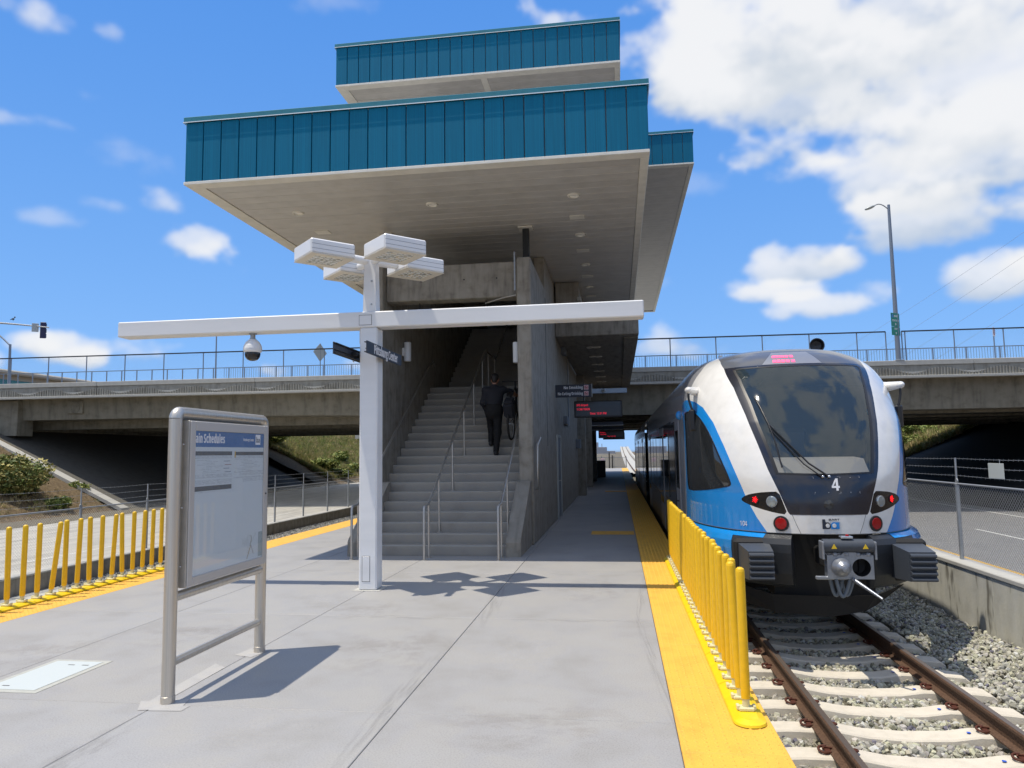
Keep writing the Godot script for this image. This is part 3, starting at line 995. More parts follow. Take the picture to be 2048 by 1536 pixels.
		var f := [[0, 6, 8], [0, 10, 6], [0, 8, 12], [0, 12, 10], [1, 9, 7], [1, 7, 11], [1, 13, 9], [1, 11, 13], [2, 7, 6], [2, 6, 8], [2, 8, 9], [2, 9, 7], [3, 10, 11], [3, 12, 10], [3, 13, 12], [3, 11, 13], [4, 6, 7], [4, 10, 6], [4, 7, 11], [4, 11, 10], [5, 9, 8], [5, 8, 12], [5, 13, 9], [5, 12, 13]]
		f[8] = [2, 6, 7]
		for q: Array in f:
			var a := pts[q[0]]
			var b := pts[q[1]]
			var c := pts[q[2]]
			tri(st, a, b, c, a + b + c)
		stones.append(st.commit())
	var holder := thing("ballast", "grey crushed stone ballast around the sleepers and along the wall", "ballast")
	holder.set_meta("kind", "stuff")
	for k in 4:
		var pl := []
		var count: int = [15000, 15000, 15000, 15000][k]
		for i in count:
			var z := 3.0 + pow(rng.randf(), 1.35) * 20.0
			var x := rng.randf_range(0.98, 4.96)
			var ph := fposmod(z - 3.66 + 0.305, 0.61) - 0.305
			var onrail := absf(absf(x - TRACK) - 0.7525) < 0.075
			var ontie := absf(ph) < 0.135 and absf(x - TRACK) < 1.32
			if ontie: continue
			if onrail and rng.randf() < 0.8: continue
			var top := -0.84
			if absf(x - TRACK) < 1.3: top = -0.862 - 0.012 * (1.0 - absf(ph) / 0.305)
			else: top = -0.825 + 0.06 * sin(x * 3.0 + z * 1.3) * 0.4 + smoothstep(4.2, 4.9, x) * 0.02
			var s := 0.016 + 0.032 * pow(rng.randf(), 1.6)
			var g := rng.randf_range(0.20, 0.52)
			var col := Color(g * 1.02, g * rng.randf_range(0.95, 1.02), g * rng.randf_range(0.70, 0.90))
			if rng.randf() < 0.05: col = Color(0.20, 0.19, 0.24) * rng.randf_range(0.5, 1.0)
			if rng.randf() < 0.04: col = Color(0.55, 0.55, 0.52)
			var oily := exp(-pow((absf(x - TRACK) - 0.7525) / 0.16, 2.0)) * 0.45
			col = col.lerp(Color(0.16, 0.105, 0.07), oily)
			pl.append([Transform3D(Basis.from_euler(Vector3(rng.randf() * TAU, rng.randf() * TAU, rng.randf() * TAU)).scaled(Vector3.ONE * s), V(x, top + rng.randf_range(-0.02, 0.012), z)), col])
		# the strip of stones in view behind the left platform edge
		for i in 4500:
			var z := 9.0 + pow(rng.randf(), 1.2) * 26.0
			var x := -11.18 + pow(rng.randf(), 1.3) * 1.7
			if z < 13.4 and x < -10.2: continue
			var g := rng.randf_range(0.16, 0.42)
			pl.append([Transform3D(Basis.from_euler(Vector3(rng.randf() * TAU, rng.randf() * TAU, rng.randf() * TAU)).scaled(Vector3.ONE * rng.randf_range(0.02, 0.045)), V(x, -0.80 + rng.randf_range(-0.03, 0.03), z)), Color(g, g * 0.99, g * 0.92)])
		scatter("ballast_stones", stones[k], M.stone, pl, holder).set_meta("kind", "stuff")

func fence(called: String, label: String, x: float, y: float, z0: float, z1: float, first: float, pitch: float, h_mesh: float, h_post: float) -> Node3D:
	var t := thing("chain_link_fence", label, "fence", V(x, y, 0))
	var z := first
	var post := tubem([Vector3(0, -0.05, 0), Vector3(0, h_mesh, 0)], 0.03, 10)
	var thin := tubem([Vector3(0, h_mesh - 0.02, 0), Vector3(0, h_post, 0)], 0.016, 8)
	var eye := new_st()
	var ring := []
	for i in 13: ring.append(Vector3(0, h_mesh + 0.045 + 0.035 * sin(TAU * i / 12), 0.035 * cos(TAU * i / 12)))
	tube(eye, ring, 0.010, 6)
	lathe(eye, [Vector2(0.034, h_mesh - 0.03), Vector2(0.034, h_mesh + 0.005), Vector2(0.0, h_mesh + 0.02)], 10)
	for b: float in [0.2, 0.55, 0.9]: lathe(eye, [Vector2(0.033, h_mesh * b), Vector2(0.033, h_mesh * b + 0.02)], 10)
	var eye_m := eye.commit()
	while z < z1:
		var xf := Transform3D(Basis.IDENTITY, V(0, 0, z))
		var p := part("post", post, M.galvanised, t, xf)
		part("barb_arm", thin, M.galvanised, p)
		part("rail_eye", eye_m, M.galvanised, p)
		z += pitch
	part("top_rail", tubem([V(0, h_mesh - 0.0, z0), V(0, h_mesh, z1)], 0.016, 8), M.galvanised, t)
	# chain link: woven diagonals
	var st := new_st()
	var cell := 0.046
	var k := 0
	var lean := h_mesh
	var zz := z0
	while zz < minf(z1, 46.0):
		for s: float in [-1.0, 1.0]:
			var a := V(0.003 * s, 0.03, zz)
			var b := V(0.003 * s, h_mesh - 0.02, zz + s * lean)
			tube(st, [a, b], 0.0016, 3, false)
		zz += cell * 1.41
		k += 1
	var mesh := part("chain_mesh", st.commit(), M.wire, t)
	mesh.set_meta("kind", "stuff")
	# barbed wire: three strands with barbs
	rng.seed = 5
	for i in 3:
		var hh := lerpf(h_mesh + 0.13, h_post - 0.01, i / 2.0)
		var pts := []
		var q := z0
		while q <= z1:
			pts.append(V(rng.randf_range(-0.002, 0.002), hh - 0.012 * sin(PI * fposmod(q - first, pitch) / pitch), q))
			q += pitch / 4.0
		var ws := new_st()
		tube(ws, pts, 0.002, 4, false)
		q = z0
		while q < minf(z1, 30.0):
			var c := V(0, hh - 0.012 * sin(PI * fposmod(q - first, pitch) / pitch), q)
			tube(ws, [c + Vector3(0, -0.018, -0.01), c + Vector3(0, 0.018, 0.01)], 0.0018, 3, false)
			q += 0.13
		part("barbed_wire", ws.commit(), M.wire, t)
	return t

func make_walls() -> void:
	# right retaining wall and the fence on it
	var t := thing("retaining_wall", "grey concrete retaining wall with pale coping right of the train", "wall", V(5.0, 0, 0))
	var w := 5.5
	for k in range(-1, 22):
		part("wall_panel", boxm(-0.01, 0.26, -1.4, -0.035, k * w + 0.006, (k + 1) * w - 0.006, 0.008), M.concrete_retaining, t)
	part("coping", boxm(-0.028, 0.28, -0.035, 0.035, -6, 121, 0.012), M.concrete_pale, t)
	# rust dark runs of water down the face
	var f := fence("right", "chain link fence with barbed wire on the right retaining wall", 5.16, 0.03, -4.0, 75.0, 12.26 - 2.95 * 5, 2.95, 1.15, 1.55)
	var s := thing("blank_sign", "small blank pale sign wired to the barbed strands of the right fence", "sign", V(5.13, 1.41, 10.97))
	part("plate", sbox(Vector3(0.006, 0.21, 0.42), 0.002), M.sign_blank, s)
	part("tie_wire", tubem([Vector3(0.01, 0.09, 0.08), Vector3(0.02, 0.16, 0.08)], 0.004, 5), M.wire, s)
	# left retaining wall and its fence
	t = thing("retaining_wall", "low olive grey concrete wall between the left track and the freeway", "wall", V(-11.45, 0, 0))
	for k in range(-1, 22):
		part("wall_panel", boxm(-0.05, 0.22, -1.3, -0.46, k * 6.0 + 0.006, (k + 1) * 6.0 - 0.006, 0.008), M.concrete_wall, t)
	part("coping", boxm(-0.07, 0.235, -0.46, -0.42, -6, 126, 0.01), M.concrete_pale, t)
	fence("left", "chain link fence with barbed wire on the low wall left of the platform", -11.4, -0.42, 2.0, 80.0, 12.1, 2.25, 1.13, 1.55)

# ---------------------------------------------------------------- station building
const CX := -3.27

# a flat roof: fascia panels on four sides, cap, white soffit border with plank soffit and trim
func canopy(called: String, st_: Node3D, x0: float, x1: float, z0: float, z1: float, yb: float, yt: float, pitch: float, lights: bool, mid_bar: float) -> Node3D:
	var core := part(called, boxm(x0 + 0.06, x1 - 0.06, yb + 0.04, yt - 0.02, z0 + 0.06, z1 - 0.06), M.roofing, st_)
	# panels
	var cache := {}
	var add := func(w: float, at: Vector3, turn: float, first: bool, idx: int) -> void:
		var key := "%.3f" % w
		if not cache.has(key):
			var s := new_st()
			box(s, Vector3.ZERO, Vector3(w - 0.016, yt - yb - 0.10, 0.045), 0.006)
			cache[key] = s.commit()
		part("panel", cache[key], M.teal_panel if (idx * 7) % 5 < 3 else M.teal_panel_b, core, Transform3D(Basis(Vector3.UP, turn), at))
	var ym := (yb + yt - 0.10) / 2.0
	var run := func(a: Vector2, b: Vector2, turn: float) -> void:   # plan points along a face
		var len := a.distance_to(b)
		var n := int(round((len) / pitch))
		var w := len / n
		for i in n:
			var p := a.lerp(b, (i + 0.5) / n)
			add.call(w, V(p.x, ym, p.y), turn, i == 0, i)
	run.call(Vector2(x0, z0 + 0.022), Vector2(x1, z0 + 0.022), 0.0)
	run.call(Vector2(x0, z1 - 0.022), Vector2(x1, z1 - 0.022), PI)
	run.call(Vector2(x0 + 0.022, z0), Vector2(x0 + 0.022, z1), PI / 2)
	run.call(Vector2(x1 - 0.022, z0), Vector2(x1 - 0.022, z1), -PI / 2)
	var cap := new_st()
	for q: Array in [[x0 - 0.03, x1 + 0.03, z0 - 0.03, z0 + 0.05], [x0 - 0.03, x1 + 0.03, z1 - 0.05, z1 + 0.03], [x0 - 0.03, x0 + 0.05, z0 + 0.05, z1 - 0.05], [x1 - 0.05, x1 + 0.03, z0 + 0.05, z1 - 0.05]]:
		pbox(cap, q[0], q[1], yt - 0.088, yt, q[2], q[3], 0.006)
	part("cap_trim", cap.commit(), M.teal_trim, core)
	var fl := new_st()
	for q: Array in [[x0 - 0.036, x1 + 0.036, z0 - 0.038, z0 - 0.031], [x1 + 0.031, x1 + 0.038, z0 - 0.03, z1 + 0.03], [x0 - 0.038, x0 - 0.031, z0 - 0.03, z1 + 0.03]]:
		pbox(fl, q[0], q[1], yt - 0.102, yt - 0.088, q[2], q[3])
	part("drip_flashing", fl.commit(), M.flashing, core)
	# soffit border
	var bw := 0.26
	var tr := new_st()
	pbox(tr, x0 - 0.012, x1 + 0.012, yb - 0.03, yb + 0.02, z0 - 0.012, z0 + bw * 0.85, 0.005)
	pbox(tr, x0 - 0.012, x1 + 0.012, yb - 0.03, yb + 0.02, z1 - bw, z1 + 0.012, 0.005)
	pbox(tr, x0 - 0.012, x0 + bw, yb - 0.03, yb + 0.02, z0 + bw * 0.85 + 0.003, z1 - bw - 0.003, 0.005)
	pbox(tr, x1 - 0.13, x1 + 0.012, yb - 0.03, yb + 0.02, z0 + bw * 0.85 + 0.003, z1 - bw - 0.003, 0.005)
	if mid_bar != 0.0: pbox(tr, mid_bar - 0.08, mid_bar + 0.08, yb - 0.028, yb + 0.02, z0 + bw * 0.85 + 0.003, z1 - bw - 0.003, 0.005)
	part("soffit_border", tr.commit(), M.soffit_trim, core)
	var pw := 0.305
	var nplank := int((z1 - z0 - bw * 2) / pw)
	var pm := boxm(x0 + bw + 0.003, x1 - 0.133, 0, 0.02, 0.004, pw - 0.004, 0.004)
	for i in nplank:
		part("soffit_plank", pm, M.soffit if i % 3 else M.soffit_b, core, Transform3D(Basis.IDENTITY, V(0, yb - 0.012 + 0.0015 * (i % 2), z0 + bw * 0.85 + i * pw)))
	part("soffit_backing", boxm(x0 + 0.1, x1 - 0.1, yb + 0.012, yb + 0.04, z0 + 0.1, z1 - 0.1), M.black_steel, core)
	return core

func make_station() -> void:
	var s := thing("station_building", "concrete station building with stacked teal panelled canopies over the stairway", "building", V(CX, 0, 20))
	s.position = Vector3.ZERO
	var main := canopy("main_canopy", s, -7.26, 0.61, 11.3, 26.4, 6.45, 7.62, 0.328, true, 0.0)
	canopy("upper_canopy", s, -6.92, 0.30, 17.2, 23.4, 11.2, 12.32, 0.30, false, -3.1)
	canopy("rear_canopy", s, -9.2, 2.70, 23.75, 49.5, 11.1, 12.24, 0.33, false, 0.0)
	# downlights and vents in the main soffit
	var ring := lathem([Vector2(0.078, -0.004), Vector2(0.085, -0.022), Vector2(0.11, -0.018), Vector2(0.118, 0.004)], 20)
	var cup := lathem([Vector2(0.0, 0.002), Vector2(0.05, 0.0), Vector2(0.08, -0.006)], 16)
	var vent := new_st()
	box(vent, Vector3.ZERO, Vector3(0.30, 0.016, 0.22), 0.004)
	var vent_m := vent.commit()
	for x: float in [-6.0, -3.34, -0.68]:
		for z: float in [13.07, 15.54, 18.1, 20.64, 23.2]:
			if x == -3.34 and z > 14: continue
			var d := part("downlight", ring, M.soffit_trim, main, Transform3D(Basis.IDENTITY, V(x, 6.434, z)))
			part("downlight_lens", cup, M.downlight, d, Transform3D.IDENTITY)
	for x: float in [-6.02, -0.68]:
		for z: float in [14.32, 16.81, 19.38, 21.9]:
			part("vent", vent_m, M.soffit_trim, main, Transform3D(Basis.IDENTITY, V(x, 6.431, z)))
	# walls: right and left of the stairs
	part("wall", boxm(-1.90, -1.62, 0.0, 5.62, 14.1, 25.6, 0.02), M.concrete_wall, s)
	part("wall", boxm(-4.92, -4.64, 0.0, 5.62, 14.1, 31.5, 0.02), M.concrete_wall, s)
	part("wall", boxm(-1.93, -1.62, 0.0, 4.897, 25.62, 31.0, 0.02), M.concrete_wall, s)
	part("wall", boxm(-1.95, -1.82, 0.0, 5.0, 34.4, 48.0, 0.02), M.concrete_wall, s)
	# inset panel joint lines on the right wall
	part("wall_joint", boxm(-1.626, -1.612, 1.9, 5.4, 17.02, 17.06), M.joint_filler, s)
	# the header beam over the stair mouth with its tie holes
	var beam := part("header_beam", boxm(-4.635, -1.905, 4.88, 5.60, 14.32, 14.75, 0.02), M.concrete_wall, s)
	var hole := lathem([Vector2(0.016, 0.0), Vector2(0.0, -0.004)], 10, Transform3D(Basis(Vector3.RIGHT, -PI / 2), Vector3.ZERO))
	for x: float in [-3.9, -3.0, -2.33]:
		part("tie_hole", hole, M.black_steel, beam, Transform3D(Basis.IDENTITY, V(x, 5.27, 14.318)))
	# steel posts from wall tops to the soffit
	for x: float in [-1.78, -4.78]:
		for z: float in [14.75, 20.2, 25.0]:
			var ps := part("steel_post", boxm(x - 0.065, x + 0.065, 5.6, 6.44, z, z + 0.13, 0.005), M.black_steel, s)
			part("head_plate", boxm(x - 0.15, x + 0.15, 6.40, 6.43, z - 0.08, z + 0.21), M.soffit_trim, ps)
	# upper storey on the walls: glazing band and lift tower behind, carrying the upper canopies
	part("upper_wall", boxm(-4.9, -1.66, 5.62, 11.2, 26.8, 31.5, 0.02), M.concrete_wall, s)
	part("upper_glazing", boxm(-4.7, -1.8, 7.6, 11.15, 19.0, 26.75), M.window_dark, s)
	for x: float in [-4.7, -3.25, -1.8]:
		for z: float in [18.9, 22.8]:
			part("mullion", boxm(x - 0.05, x + 0.05, 7.6, 11.18, z, z + 0.1), M.galvanised, s)
	# raised tower beside the wall top
	part("upper_wall", boxm(-1.6, -0.95, 5.34, 6.42, 19.9, 26.3, 0.01), M.concrete_wall, s)
	part("roof_edge", boxm(-1.0, -0.9, 5.9, 6.0, 19.88, 26.3), M.concrete_pale, s)
	# closed sides above the stair walls, and the shaft head
	part("upper_wall", boxm(-1.88, -1.64, 5.625, 6.43, 17.2, 25.6, 0.01), M.concrete_wall, s)
	part("upper_wall", boxm(-4.90, -4.66, 5.625, 6.43, 17.2, 26.7, 0.01), M.concrete_wall, s)
	part("shaft_wall", boxm(-4.63, -1.91, 5.0, 6.43, 26.55, 26.7), M.concrete_wall, s)
	# mezzanine slab between stair and road bridge
	var mz: Node3D
	part("mezzanine_slab", boxm(-7.2, -4.95, 4.90, 5.33, 19.8, 36.2, 0.02), M.concrete_wall, s)
	part("mezzanine_slab", boxm(-4.62, -1.92, 5.35, 5.55, 25.6, 36.2, 0.02), M.concrete_wall, s)
	mz = part("mezzanine_slab", boxm(-1.617, 0.64, 4.90, 5.33, 19.8, 36.2, 0.02), M.concrete_wall, s)
	part("slab_beam", boxm(0.25, 0.635, 4.865, 4.898, 20.2, 36.0, 0.01), M.concrete_wall, s)
	for z: float in [22.0, 24.2, 26.4, 28.6, 30.8, 33.0]:
		for x: float in [-0.75, -0.55]:
			part("downlight", ring, M.soffit_trim, mz, Transform3D(Basis.IDENTITY, V(x, 4.894, z)))
	# mezzanine parapet
	part("parapet", boxm(0.48, 0.62, 5.335, 6.4, 26.6, 36.0, 0.01), M.concrete_wall, s)
	# columns further along the platform
	for z: float in [30.0, 37.5, 45.0]:
		part("column", boxm(-1.75, -1.3, 0, 4.9, z, z + 0.45, 0.02), M.concrete_wall, s)
	# back wall closing the stair shaft
	# door, conduit, sticker, boxes on the right wall face
	var d := part("door", boxm(-1.62, -1.60, 0.02, 2.15, 19.6, 20.6, 0.004), M.grey_box, s)
	var fr := new_st()
	for q: Array in [[19.5, 19.6, 0.0, 2.2], [20.6, 20.7, 0.0, 2.2], [19.6, 20.6, 2.15, 2.22]]:
		pbox(fr, -1.62, -1.575, q[2], q[3], q[0], q[1], 0.004)
	part("door_frame", fr.commit(), M.sign_back, d)
	part("door_handle", tubem([V(-1.59, 1.0, 19.72), V(-1.54, 1.0, 19.72), V(-1.54, 1.0, 19.85)], 0.012, 6), M.stainless, d)
	part("conduit", tubem([V(-1.60, 5.5, 24.6), V(-1.60, 2.5, 23.0)] if false else [V(-1.595, 4.85, 24.4), V(-1.595, 2.66, 24.4), V(-1.595, 2.62, 24.2), V(-1.595, 2.62, 22.85)], 0.022, 6), M.galvanised, s)
	part("junction_box", boxm(-1.62, -1.50, 2.6, 2.85, 22.3, 22.9, 0.01), M.grey_box, s)
	part("junction_box", boxm(-1.62, -1.48, 4.7, 5.3, 21.8, 22.4, 0.01), M.grey_box, s)
	part("junction_box", boxm(-1.62, -1.44, 1.9, 2.25, 28.6, 29.2, 0.01), M.grey_box, s)
	part("wall_sticker", boxm(-1.619, -1.615, 1.24, 1.40, 14.73, 14.86), M.sign_blue, s)
	part("conduit", tubem([V(-1.93, 5.72, 14.08), V(-1.93, 4.95, 14.08)], 0.018, 6), M.galvanised, s)
	part("conduit", tubem([V(-1.92, 4.86, 14.12), V(-2.2, 4.83, 14.2), V(-2.6, 4.80, 14.5)], 0.014, 6), M.stainless_dull, s)
	# lamp brackets under the beam
	for x: float in [-3.75, -2.55]:
		part("lamp_bracket", boxm(x - 0.1, x + 0.1, 4.78, 4.84, 14.9, 15.1), M.black_steel, s)
	# bench block in shade at the far end of the platform
	# sconces on the walls
	var lm := lathem([Vector2(0.0, 0.21), Vector2(0.075, 0.21), Vector2(0.08, 0.20), Vector2(0.08, -0.20), Vector2(0.06, -0.21), Vector2(0.0, -0.2)], 16)
	for q: Array in [[-4.53, 4.0, 15.5, -4.64], [-1.98, 3.78, 14.6, -1.9]]:
		var w := thing("wall_lamp", "white cylinder wall lamp on the left wall of the stair mouth" if q[0] < -3 else "white cylinder wall lamp on the right wall of the stair mouth", "lamp", V(q[0], q[1], q[2]))
		part("lamp_body", lm, M.white_paint, w)
		part("bracket", boxm(minf(q[3], q[0]) - q[0], maxf(q[3], q[0]) - q[0], -0.09, 0.09, -0.06, 0.06, 0.008), M.white_paint, w)
	# hanging green sign under the beam
	var g := thing("hanging_sign", "green sign with pictograms hanging under the beam over the stairs", "sign", V(-3.3, 4.5, 14.6))
	part("sign_panel", sbox(Vector3(1.78, 0.28, 0.06), 0.006), M.sign_green, g)
	for x: float in [-0.7, 0.7]: part("hanger", tubem([Vector3(x, 0.13, 0), Vector3(x, 0.42, 0)], 0.012, 6), M.black_steel, g)
	for k in 3:
		var p := part("pictogram", sbox(Vector3(0.12, 0.12, 0.006), 0.002), M.sign_white if k < 3 else M.sign_blue, g, Transform3D(Basis.IDENTITY, Vector3(-0.78 + k * 0.155, -0.04, 0.033)))
		if k > 0: part("inner_field", sbox(Vector3(0.085, 0.085, 0.004)), M.sign_green, p, Transform3D(Basis.IDENTITY, Vector3(0, 0.0, 0.003)))
	part("pictogram", sbox(Vector3(0.14, 0.14, 0.006), 0.002), M.sign_blue, g, Transform3D(Basis.IDENTITY, Vector3(-0.31, -0.04, 0.033)))

func rail_path(x: float, pts: Array) -> Array:
	var o := []
	for p: Vector2 in pts: o.append(V(x, p.y, p.x))
	return o

func make_stairs() -> void:
	var t := thing("stairway", "wide grey concrete stairway rising between the walls under the canopy", "stairs", V(-3.27, 0, 12.56))
	t.position = Vector3.ZERO
	var run := 0.2794
	var rise := 0.1705
	var n := 20
	for i in n:
		var z := 12.56 + run * i
		var xl := -4.46 if z < 14.08 else -4.635
		var xr := -1.93 if z < 14.08 else -1.905
		var st := new_st()
		# tread with a slightly raking riser and small nosing
		var p := [Vector2(0.0, -0.25), Vector2(0.022, -0.0), Vector2(0.0, rise - 0.035), Vector2(0.0, rise - 0.006), Vector2(0.006, rise), Vector2(run + 0.03, rise), Vector2(run + 0.03, -0.25)]
		if i == 0: p[0].y = 0.0
		var xf := Transform3D(Basis(Vector3(0, 0, -1), Vector3.UP, Vector3(1, 0, 0)), V(xl, rise * i, z))
		prism(st, PackedVector2Array(p), xr - xl, xf)
		var step := part("step", st.commit(), M.concrete_stair, t)
		part("lit_tread_edge", boxm(xl + 0.01, xr - 0.01, rise * (i + 1) - 0.008, rise * (i + 1) + 0.0025, z - 0.004, z + 0.045, 0.003), M.concrete_pale, step)  # added pale strip: sky light on the tread edge, done in colour
	var zl := 12.56 + run * n
	part("landing", boxm(-4.635, -1.905, rise * n - 0.3, rise * n - 0.003, zl - 0.2, zl + 1.5), M.concrete_stair, t)
	# second flight
	var z2 := zl + 1.5
	for i in 14:
		part("step", boxm(-4.635, -1.905, rise * (n + i) - 0.2, rise * (n + i + 1), z2 + run * i, z2 + run * (i + 1) + 0.03, 0.006), M.concrete_stair, t)
	# cheek walls with sloping tops
	for x: float in [-4.72, -1.93]:
		var xf := Transform3D(Basis(Vector3(0, 0, -1), Vector3.UP, Vector3(1, 0, 0)), V(x, 0, 0))
		part("cheek_wall", prismm([Vector2(12.44, 0), Vector2(14.095, 0), Vector2(14.095, 1.22), Vector2(13.95, 1.20), Vector2(12.50, 0.30), Vector2(12.44, 0.24)], 0.26, xf), M.concrete_wall, t)
	# handrails
	var labels := ["stainless handrail climbing the left wall side of the stairs", "stainless handrail dividing the stairs in the middle", "stainless handrail on the right side of the stairs"]
	var k := 0
	for x: float in [-4.50, -3.24, -1.985]:
		var h := thing("handrail", labels[k], "handrail", V(x, 0, 12.0), 0.0, "handrails of the concrete stairway")
		h.position = Vector3.ZERO
		var slope := rise / run
		var top := 17.9 if k == 1 else 17.4
		var pts := [Vector2(12.05, 0.0), Vector2(12.05, 0.82), Vector2(12.065, 0.86), Vector2(12.10, 0.885), Vector2(12.32, 0.90), Vector2(12.42, 0.94), Vector2(top, 0.94 + (top - 12.42) * slope), Vector2(top + 0.25, 1.0 + (top - 12.42) * slope + 0.02)]
		if k != 1: pts.append_array([Vector2(top + 0.35, 0.9 + (top - 12.42) * slope)])
		if k == 1: pts.append_array([Vector2(18.3, 4.31), Vector2(19.5, 4.31), Vector2(19.8, 4.42), Vector2(22.9, 4.42 + 3.1 * slope)])
		part("rail", tubem(rail_path(x, pts), 0.021, 10), M.stainless_dull, h)
		var foot := lathem([Vector2(0.05, 0.0), Vector2(0.05, 0.008), Vector2(0.024, 0.014)], 14)
		var zz := [12.05, 12.36]
		if k == 1: zz.append_array([13.1, 14.22, 15.34, 16.46, 17.57, 18.4, 19.4])
		if k == 2: zz.append_array([13.1])
		for z: float in zz:
			var st_n: float = clampf(floor((z - 12.56) / run) + 1.0, 0.0, 20.0)
			var yb := rise * st_n if z > 12.56 else 0.0
			var yt := 0.92 if z < 12.42 else (0.94 + (minf(z, top) - 12.42) * slope)
			if z > 18.0: yt = 4.31
			if z > 12.1: part("post", tubem([V(x, yb, z), V(x, yt, z)], 0.019, 8), M.stainless_dull, h)
			part("foot_plate", foot, M.stainless_dull, h, Transform3D(Basis.IDENTITY, V(x, yb, z)))
		k += 1
	# grab rail on the outside of the right wall
	var gr := thing("grab_rail", "short stainless rail on the corner of the right concrete wall", "handrail", V(-1.56, 0, 13.2))
	gr.position = Vector3.ZERO
	part("rail", tubem([V(-1.58, 1.05, 14.14), V(-1.53, 1.05, 14.05), V(-1.53, 1.9, 14.05), V(-1.53, 2.05, 14.6)], 0.021, 8), M.stainless_dull, gr)

# ---------------------------------------------------------------- platform furniture
func make_mast() -> void:
	var px := -3.275
	var pz := 9.475
	var t := thing("light_mast", "white T shaped steel light mast with four square lamp heads on the platform", "lamp post", V(px, 0, pz))
	part("pole", sbox(Vector3(0.245, 3.46, 0.245), 0.018), M.white_paint, t, Transform3D(Basis.IDENTITY, Vector3(0, 1.73, 0)))
	part("base_grout", sbox(Vector3(0.36, 0.006, 0.36), 0.002), M.concrete_pale, t, Transform3D(Basis.IDENTITY, Vector3(0, 0.003, 0)))
	part("cross_beam", boxm(-6.965 - px, 0.375 - px, 3.46, 3.675, -0.13, 0.13, 0.014), M.white_paint, t)
	# access panels: a frame line and a plate
	for q: Array in [[0.11, 0.44, 0.055], [3.49, 3.63, 0.09]]:
		var yc: float = (q[0] + q[1]) / 2.0
		var zf: float = -0.1225 if q[0] < 1 else -0.13
		var xo: float = -0.02 if q[0] < 1 else -0.04
		part("access_gap", boxm(xo - q[2], xo + q[2], q[0], q[1], zf - 0.0015, zf + 0.002), M.joint_filler, t)
		part("access_panel", boxm(xo - q[2] + 0.006, xo + q[2] - 0.006, q[0] + 0.006, q[1] - 0.006, zf - 0.004, zf + 0.002, 0.0015), M.white_paint, t)
	# tapered neck
	var st := new_st()
	var a := [Vector3(-0.09, 3.67, -0.09), Vector3(0.09, 3.67, -0.09), Vector3(0.09, 3.67, 0.09), Vector3(-0.09, 3.67, 0.09)]
	for i in 4:
		var p: Vector3 = a[i]
		var q: Vector3 = a[(i + 1) % 4]
		var k := Vector3(0.82, 1, 0.82)
		var p2 := Vector3(p.x * 0.85, 4.42, p.z * 0.85)
		var q2 := Vector3(q.x * 0.85, 4.42, q.z * 0.85)
		quad(st, p, q, q2, p2, (p + q) * Vector3(1, 0, 1))
	quad(st, Vector3(-0.0765, 4.42, -0.0765), Vector3(0.0765, 4.42, -0.0765), Vector3(0.0765, 4.42, 0.0765), Vector3(-0.0765, 4.42, 0.0765), Vector3.UP)
	part("neck", st.commit(), M.white_paint, t)
	var bolts := new_st()
	for y: float in [3.78, 4.1]:
		lathe(bolts, [Vector2(0.014, 0.0), Vector2(0.014, 0.008), Vector2(0, 0.01)], 8, Transform3D(Basis(Vector3.RIGHT, PI / 2), Vector3(0.03, y, 0.084)))
	part("neck_bolt", bolts.commit(), M.galvanised, t).set_meta("kind", "stuff")
	# heads on diagonal arms
	var head := new_st()
	box(head, Vector3(0, 0.105, 0), Vector3(0.60, 0.19, 0.60), 0.018)
	var head_m := head.commit()
	var lip := new_st()
	var frame := new_st()
	for s: float in [-1.0, 1.0]:
		box(frame, Vector3(s * 0.245, 0.006, 0), Vector3(0.11, 0.012, 0.598), 0.004)
		box(frame, Vector3(0, 0.006, s * 0.245), Vector3(0.378, 0.012, 0.11), 0.004)
		for y: float in [0.068, 0.128]:
			box(lip, Vector3(0, y, s * 0.3005), Vector3(0.58, 0.004, 0.003))
	var frame_m := frame.commit()
	var refl := new_st()
	for i in 5:
		for k in 5:
			var c := Vector3(-0.16 + i * 0.08, 0.032, -0.16 + k * 0.08)
			var hgt := 0.012 + 0.012 * ((i * 3 + k * 5) % 4)
			var up := c + Vector3(0.012 * ((i + k) % 3 - 1), hgt, 0)
			for e in 4:
				var c0: Vector3 = c + [Vector3(-0.04, 0, -0.04), Vector3(0.04, 0, -0.04), Vector3(0.04, 0, 0.04), Vector3(-0.04, 0, 0.04)][e]
				var c1: Vector3 = c + [Vector3(0.04, 0, -0.04), Vector3(0.04, 0, 0.04), Vector3(-0.04, 0, 0.04), Vector3(-0.04, 0, -0.04)][e]
				tri(refl, c0, c1, up, Vector3.DOWN)
	# reflector facets sit in a well cut under the head
	var refl_m := refl.commit()
	var glass := sbox(Vector3(0.378, 0.004, 0.378))
	for q: Array in [[1, 1], [1, -1], [-1, 1], [-1, -1]]:
		var c := Vector3(q[0] * 0.48, 4.30, q[1] * 0.485)
		var b := Basis(Vector3.UP, PI / 4)
		var h := part("lamp_head", head_m, M.white_paint, t, Transform3D(b, c))
		part("bezel", frame_m, M.lamp_frame, h)
		part("louvre_line", lip.commit(), M.grey_box, h)
		part("reflector", refl_m, M.lamp_glass, h, Transform3D(Basis.IDENTITY, Vector3(0, -0.029, 0)))
		part("arm", tubem([Vector3(q[0] * 0.05, 4.39, q[1] * 0.05), Vector3(q[0] * 0.3, 4.40, q[1] * 0.3)], 0.055, 10), M.white_paint, t)
	# security camera under the left arm
	var d := thing("dome_camera", "white dome security camera hanging under the left arm of the light mast", "security camera", V(-4.99, 3.46, 9.475))
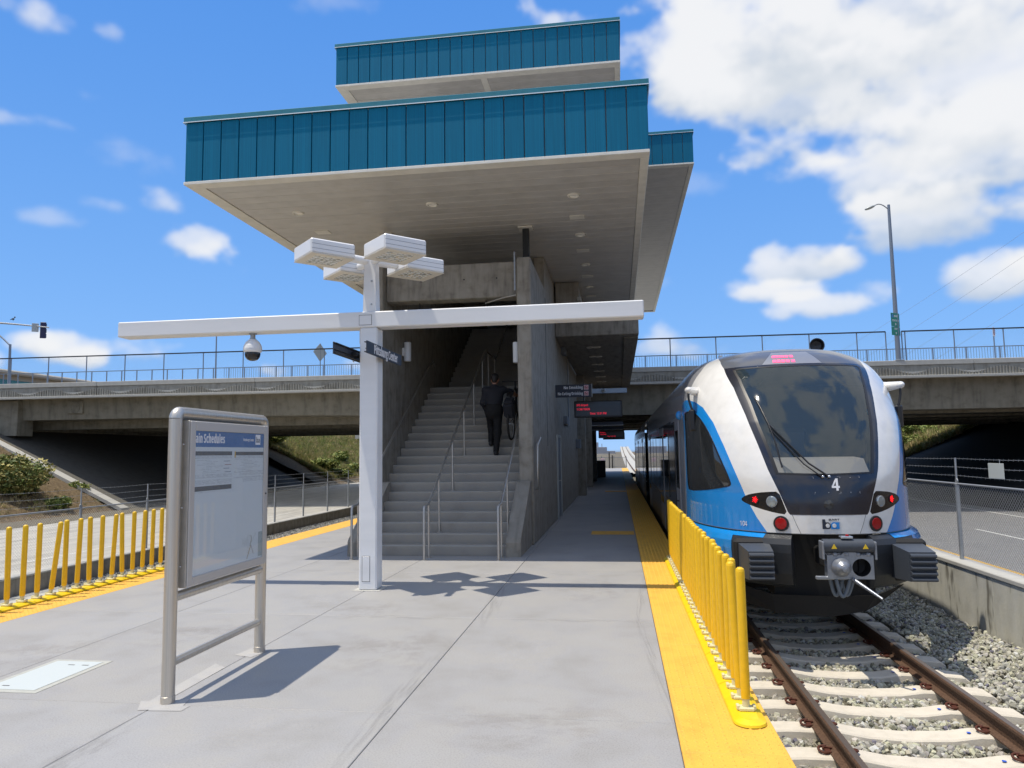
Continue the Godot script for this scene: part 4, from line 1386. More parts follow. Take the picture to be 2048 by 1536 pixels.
	part("mount", lathem([Vector2(0.055, 0.0), Vector2(0.055, -0.012), Vector2(0.034, -0.02), Vector2(0.034, -0.07), Vector2(0.044, -0.075), Vector2(0.044, -0.09), Vector2(0.06, -0.10)], 20), M.galvanised, d)
	part("housing", lathem([Vector2(0.05, -0.085), Vector2(0.09, -0.12), Vector2(0.118, -0.17), Vector2(0.127, -0.215), Vector2(0.125, -0.245), Vector2(0.112, -0.265), Vector2(0.103, -0.27)], 28), M.white_paint, d)
	part("dome", lathem([Vector2(0.103, -0.268), Vector2(0.105, -0.295), Vector2(0.095, -0.335), Vector2(0.07, -0.367), Vector2(0.035, -0.382), Vector2(0.0, -0.386)], 28), M.lens_dark, d)
	# two name boards on the pole
	var lab := ["navy name board on the right side of the light mast reading Pittsburg Center", "navy name board on the left side of the light mast seen from its inner side"]
	for k in 2:
		var x := -3.065 if k == 0 else -3.50
		var s := thing("name_board", lab[k], "sign", V(x, 3.10, 9.42))
		part("board", sbox(Vector3(0.016, 0.155, 1.46), 0.003), M.sign_navy, s)
		var lips := new_st()
		var sd := 1.0 if k == 1 else -1.0
		for y: float in [0.062, -0.062]: box(lips, Vector3(sd * 0.022, y, 0), Vector3(0.03, 0.012, 1.44), 0.002)
		box(lips, Vector3(sd * 0.016, -0.02, 0), Vector3(0.012, 0.01, 1.44), 0.002)
		part("channel", lips.commit(), M.black_steel, s)
		for z: float in [-0.1, 0.1]:
			part("bracket", sbox(Vector3(0.075, 0.05, 0.03), 0.003), M.black_steel, s, Transform3D(Basis.IDENTITY, Vector3(sd * 0.045, 0.0, z)))
		text("lettering", "Pittsburg Center", 0.125, M.sign_white, s, Transform3D(Basis(Vector3.UP, -sd * PI / 2), Vector3(-sd * 0.0095, 0.0, -0.03)), true, 0.78)

func make_board() -> void:
	var x := -3.25
	var t := thing("timetable_board", "stainless framed train schedule board standing on the left of the platform", "notice board", V(x, 0, 5.7))
	var r := 0.047
	var z0 := -0.665     # plan z from the middle, near post
	var z1 := 0.70
	var h := 2.13
	var fr := []
	fr.append(V(0, 0.0, z0))
	fr.append(V(0, h - 0.10, z0))
	for i in 5:
		var a := PI / 2 * (i + 1) / 6.0
		fr.append(V(0, h - 0.10 + sin(a) * 0.055, z0 + 0.055 * (1 - cos(a))))
	fr.append(V(0, h - 0.045, z0 + 0.08))
	part("post", tubem([V(0, 0, z0), V(0, h - 0.09, z0)], r, 18), M.stainless, t)
	part("post", tubem([V(0, 0, z1), V(0, h - 0.09, z1)], r, 18), M.stainless, t)
	var top := [V(0, h - 0.09, z0)]
	for i in 7:
		var a := PI / 2 * (i + 1) / 7.0
		top.append(V(0, h - 0.09 + sin(a) * 0.045, z0 + 0.045 * (1 - cos(a))))
	for i in 7:
		var a := PI / 2 * (1.0 - i / 7.0)
		top.append(V(0, h - 0.09 + sin(a) * 0.045, z1 - 0.045 * (1 - cos(a))))
	top.append(V(0, h - 0.09, z1))
	part("top_rail", tubem(top, r, 18), M.stainless, t)
	part("rail", tubem([V(0, 0.735, z0 + 0.02), V(0, 0.735, z1 - 0.02)], 0.036, 14), M.stainless, t)
	part("rail", tubem([V(0, 0.27, z0 + 0.02), V(0, 0.27, z1 - 0.02)], 0.03, 14), M.stainless, t)
	for z in [z0, z1]:
		part("base_collar", lathem([Vector2(r + 0.0035, 0.0), Vector2(r + 0.0035, 0.05), Vector2(r, 0.052)], 18), M.stainless, t, Transform3D(Basis.IDENTITY, V(0, 0, z)))
	# display case facing the track side
	var c0 := -0.605
	var c1 := 0.63
	var cs := part("display_case", boxm(-0.05, 0.075, 0.795, 2.03, c0, c1, 0.004), M.stainless_dull, t)
	part("door_frame", boxm(0.0755, 0.088, 0.80, 2.025, c0 + 0.005, c0 + 0.07, 0.004), M.case_grey, cs)
	part("door_frame", boxm(0.0755, 0.088, 0.80, 2.025, c1 - 0.075, c1 - 0.005, 0.004), M.case_grey, cs)
	part("door_frame", boxm(0.0755, 0.088, 1.955, 2.025, c0 + 0.073, c1 - 0.078, 0.004), M.case_grey, cs)
	part("door_frame", boxm(0.0755, 0.088, 0.80, 0.865, c0 + 0.073, c1 - 0.078, 0.004), M.case_grey, cs)
	part("lock", lathem([Vector2(0.0, 0.006), Vector2(0.008, 0.005), Vector2(0.009, 0)], 8, Transform3D(Basis(Vector3.FORWARD, PI / 2), Vector3.ZERO)), M.black_steel, cs, Transform3D(Basis.IDENTITY, V(0.088, 1.42, c1 - 0.04)))
	var rv := new_st()
	for y: float in [0.95, 1.38, 1.85]: lathe(rv, [Vector2(0.006, 0), Vector2(0.0, 0.004)], 8, Transform3D(Basis(Vector3.RIGHT, PI / 2), V(0.03, y, c0 - 0.0)))
	part("rivet", rv.commit(), M.chrome, cs).set_meta("kind", "stuff")
	# the poster print, then the pane
	var pw := c1 - c0 - 0.10
	var ph := 1.16
	var poster := thing("schedule_poster", "white train schedule poster with a blue heading inside the board", "poster", V(x + 0.078, 1.41, 5.7 + (c0 + c1) / 2))
	var sheet_m := new_st()
	var hz := pw / 2
	var hy := ph / 2
	var vs := [[Vector3(0, hy, hz), Vector2(0, 0)], [Vector3(0, hy, -hz), Vector2(1, 0)], [Vector3(0, -hy, -hz), Vector2(1, 1)], [Vector3(0, -hy, hz), Vector2(0, 1)]]
	for i in [0, 1, 2, 0, 2, 3]:
		sheet_m.set_normal(Vector3.RIGHT)
		sheet_m.set_uv(vs[i][1])
		sheet_m.add_vertex(vs[i][0])
	var pm := mat("poster_print", Color(1, 1, 1), 0.6)
	pm.albedo_texture = poster_print()
	part("sheet", sheet_m.commit(), pm, poster)
	var face := Basis(Vector3.UP, PI / 2)
	text("heading", "ain Schedules", 0.074, M.sign_white, poster, Transform3D(face, Vector3(0.001, hy - 0.094, 0.540)), true, 0.66, HORIZONTAL_ALIGNMENT_LEFT)
	text("station_line", "Pittsburg Center", 0.022, M.sign_white, poster, Transform3D(face, Vector3(0.0006, hy - 0.094, -0.27)), false, 0.9)
	var lg := part("logo_field", sbox(Vector3(0.003, 0.088, 0.085)), M.sign_white, poster, Transform3D(Basis.IDENTITY, Vector3(0.0005, hy - 0.090, -0.435)))
	text("logo_letters", "ba", 0.05, M.sign_navy, lg, Transform3D(face, Vector3(0.001, -0.004, 0)), true, 0.95)
	part("pane", boxm(0.0825, 0.0855, 0.866, 1.954, c0 + 0.071, c1 - 0.076), M.poster_glass, cs)

func poster_print() -> ImageTexture:
	var w := 700
	var h := 760
	var im := Image.create(w, h, false, Image.FORMAT_RGB8)
	im.fill(Color(0.74, 0.77, 0.79))
	im.fill_rect(Rect2i(0, 0, w, 104), Color(0.0, 0.33, 0.58))
	var r := RandomNumberGenerator.new()
	r.seed = 4
	var bar := Color(0.20, 0.20, 0.22)
	im.fill_rect(Rect2i(20, 126, 330, 21), bar)
	im.fill_rect(Rect2i(384, 128, 300, 20), bar)
	im.fill_rect(Rect2i(374, 126, 12, 34), Color(0.75, 0.6, 0.15))
	im.fill_rect(Rect2i(20, 302, 330, 24), bar)
	# rows of tiny print: short dashes at the pitch of figures
	var rows := func(x0: int, x1: int, y0: int, y1: int, step: int, dens: float, c: Color) -> void:
		var y := y0
		while y < y1:
			var x := x0
			while x < x1:
				if r.randf() < dens: im.fill_rect(Rect2i(x, y, r.randi_range(4, 8), 2), c.lerp(Color(0.8, 0.8, 0.8), r.randf() * 0.4))
				x += 11
			y += step
	var ink := Color(0.36, 0.39, 0.44)
	rows.call(20, 350, 150, 164, 5, 0.95, ink)
	rows.call(376, 684, 152, 164, 5, 0.95, ink)
	for k in 9:
		var y := 170 + k * 8
		var a := r.randi_range(20, 120)
		rows.call(a, a + r.randi_range(90, 170), y, y + 1, 6, 0.95, ink)
		a = r.randi_range(380, 470)
		rows.call(a, a + r.randi_range(110, 200), y, y + 1, 6, 0.95, ink)
	for k in 4: im.fill_rect(Rect2i(270 + k % 2 * 10, 176 + k * 19, r.randi_range(50, 74), 3), Color(0.5, 0.3, 0.3) if k == 1 else ink)
	rows.call(24, 350, 244, 264, 5, 0.9, ink)
	rows.call(24, 350, 272, 296, 5, 0.9, ink)
	rows.call(372, 684, 236, 242, 4, 0.95, ink)
	rows.call(430, 684, 246, 260, 5, 0.9, ink)
	rows.call(372, 684, 266, 272, 4, 0.95, ink)
	rows.call(460, 684, 276, 292, 5, 0.9, ink)
	rows.call(20, 230, 332, 334, 4, 0.9, ink)
	# route map low on the right
	for i in 130:
		var v := i / 130.0
		im.fill_rect(Rect2i(556 + int(6 * sin(v * 5)), 600 + int(v * 60), 8, 3), Color(0.55, 0.55, 0.5))
		im.fill_rect(Rect2i(556 - int(40 * v), 655 + int(v * 70), 9, 3), Color(0.6, 0.57, 0.5))
		im.fill_rect(Rect2i(560 + int(26 * v), 655 + int(v * 50), 8, 3), Color(0.58, 0.6, 0.62))
		im.fill_rect(Rect2i(562 + int(50 * v), 640 - int(v * 50), 4, 3), Color(0.65, 0.66, 0.66))
	rows.call(470, 520, 612, 660, 8, 0.8, ink)
	rows.call(520, 545, 600, 700, 9, 0.8, ink)
	im.fill_rect(Rect2i(640, 590, 50, 140), Color(0.58, 0.62, 0.62))
	rows.call(645, 690, 595, 725, 9, 0.7, ink)
	return ImageTexture.create_from_image(im)

func make_posts() -> void:
	# yellow flexible posts in two rows on yellow base strips
	var st := new_st()
	lathe(st, [Vector2(0.029, 0.075), Vector2(0.031, 0.12), Vector2(0.0305, 0.895), Vector2(0.027, 0.912), Vector2(0.015, 0.922), Vector2(0.0, 0.925)], 18)
	var shaft := st.commit()
	var ft := new_st()
	lathe(ft, [Vector2(0.024, 0.0), Vector2(0.024, 0.08)], 12)
	box(ft, Vector3(0, 0.012, 0), Vector3(0.10, 0.024, 0.075), 0.006)
	box(ft, Vector3(-0.052, 0.02, 0), Vector3(0.02, 0.03, 0.05), 0.004)
	box(ft, Vector3(0.052, 0.02, 0), Vector3(0.02, 0.03, 0.05), 0.004)
	var foot := ft.commit()
	var bolt := lathem([Vector2(0.006, 0.0), Vector2(0.006, 0.004), Vector2(0.0, 0.005)], 6, Transform3D(Basis(Vector3.FORWARD, PI / 2), Vector3(-0.031, 0.12, 0)))
	var cream := mat("foot_cream", Color(0.66, 0.60, 0.36), 0.5)
	for side in 2:
		var cx := 0.79 if side == 0 else -7.19
		var sd := "right" if side == 0 else "left"
		var z0 := 4.96 if side == 0 else 4.96
		var z1 := 12.32
		# base strip: long low curb with rounded ends
		var b := thing("yellow_curb", "long low yellow curb strip under the %s row of yellow posts" % sd, "curb", V(cx, 0.006, 0))
		var n := 9
		var len := (z1 - z0) / n
		for i in n:
			var cs := new_st()
			var a0 := z0 + i * len
			var prof := [Vector2(-0.105, 0.0), Vector2(-0.10, 0.014), Vector2(-0.055, 0.034), Vector2(0.055, 0.034), Vector2(0.10, 0.014), Vector2(0.105, 0.0)]
			var first := i == 0
			for k in prof.size() - 1:
				var p: Vector2 = prof[k]
				var q: Vector2 = prof[k + 1]
				quad(cs, V(p.x, p.y, a0 + (0.09 if first else 0.003)), V(q.x, q.y, a0 + (0.09 if first else 0.003)), V(q.x, q.y, a0 + len - 0.003), V(p.x, p.y, a0 + len - 0.003), Vector3(p.x + q.x, 0.1, 0))
			if first:      # rounded nose
				for k in 12:
					var t0 := PI * k / 12.0
					var t1 := PI * (k + 1) / 12.0
					for m in 3:
						var ra: float = [0.105, 0.10, 0.055, 0.0][m]
						var rb: float = [0.105, 0.10, 0.055, 0.0][m + 1]
						var ya: float = [0.0, 0.014, 0.034, 0.034][m]
						var yb: float = [0.0, 0.014, 0.034, 0.034][m + 1]
						var f := func(r: float, y: float, t: float) -> Vector3: return V(cos(t) * r, y, a0 + 0.09 - sin(t) * r)
						quad(cs, f.call(ra, ya, t0), f.call(ra, ya, t1), f.call(rb, yb, t1), f.call(rb, yb, t0), Vector3(0, 1, 0.3))
			part("curb_segment", cs.commit(), M.curb_yellow, b)
		rng.seed = 31 + side
		var leans := {}
		if side == 0: leans = {0: Vector2(0.0, 0.02), 1: Vector2(-0.03, 0.06), 4: Vector2(-0.02, -0.05), 7: Vector2(0.02, 0.06), 9: Vector2(-0.02, -0.05), 12: Vector2(0, 0.07)}
		else: leans = {15: Vector2(0.10, 0.02), 17: Vector2(0.03, 0.0), 20: Vector2(0.05, 0.0), 21: Vector2(-0.035, 0.0), 23: Vector2(0.03, 0)}
		var t0: Node3D = null
		for k in 32:
			var z := 5.18 + 0.2265 * k
			var label := "%s yellow flexible post from the near end of the %s row" % [ordinal(k + 1), sd]
			var at := V(cx, 0.04, z)
			var o: Node3D
			if t0 == null:
				o = thing("flexible_post", label, "bollard", at, 0.0, "yellow flexible posts of the %s row" % sd)
				part("foot", foot, cream, o)
				part("post", shaft, M.post_yellow, o)
				part("bolt", bolt, M.galvanised, o)
				t0 = o
			else:
				o = dup(t0, label, at)
			var ln: Vector2 = leans.get(k, Vector2(rng.randf_range(-0.012, 0.012), rng.randf_range(-0.012, 0.012)))
			var sh: Node3D = o.get_node("post")
			sh.transform = Transform3D(Basis(Vector3.RIGHT, -ln.y) * Basis(Vector3.FORWARD, ln.x), Vector3.ZERO)
			o.get_node("bolt").transform = sh.transform

func make_platform_bits() -> void:
	# white utility cover set in the slab at the left
	var c := thing("utility_cover", "white rectangular utility cover set flush in the platform slab", "hatch", V(-4.66, 0, 5.56))
	part("rim", boxm(-0.27, 0.27, 0.0, 0.004, -0.43, 0.43, 0.002), M.cover_rim, c)
	part("lid", boxm(-0.215, 0.215, 0.0035, 0.008, -0.375, 0.375, 0.002), M.cover_white, c)
	for q: Array in [[0.13, 0.27], [0.0, 0.27], [-0.1, -0.3]]:
		part("slot", boxm(q[0] - 0.03, q[0] + 0.03, 0.0078, 0.0088, q[1] - 0.008, q[1] + 0.008), M.joint_filler, c)
	# pale grout patches round the board posts
	var g := new_st()
	for q: Array in [[-3.27, 5.0, 0.17, 0.11, 0.35], [-3.18, 4.93, 0.14, 0.06, 0.1], [-3.3, 6.38, 0.11, 0.15, -0.2], [-3.36, 5.5, 0.07, 0.5, 0.02]]:
		var bs := Basis(Vector3.UP, q[4])
		var cc := V(q[0], 0.0028 + 0.0006 * q[4], q[1])
		quad(g, cc + bs * Vector3(-q[2], 0, -q[3]), cc + bs * Vector3(q[2], 0, -q[3] * 0.8), cc + bs * Vector3(q[2] * 0.9, 0, q[3]), cc + bs * Vector3(-q[2] * 0.8, 0, q[3] * 0.9), Vector3.UP)
	part("grout_patch", g.commit(), M.slab_pale, get_node("platform")).set_meta("kind", "stuff")
	# dirt, damp runs and worn patches on the slabs
	var qm := new_st()
	var cs := [[Vector3(-1, 0, -1), Vector2(0, 0)], [Vector3(1, 0, -1), Vector2(1, 0)], [Vector3(1, 0, 1), Vector2(1, 1)], [Vector3(-1, 0, 1), Vector2(0, 1)]]
	for i in [0, 1, 2, 0, 2, 3]:
		qm.set_normal(Vector3.UP)
		qm.set_uv(cs[i][1])
		qm.add_vertex(cs[i][0])
	var sheet_q := qm.commit()
	var kn := 0
	for q: Array in [[-3.22, 4.05, 0.16, 0.75, 0], [-3.12, 3.3, 0.22, 0.6, 0], [-1.62, 5.2, 0.10, 1.4, 0], [-1.5, 8.9, 0.12, 1.6, 0], [-2.2, 7.85, 0.9, 0.10, 0], [-0.5, 7.85, 0.8, 0.09, 0], [0.26, 6.2, 0.06, 2.2, 0], [0.25, 9.4, 0.06, 1.8, 0], [-2.1, 6.6, 0.7, 0.9, 1], [-0.6, 4.9, 0.8, 0.55, 1], [-4.2, 7.0, 0.8, 0.7, 1], [-2.9, 8.2, 0.5, 0.6, 1], [-0.4, 9.6, 0.6, 0.9, 1], [-2.3, 4.6, 0.6, 0.5, 2], [-0.9, 6.5, 0.5, 0.9, 2], [-3.5, 8.6, 0.5, 0.5, 2], [-5.3, 6.2, 0.6, 0.8, 1], [-3.3, 9.5, 0.35, 0.35, 2]]:
		kn += 1
		part("slab_stain", sheet_q, M.slab_stains[q[4]], get_node("platform"), Transform3D(Basis(Vector3.UP, 0.07 * sin(kn * 2.1)) * Basis.from_scale(Vector3(q[2], 1, q[3])), V(q[0], 0.0015 + 0.0004 * (kn % 6), q[1])))
	# rule signs and display hung from the slab
	var s := thing("rules_sign", "dark hanging sign reading No Smoking and No Eating/Drinking beside the right wall", "sign", V(-1.13, 3.37, 19.4))
	part("sign_panel", sbox(Vector3(0.97, 0.335, 0.05), 0.004), M.sign_navy, s)
	for x: float in [-0.488, 0.488]: part("edge_trim", sbox(Vector3(0.012, 0.36, 0.06), 0.002), M.sign_back, s, Transform3D(Basis.IDENTITY, Vector3(x, 0, 0)))
	text("lettering", "No Smoking", 0.078, M.sign_white, s, Transform3D(Basis.IDENTITY, Vector3(0.255, 0.085, 0.027)), true, 0.88, HORIZONTAL_ALIGNMENT_RIGHT)
	text("lettering", "No Eating/Drinking", 0.078, M.sign_white, s, Transform3D(Basis.IDENTITY, Vector3(0.255, -0.075, 0.027)), true, 0.72, HORIZONTAL_ALIGNMENT_RIGHT)
	for y: float in [0.085, -0.075]:
		var p := part("pictogram", sbox(Vector3(0.118, 0.125, 0.006), 0.002), M.sign_pink, s, Transform3D(Basis.IDENTITY, Vector3(0.34, y, 0.028)))
		var ring := []
		for i in 17: ring.append(Vector3(cos(TAU * i / 16) * 0.042, sin(TAU * i / 16) * 0.042, 0.004))
		var rs := new_st()
		tube(rs, ring, 0.006, 5, false)
		tube(rs, [Vector3(-0.03, 0.03, 0.004), Vector3(0.03, -0.03, 0.004)], 0.006, 5)
		part("prohibition_ring", rs.commit(), M.sign_red, p)
		part("symbol", sbox(Vector3(0.045, 0.014, 0.005)), M.black_steel, p, Transform3D(Basis.IDENTITY, Vector3(-0.003, -0.004, 0.003)))
	part("bracket", sbox(Vector3(0.05, 0.06, 0.06)), M.black_steel, s, Transform3D(Basis.IDENTITY, Vector3(-0.47, 0.0, -0.03)))
	var bar := thing("camera_bar", "blue grey bar with a small dome camera above the red text display", "camera", V(-0.35, 3.42, 20.3))
	part("bar", sbox(Vector3(1.26, 0.13, 0.12), 0.006), M.bar_blue_grey, bar)
	part("camera_dome", lathem([Vector2(0.0, -0.06), Vector2(0.04, -0.05), Vector2(0.055, -0.02), Vector2(0.055, 0.02)], 14), M.sign_back, bar, Transform3D(Basis.IDENTITY, Vector3(0.0, 0.02, 0.09)))
	part("camera_lens", lathem([Vector2(0.022, 0.0), Vector2(0.0, 0.012)], 10, Transform3D(Basis(Vector3.RIGHT, PI / 2), Vector3.ZERO)), M.lens_dark, bar, Transform3D(Basis.IDENTITY, Vector3(0.01, 0.02, 0.14)))
	display(V(-0.52, 2.94, 20.6), 1.33, 0.46, "black display with red text hanging beside the right wall over the platform", true)
	display(V(-0.35, 2.73, 42.0), 1.45, 0.42, "far black display with red text under the road bridge", true)
	display(V(-0.24, 2.72, 46.5), 1.35, 0.42, "farthest black display, half hidden behind the display under the bridge", false)
	for q: Array in [[38.0, 3.20, "first dark sign bar hanging across the platform under the bridge", 1.7], [40.0, 3.03, "second dark sign bar hanging across the platform under the bridge", 1.75]]:
		var b := thing("sign_bar", q[2], "sign", V(-0.55, q[1], q[0]))
		part("panel", sbox(Vector3(q[3], 0.16, 0.08), 0.006), M.sign_navy, b)
		part("light_edge", sbox(Vector3(q[3], 0.02, 0.10), 0.004), M.sign_white, b, Transform3D(Basis.IDENTITY, Vector3(0, -0.10, 0)))
	# dark bin shape at the far column
	var bin := thing("litter_bin", "dark litter bin in the shade at the far end of the platform", "bin", V(-1.35, 0, 52.0))
	part("body", sbox(Vector3(0.9, 1.05, 0.6), 0.03), M.black_steel, bin, Transform3D(Basis.IDENTITY, Vector3(0, 0.525, 0)))
	part("lid", sbox(Vector3(0.94, 0.1, 0.64), 0.03), M.black_plastic, bin, Transform3D(Basis.IDENTITY, Vector3(0, 1.10, 0)))

func display(at: Vector3, w: float, h: float, label: String, written: bool) -> void:
	var d := thing("text_display", label, "display", at)
	part("housing", sbox(Vector3(w, h, 0.18), 0.012), M.black_plastic, d)
	part("screen", sbox(Vector3(w - 0.09, h - 0.08, 0.006), 0.002), M.screen_dark, d, Transform3D(Basis.IDENTITY, Vector3(0, 0.005, 0.091)))
	part("hanger", tubem([Vector3(-w * 0.3, h / 2, 0), Vector3(-w * 0.3, h / 2 + 0.5, 0)], 0.015, 6), M.black_steel, d)
	if written:
		text("lettering", "SFO Airport", 0.062, M.led_text, d, Transform3D(Basis.IDENTITY, Vector3(-w / 2 + 0.07, h * 0.25, 0.095)), true, 0.72, HORIZONTAL_ALIGNMENT_LEFT)
		text("lettering", "1 CAR TRAIN", 0.062, M.led_text, d, Transform3D(Basis.IDENTITY, Vector3(-w / 2 + 0.07, 0.0, 0.095)), true, 0.76, HORIZONTAL_ALIGNMENT_LEFT)
		text("lettering", "Time: 12:51 PM", 0.062, M.led_text, d, Transform3D(Basis.IDENTITY, Vector3(0.0, -h * 0.27, 0.095)), true, 0.80)

# ---------------------------------------------------------------- the train
const NY := [0.55, 0.95, 1.2, 1.44, 1.8, 2.12, 2.5, 2.84, 3.0, 3.12, 3.22, 3.32]
const NZ := [9.37, 9.37, 9.38, 9.43, 9.60, 9.81, 10.1, 10.42, 10.62, 10.85, 11.2, 12.2]
const N_TOP := 3.32

func half_width(y: float) -> float:
	var t := clampf((y - 2.3) / (N_TOP - 2.3), 0.0, 1.0)
	return 1.475 * pow(maxf(1.0 - pow(t, 3.2), 0.0), 1.0 / 3.2)

func front_z(y: float) -> float:
	# smooth through the measured points
	for i in NY.size() - 1:
		if y <= NY[i + 1] or i == NY.size() - 2:
			var t := clampf((y - NY[i]) / (NY[i + 1] - NY[i]), 0.0, 1.0)
			var p0: float = NZ[maxi(i - 1, 0)]
			var p3: float = NZ[mini(i + 2, NY.size() - 1)]
			var d: float = NY[i + 1] - NY[i]
			var m0: float = ((NZ[i + 1] - p0) / (NY[i + 1] - NY[maxi(i - 1, 0)])) * d if i > 0 else 0.0
			var m1: float = ((p3 - NZ[i]) / (NY[mini(i + 2, NY.size() - 1)] - NY[i])) * d
			var t2 := t * t
			var t3 := t2 * t
			return (2 * t3 - 3 * t2 + 1) * NZ[i] + (t3 - 2 * t2 + t) * m0 + (-2 * t3 + 3 * t2) * NZ[i + 1] + (t3 - t2) * m1
	return NZ[0]

func nose(a: float, y: float, off := 0.0) -> Vector3:
	var np := lerpf(2.25, 2.47, clampf((y - 1.2) / 0.9, 0, 1))
	var ll := lerpf(2.45, 2.0, clampf((y - 1.2) / 0.9, 0, 1))
	var t := a * PI / 2
	var s := signf(t) * pow(absf(sin(t)), 2.0 / np)
	var c := pow(absf(cos(t)), 2.0 / np)
	var p := V(TRACK + half_width(y) * s, y, front_z(y) + ll * (1.0 - c))
	if off != 0.0: p += nose_n(a, y) * off
	return p

func nose_n(a: float, y: float) -> Vector3:
	var e := 0.004
	var a0 := clampf(a - e, -0.9995, 0.9995)
	var a1 := clampf(a + e, -0.9995, 0.9995)
	var y0 := clampf(y - e, 0.4, N_TOP - 0.0006)
	var y1 := clampf(y + e, 0.41, N_TOP - 0.0001)
	var n := (nose(a1, (y0 + y1) / 2) - nose(a0, (y0 + y1) / 2)).cross(nose((a0 + a1) / 2, y1) - nose((a0 + a1) / 2, y0))
	if n.length_squared() < 1e-16: return Vector3.UP
	n = n.normalized()
	var out := V((TRACK) - TRACK, 0, 0)
	var c := nose(a, y) - V(TRACK, 1.6, 12.5)
	return n if n.dot(c) > 0 else -n

var n_as: Array = []
var n_ys: Array = []

# the part of the nose inside a region drawn in (a, y), as one mesh that follows the surface
func nose_mesh(region: PackedVector2Array, holes: Array, off: float, rim := 0.0) -> ArrayMesh:
	var st := new_st()
	var bb := Rect2(region[0], Vector2.ZERO)
	for p in region: bb = bb.expand(p)
	for i in n_as.size() - 1:
		if n_as[i + 1] < bb.position.x or n_as[i] > bb.end.x: continue
		for k in n_ys.size() - 1:
			if n_ys[k + 1] < bb.position.y or n_ys[k] > bb.end.y: continue
			var cell := PackedVector2Array([Vector2(n_as[i], n_ys[k]), Vector2(n_as[i + 1], n_ys[k]), Vector2(n_as[i + 1], n_ys[k + 1]), Vector2(n_as[i], n_ys[k + 1])])
			var bits: Array = Geometry2D.intersect_polygons(cell, region)
			for hole: PackedVector2Array in holes:
				var nx := []
				for b: PackedVector2Array in bits: nx.append_array(Geometry2D.clip_polygons(b, hole))
				bits = nx
			for b: PackedVector2Array in bits:
				var id := Geometry2D.triangulate_polygon(b)
				for m in range(0, id.size(), 3):
					var q: Array[Vector3] = []
					var n: Array[Vector3] = []
					for e in 3:
						var uv := b[id[m + e]]
						n.append(nose_n(uv.x, uv.y))
						q.append(nose(uv.x, uv.y) + n[e] * off)
					trin(st, q[0], q[1], q[2], n[0], n[1], n[2])
	if rim > 0.0:     # a returned edge, so that a proud panel has thickness
		for i in region.size():
			var a := region[i]
			var b := region[(i + 1) % region.size()]
			var n := int(a.distance_to(b) / 0.04) + 1
			for k in n:
				var u := a.lerp(b, float(k) / n)
				var v := a.lerp(b, float(k + 1) / n)
				var pu := nose(u.x, u.y)
				var pv := nose(v.x, v.y)
				var nu := nose_n(u.x, u.y)
				var out := (pv - pu).cross(nu)
				quad(st, pu + nu * off, pv + nu * off, pv + nu * (off - rim), pu + nu * (off - rim), out)
	return st.commit()

func mirrored(p: Array) -> Array:
	var o := []
	for i in range(p.size() - 1, -1, -1): o.append(Vector2(-p[i].x, p[i].y))
	return o

func smooth_poly(p: Array, times := 1) -> PackedVector2Array:
	var q := p
	for t in times:
		var o := []
		for i in q.size():
			var a: Vector2 = q[i]
			var b: Vector2 = q[(i + 1) % q.size()]
			o.append(a.lerp(b, 0.25))
			o.append(a.lerp(b, 0.75))
		q = o
	return PackedVector2Array(q)

func on_nose(a: float, y: float, off: float) -> Transform3D:
	return facing(nose_n(a, y), nose(a, y, off))

func disc(r: float, d: float, sides := 24) -> ArrayMesh:    # faces local +z
	return lathem([Vector2(r, 0.0), Vector2(r, d * 0.7), Vector2(r * 0.92, d), Vector2(0.0, d * 1.15)], sides, Transform3D(Basis(Vector3.RIGHT, PI / 2), Vector3.ZERO))

func ringm(r: float, w: float, d: float, sides := 24) -> ArrayMesh:
	return lathem([Vector2(r - w, 0.0), Vector2(r - w, d), Vector2(r, d), Vector2(r + 0.002, 0.0)], sides, Transform3D(Basis(Vector3.RIGHT, PI / 2), Vector3.ZERO))

func body_section(y0: float, y1: float, n: int) -> Array:
	var o := []
	for i in n + 1:
		var y := lerpf(y0, y1, float(i) / n)
		if y1 >= N_TOP - 0.001:
			y = y1 - (y1 - y0) * pow(1.0 - float(i) / n, 2.6)
		o.append(Vector2(half_width(y), y))
	return o

func side_band(st: SurfaceTool, y0: float, y1: float, z0: float, z1: float, off := 0.0, n := 1, side := 0) -> void:
	var sec := body_section(y0, y1, n)
	for s: float in [-1.0, 1.0]:
		if side != 0 and s != side: continue
		for i in sec.size() - 1:
			var a: Vector2 = sec[i]
			var b: Vector2 = sec[i + 1]
			var e := 0.002
			var na := Vector3(s, clampf(-(half_width(a.y + e) - half_width(a.y - e)) / (2 * e), 0, 60), 0).normalized()
			var nb := Vector3(s, clampf(-(half_width(minf(b.y + e, N_TOP)) - half_width(b.y - e)) / (e * (2.0 if b.y < N_TOP - e else 1.0)), 0, 60), 0).normalized()
			if b.y >= N_TOP - 0.0005: nb = Vector3.UP
			var p := V(TRACK + s * (a.x + off), a.y, z0)
			var q := V(TRACK + s * (b.x + off), b.y, z0)
			var r := V(TRACK + s * (b.x + off), b.y, z1)
			var t := V(TRACK + s * (a.x + off), a.y, z1)
			trin(st, p, q, r, na, nb, nb)
			trin(st, p, r, t, na, nb, na)

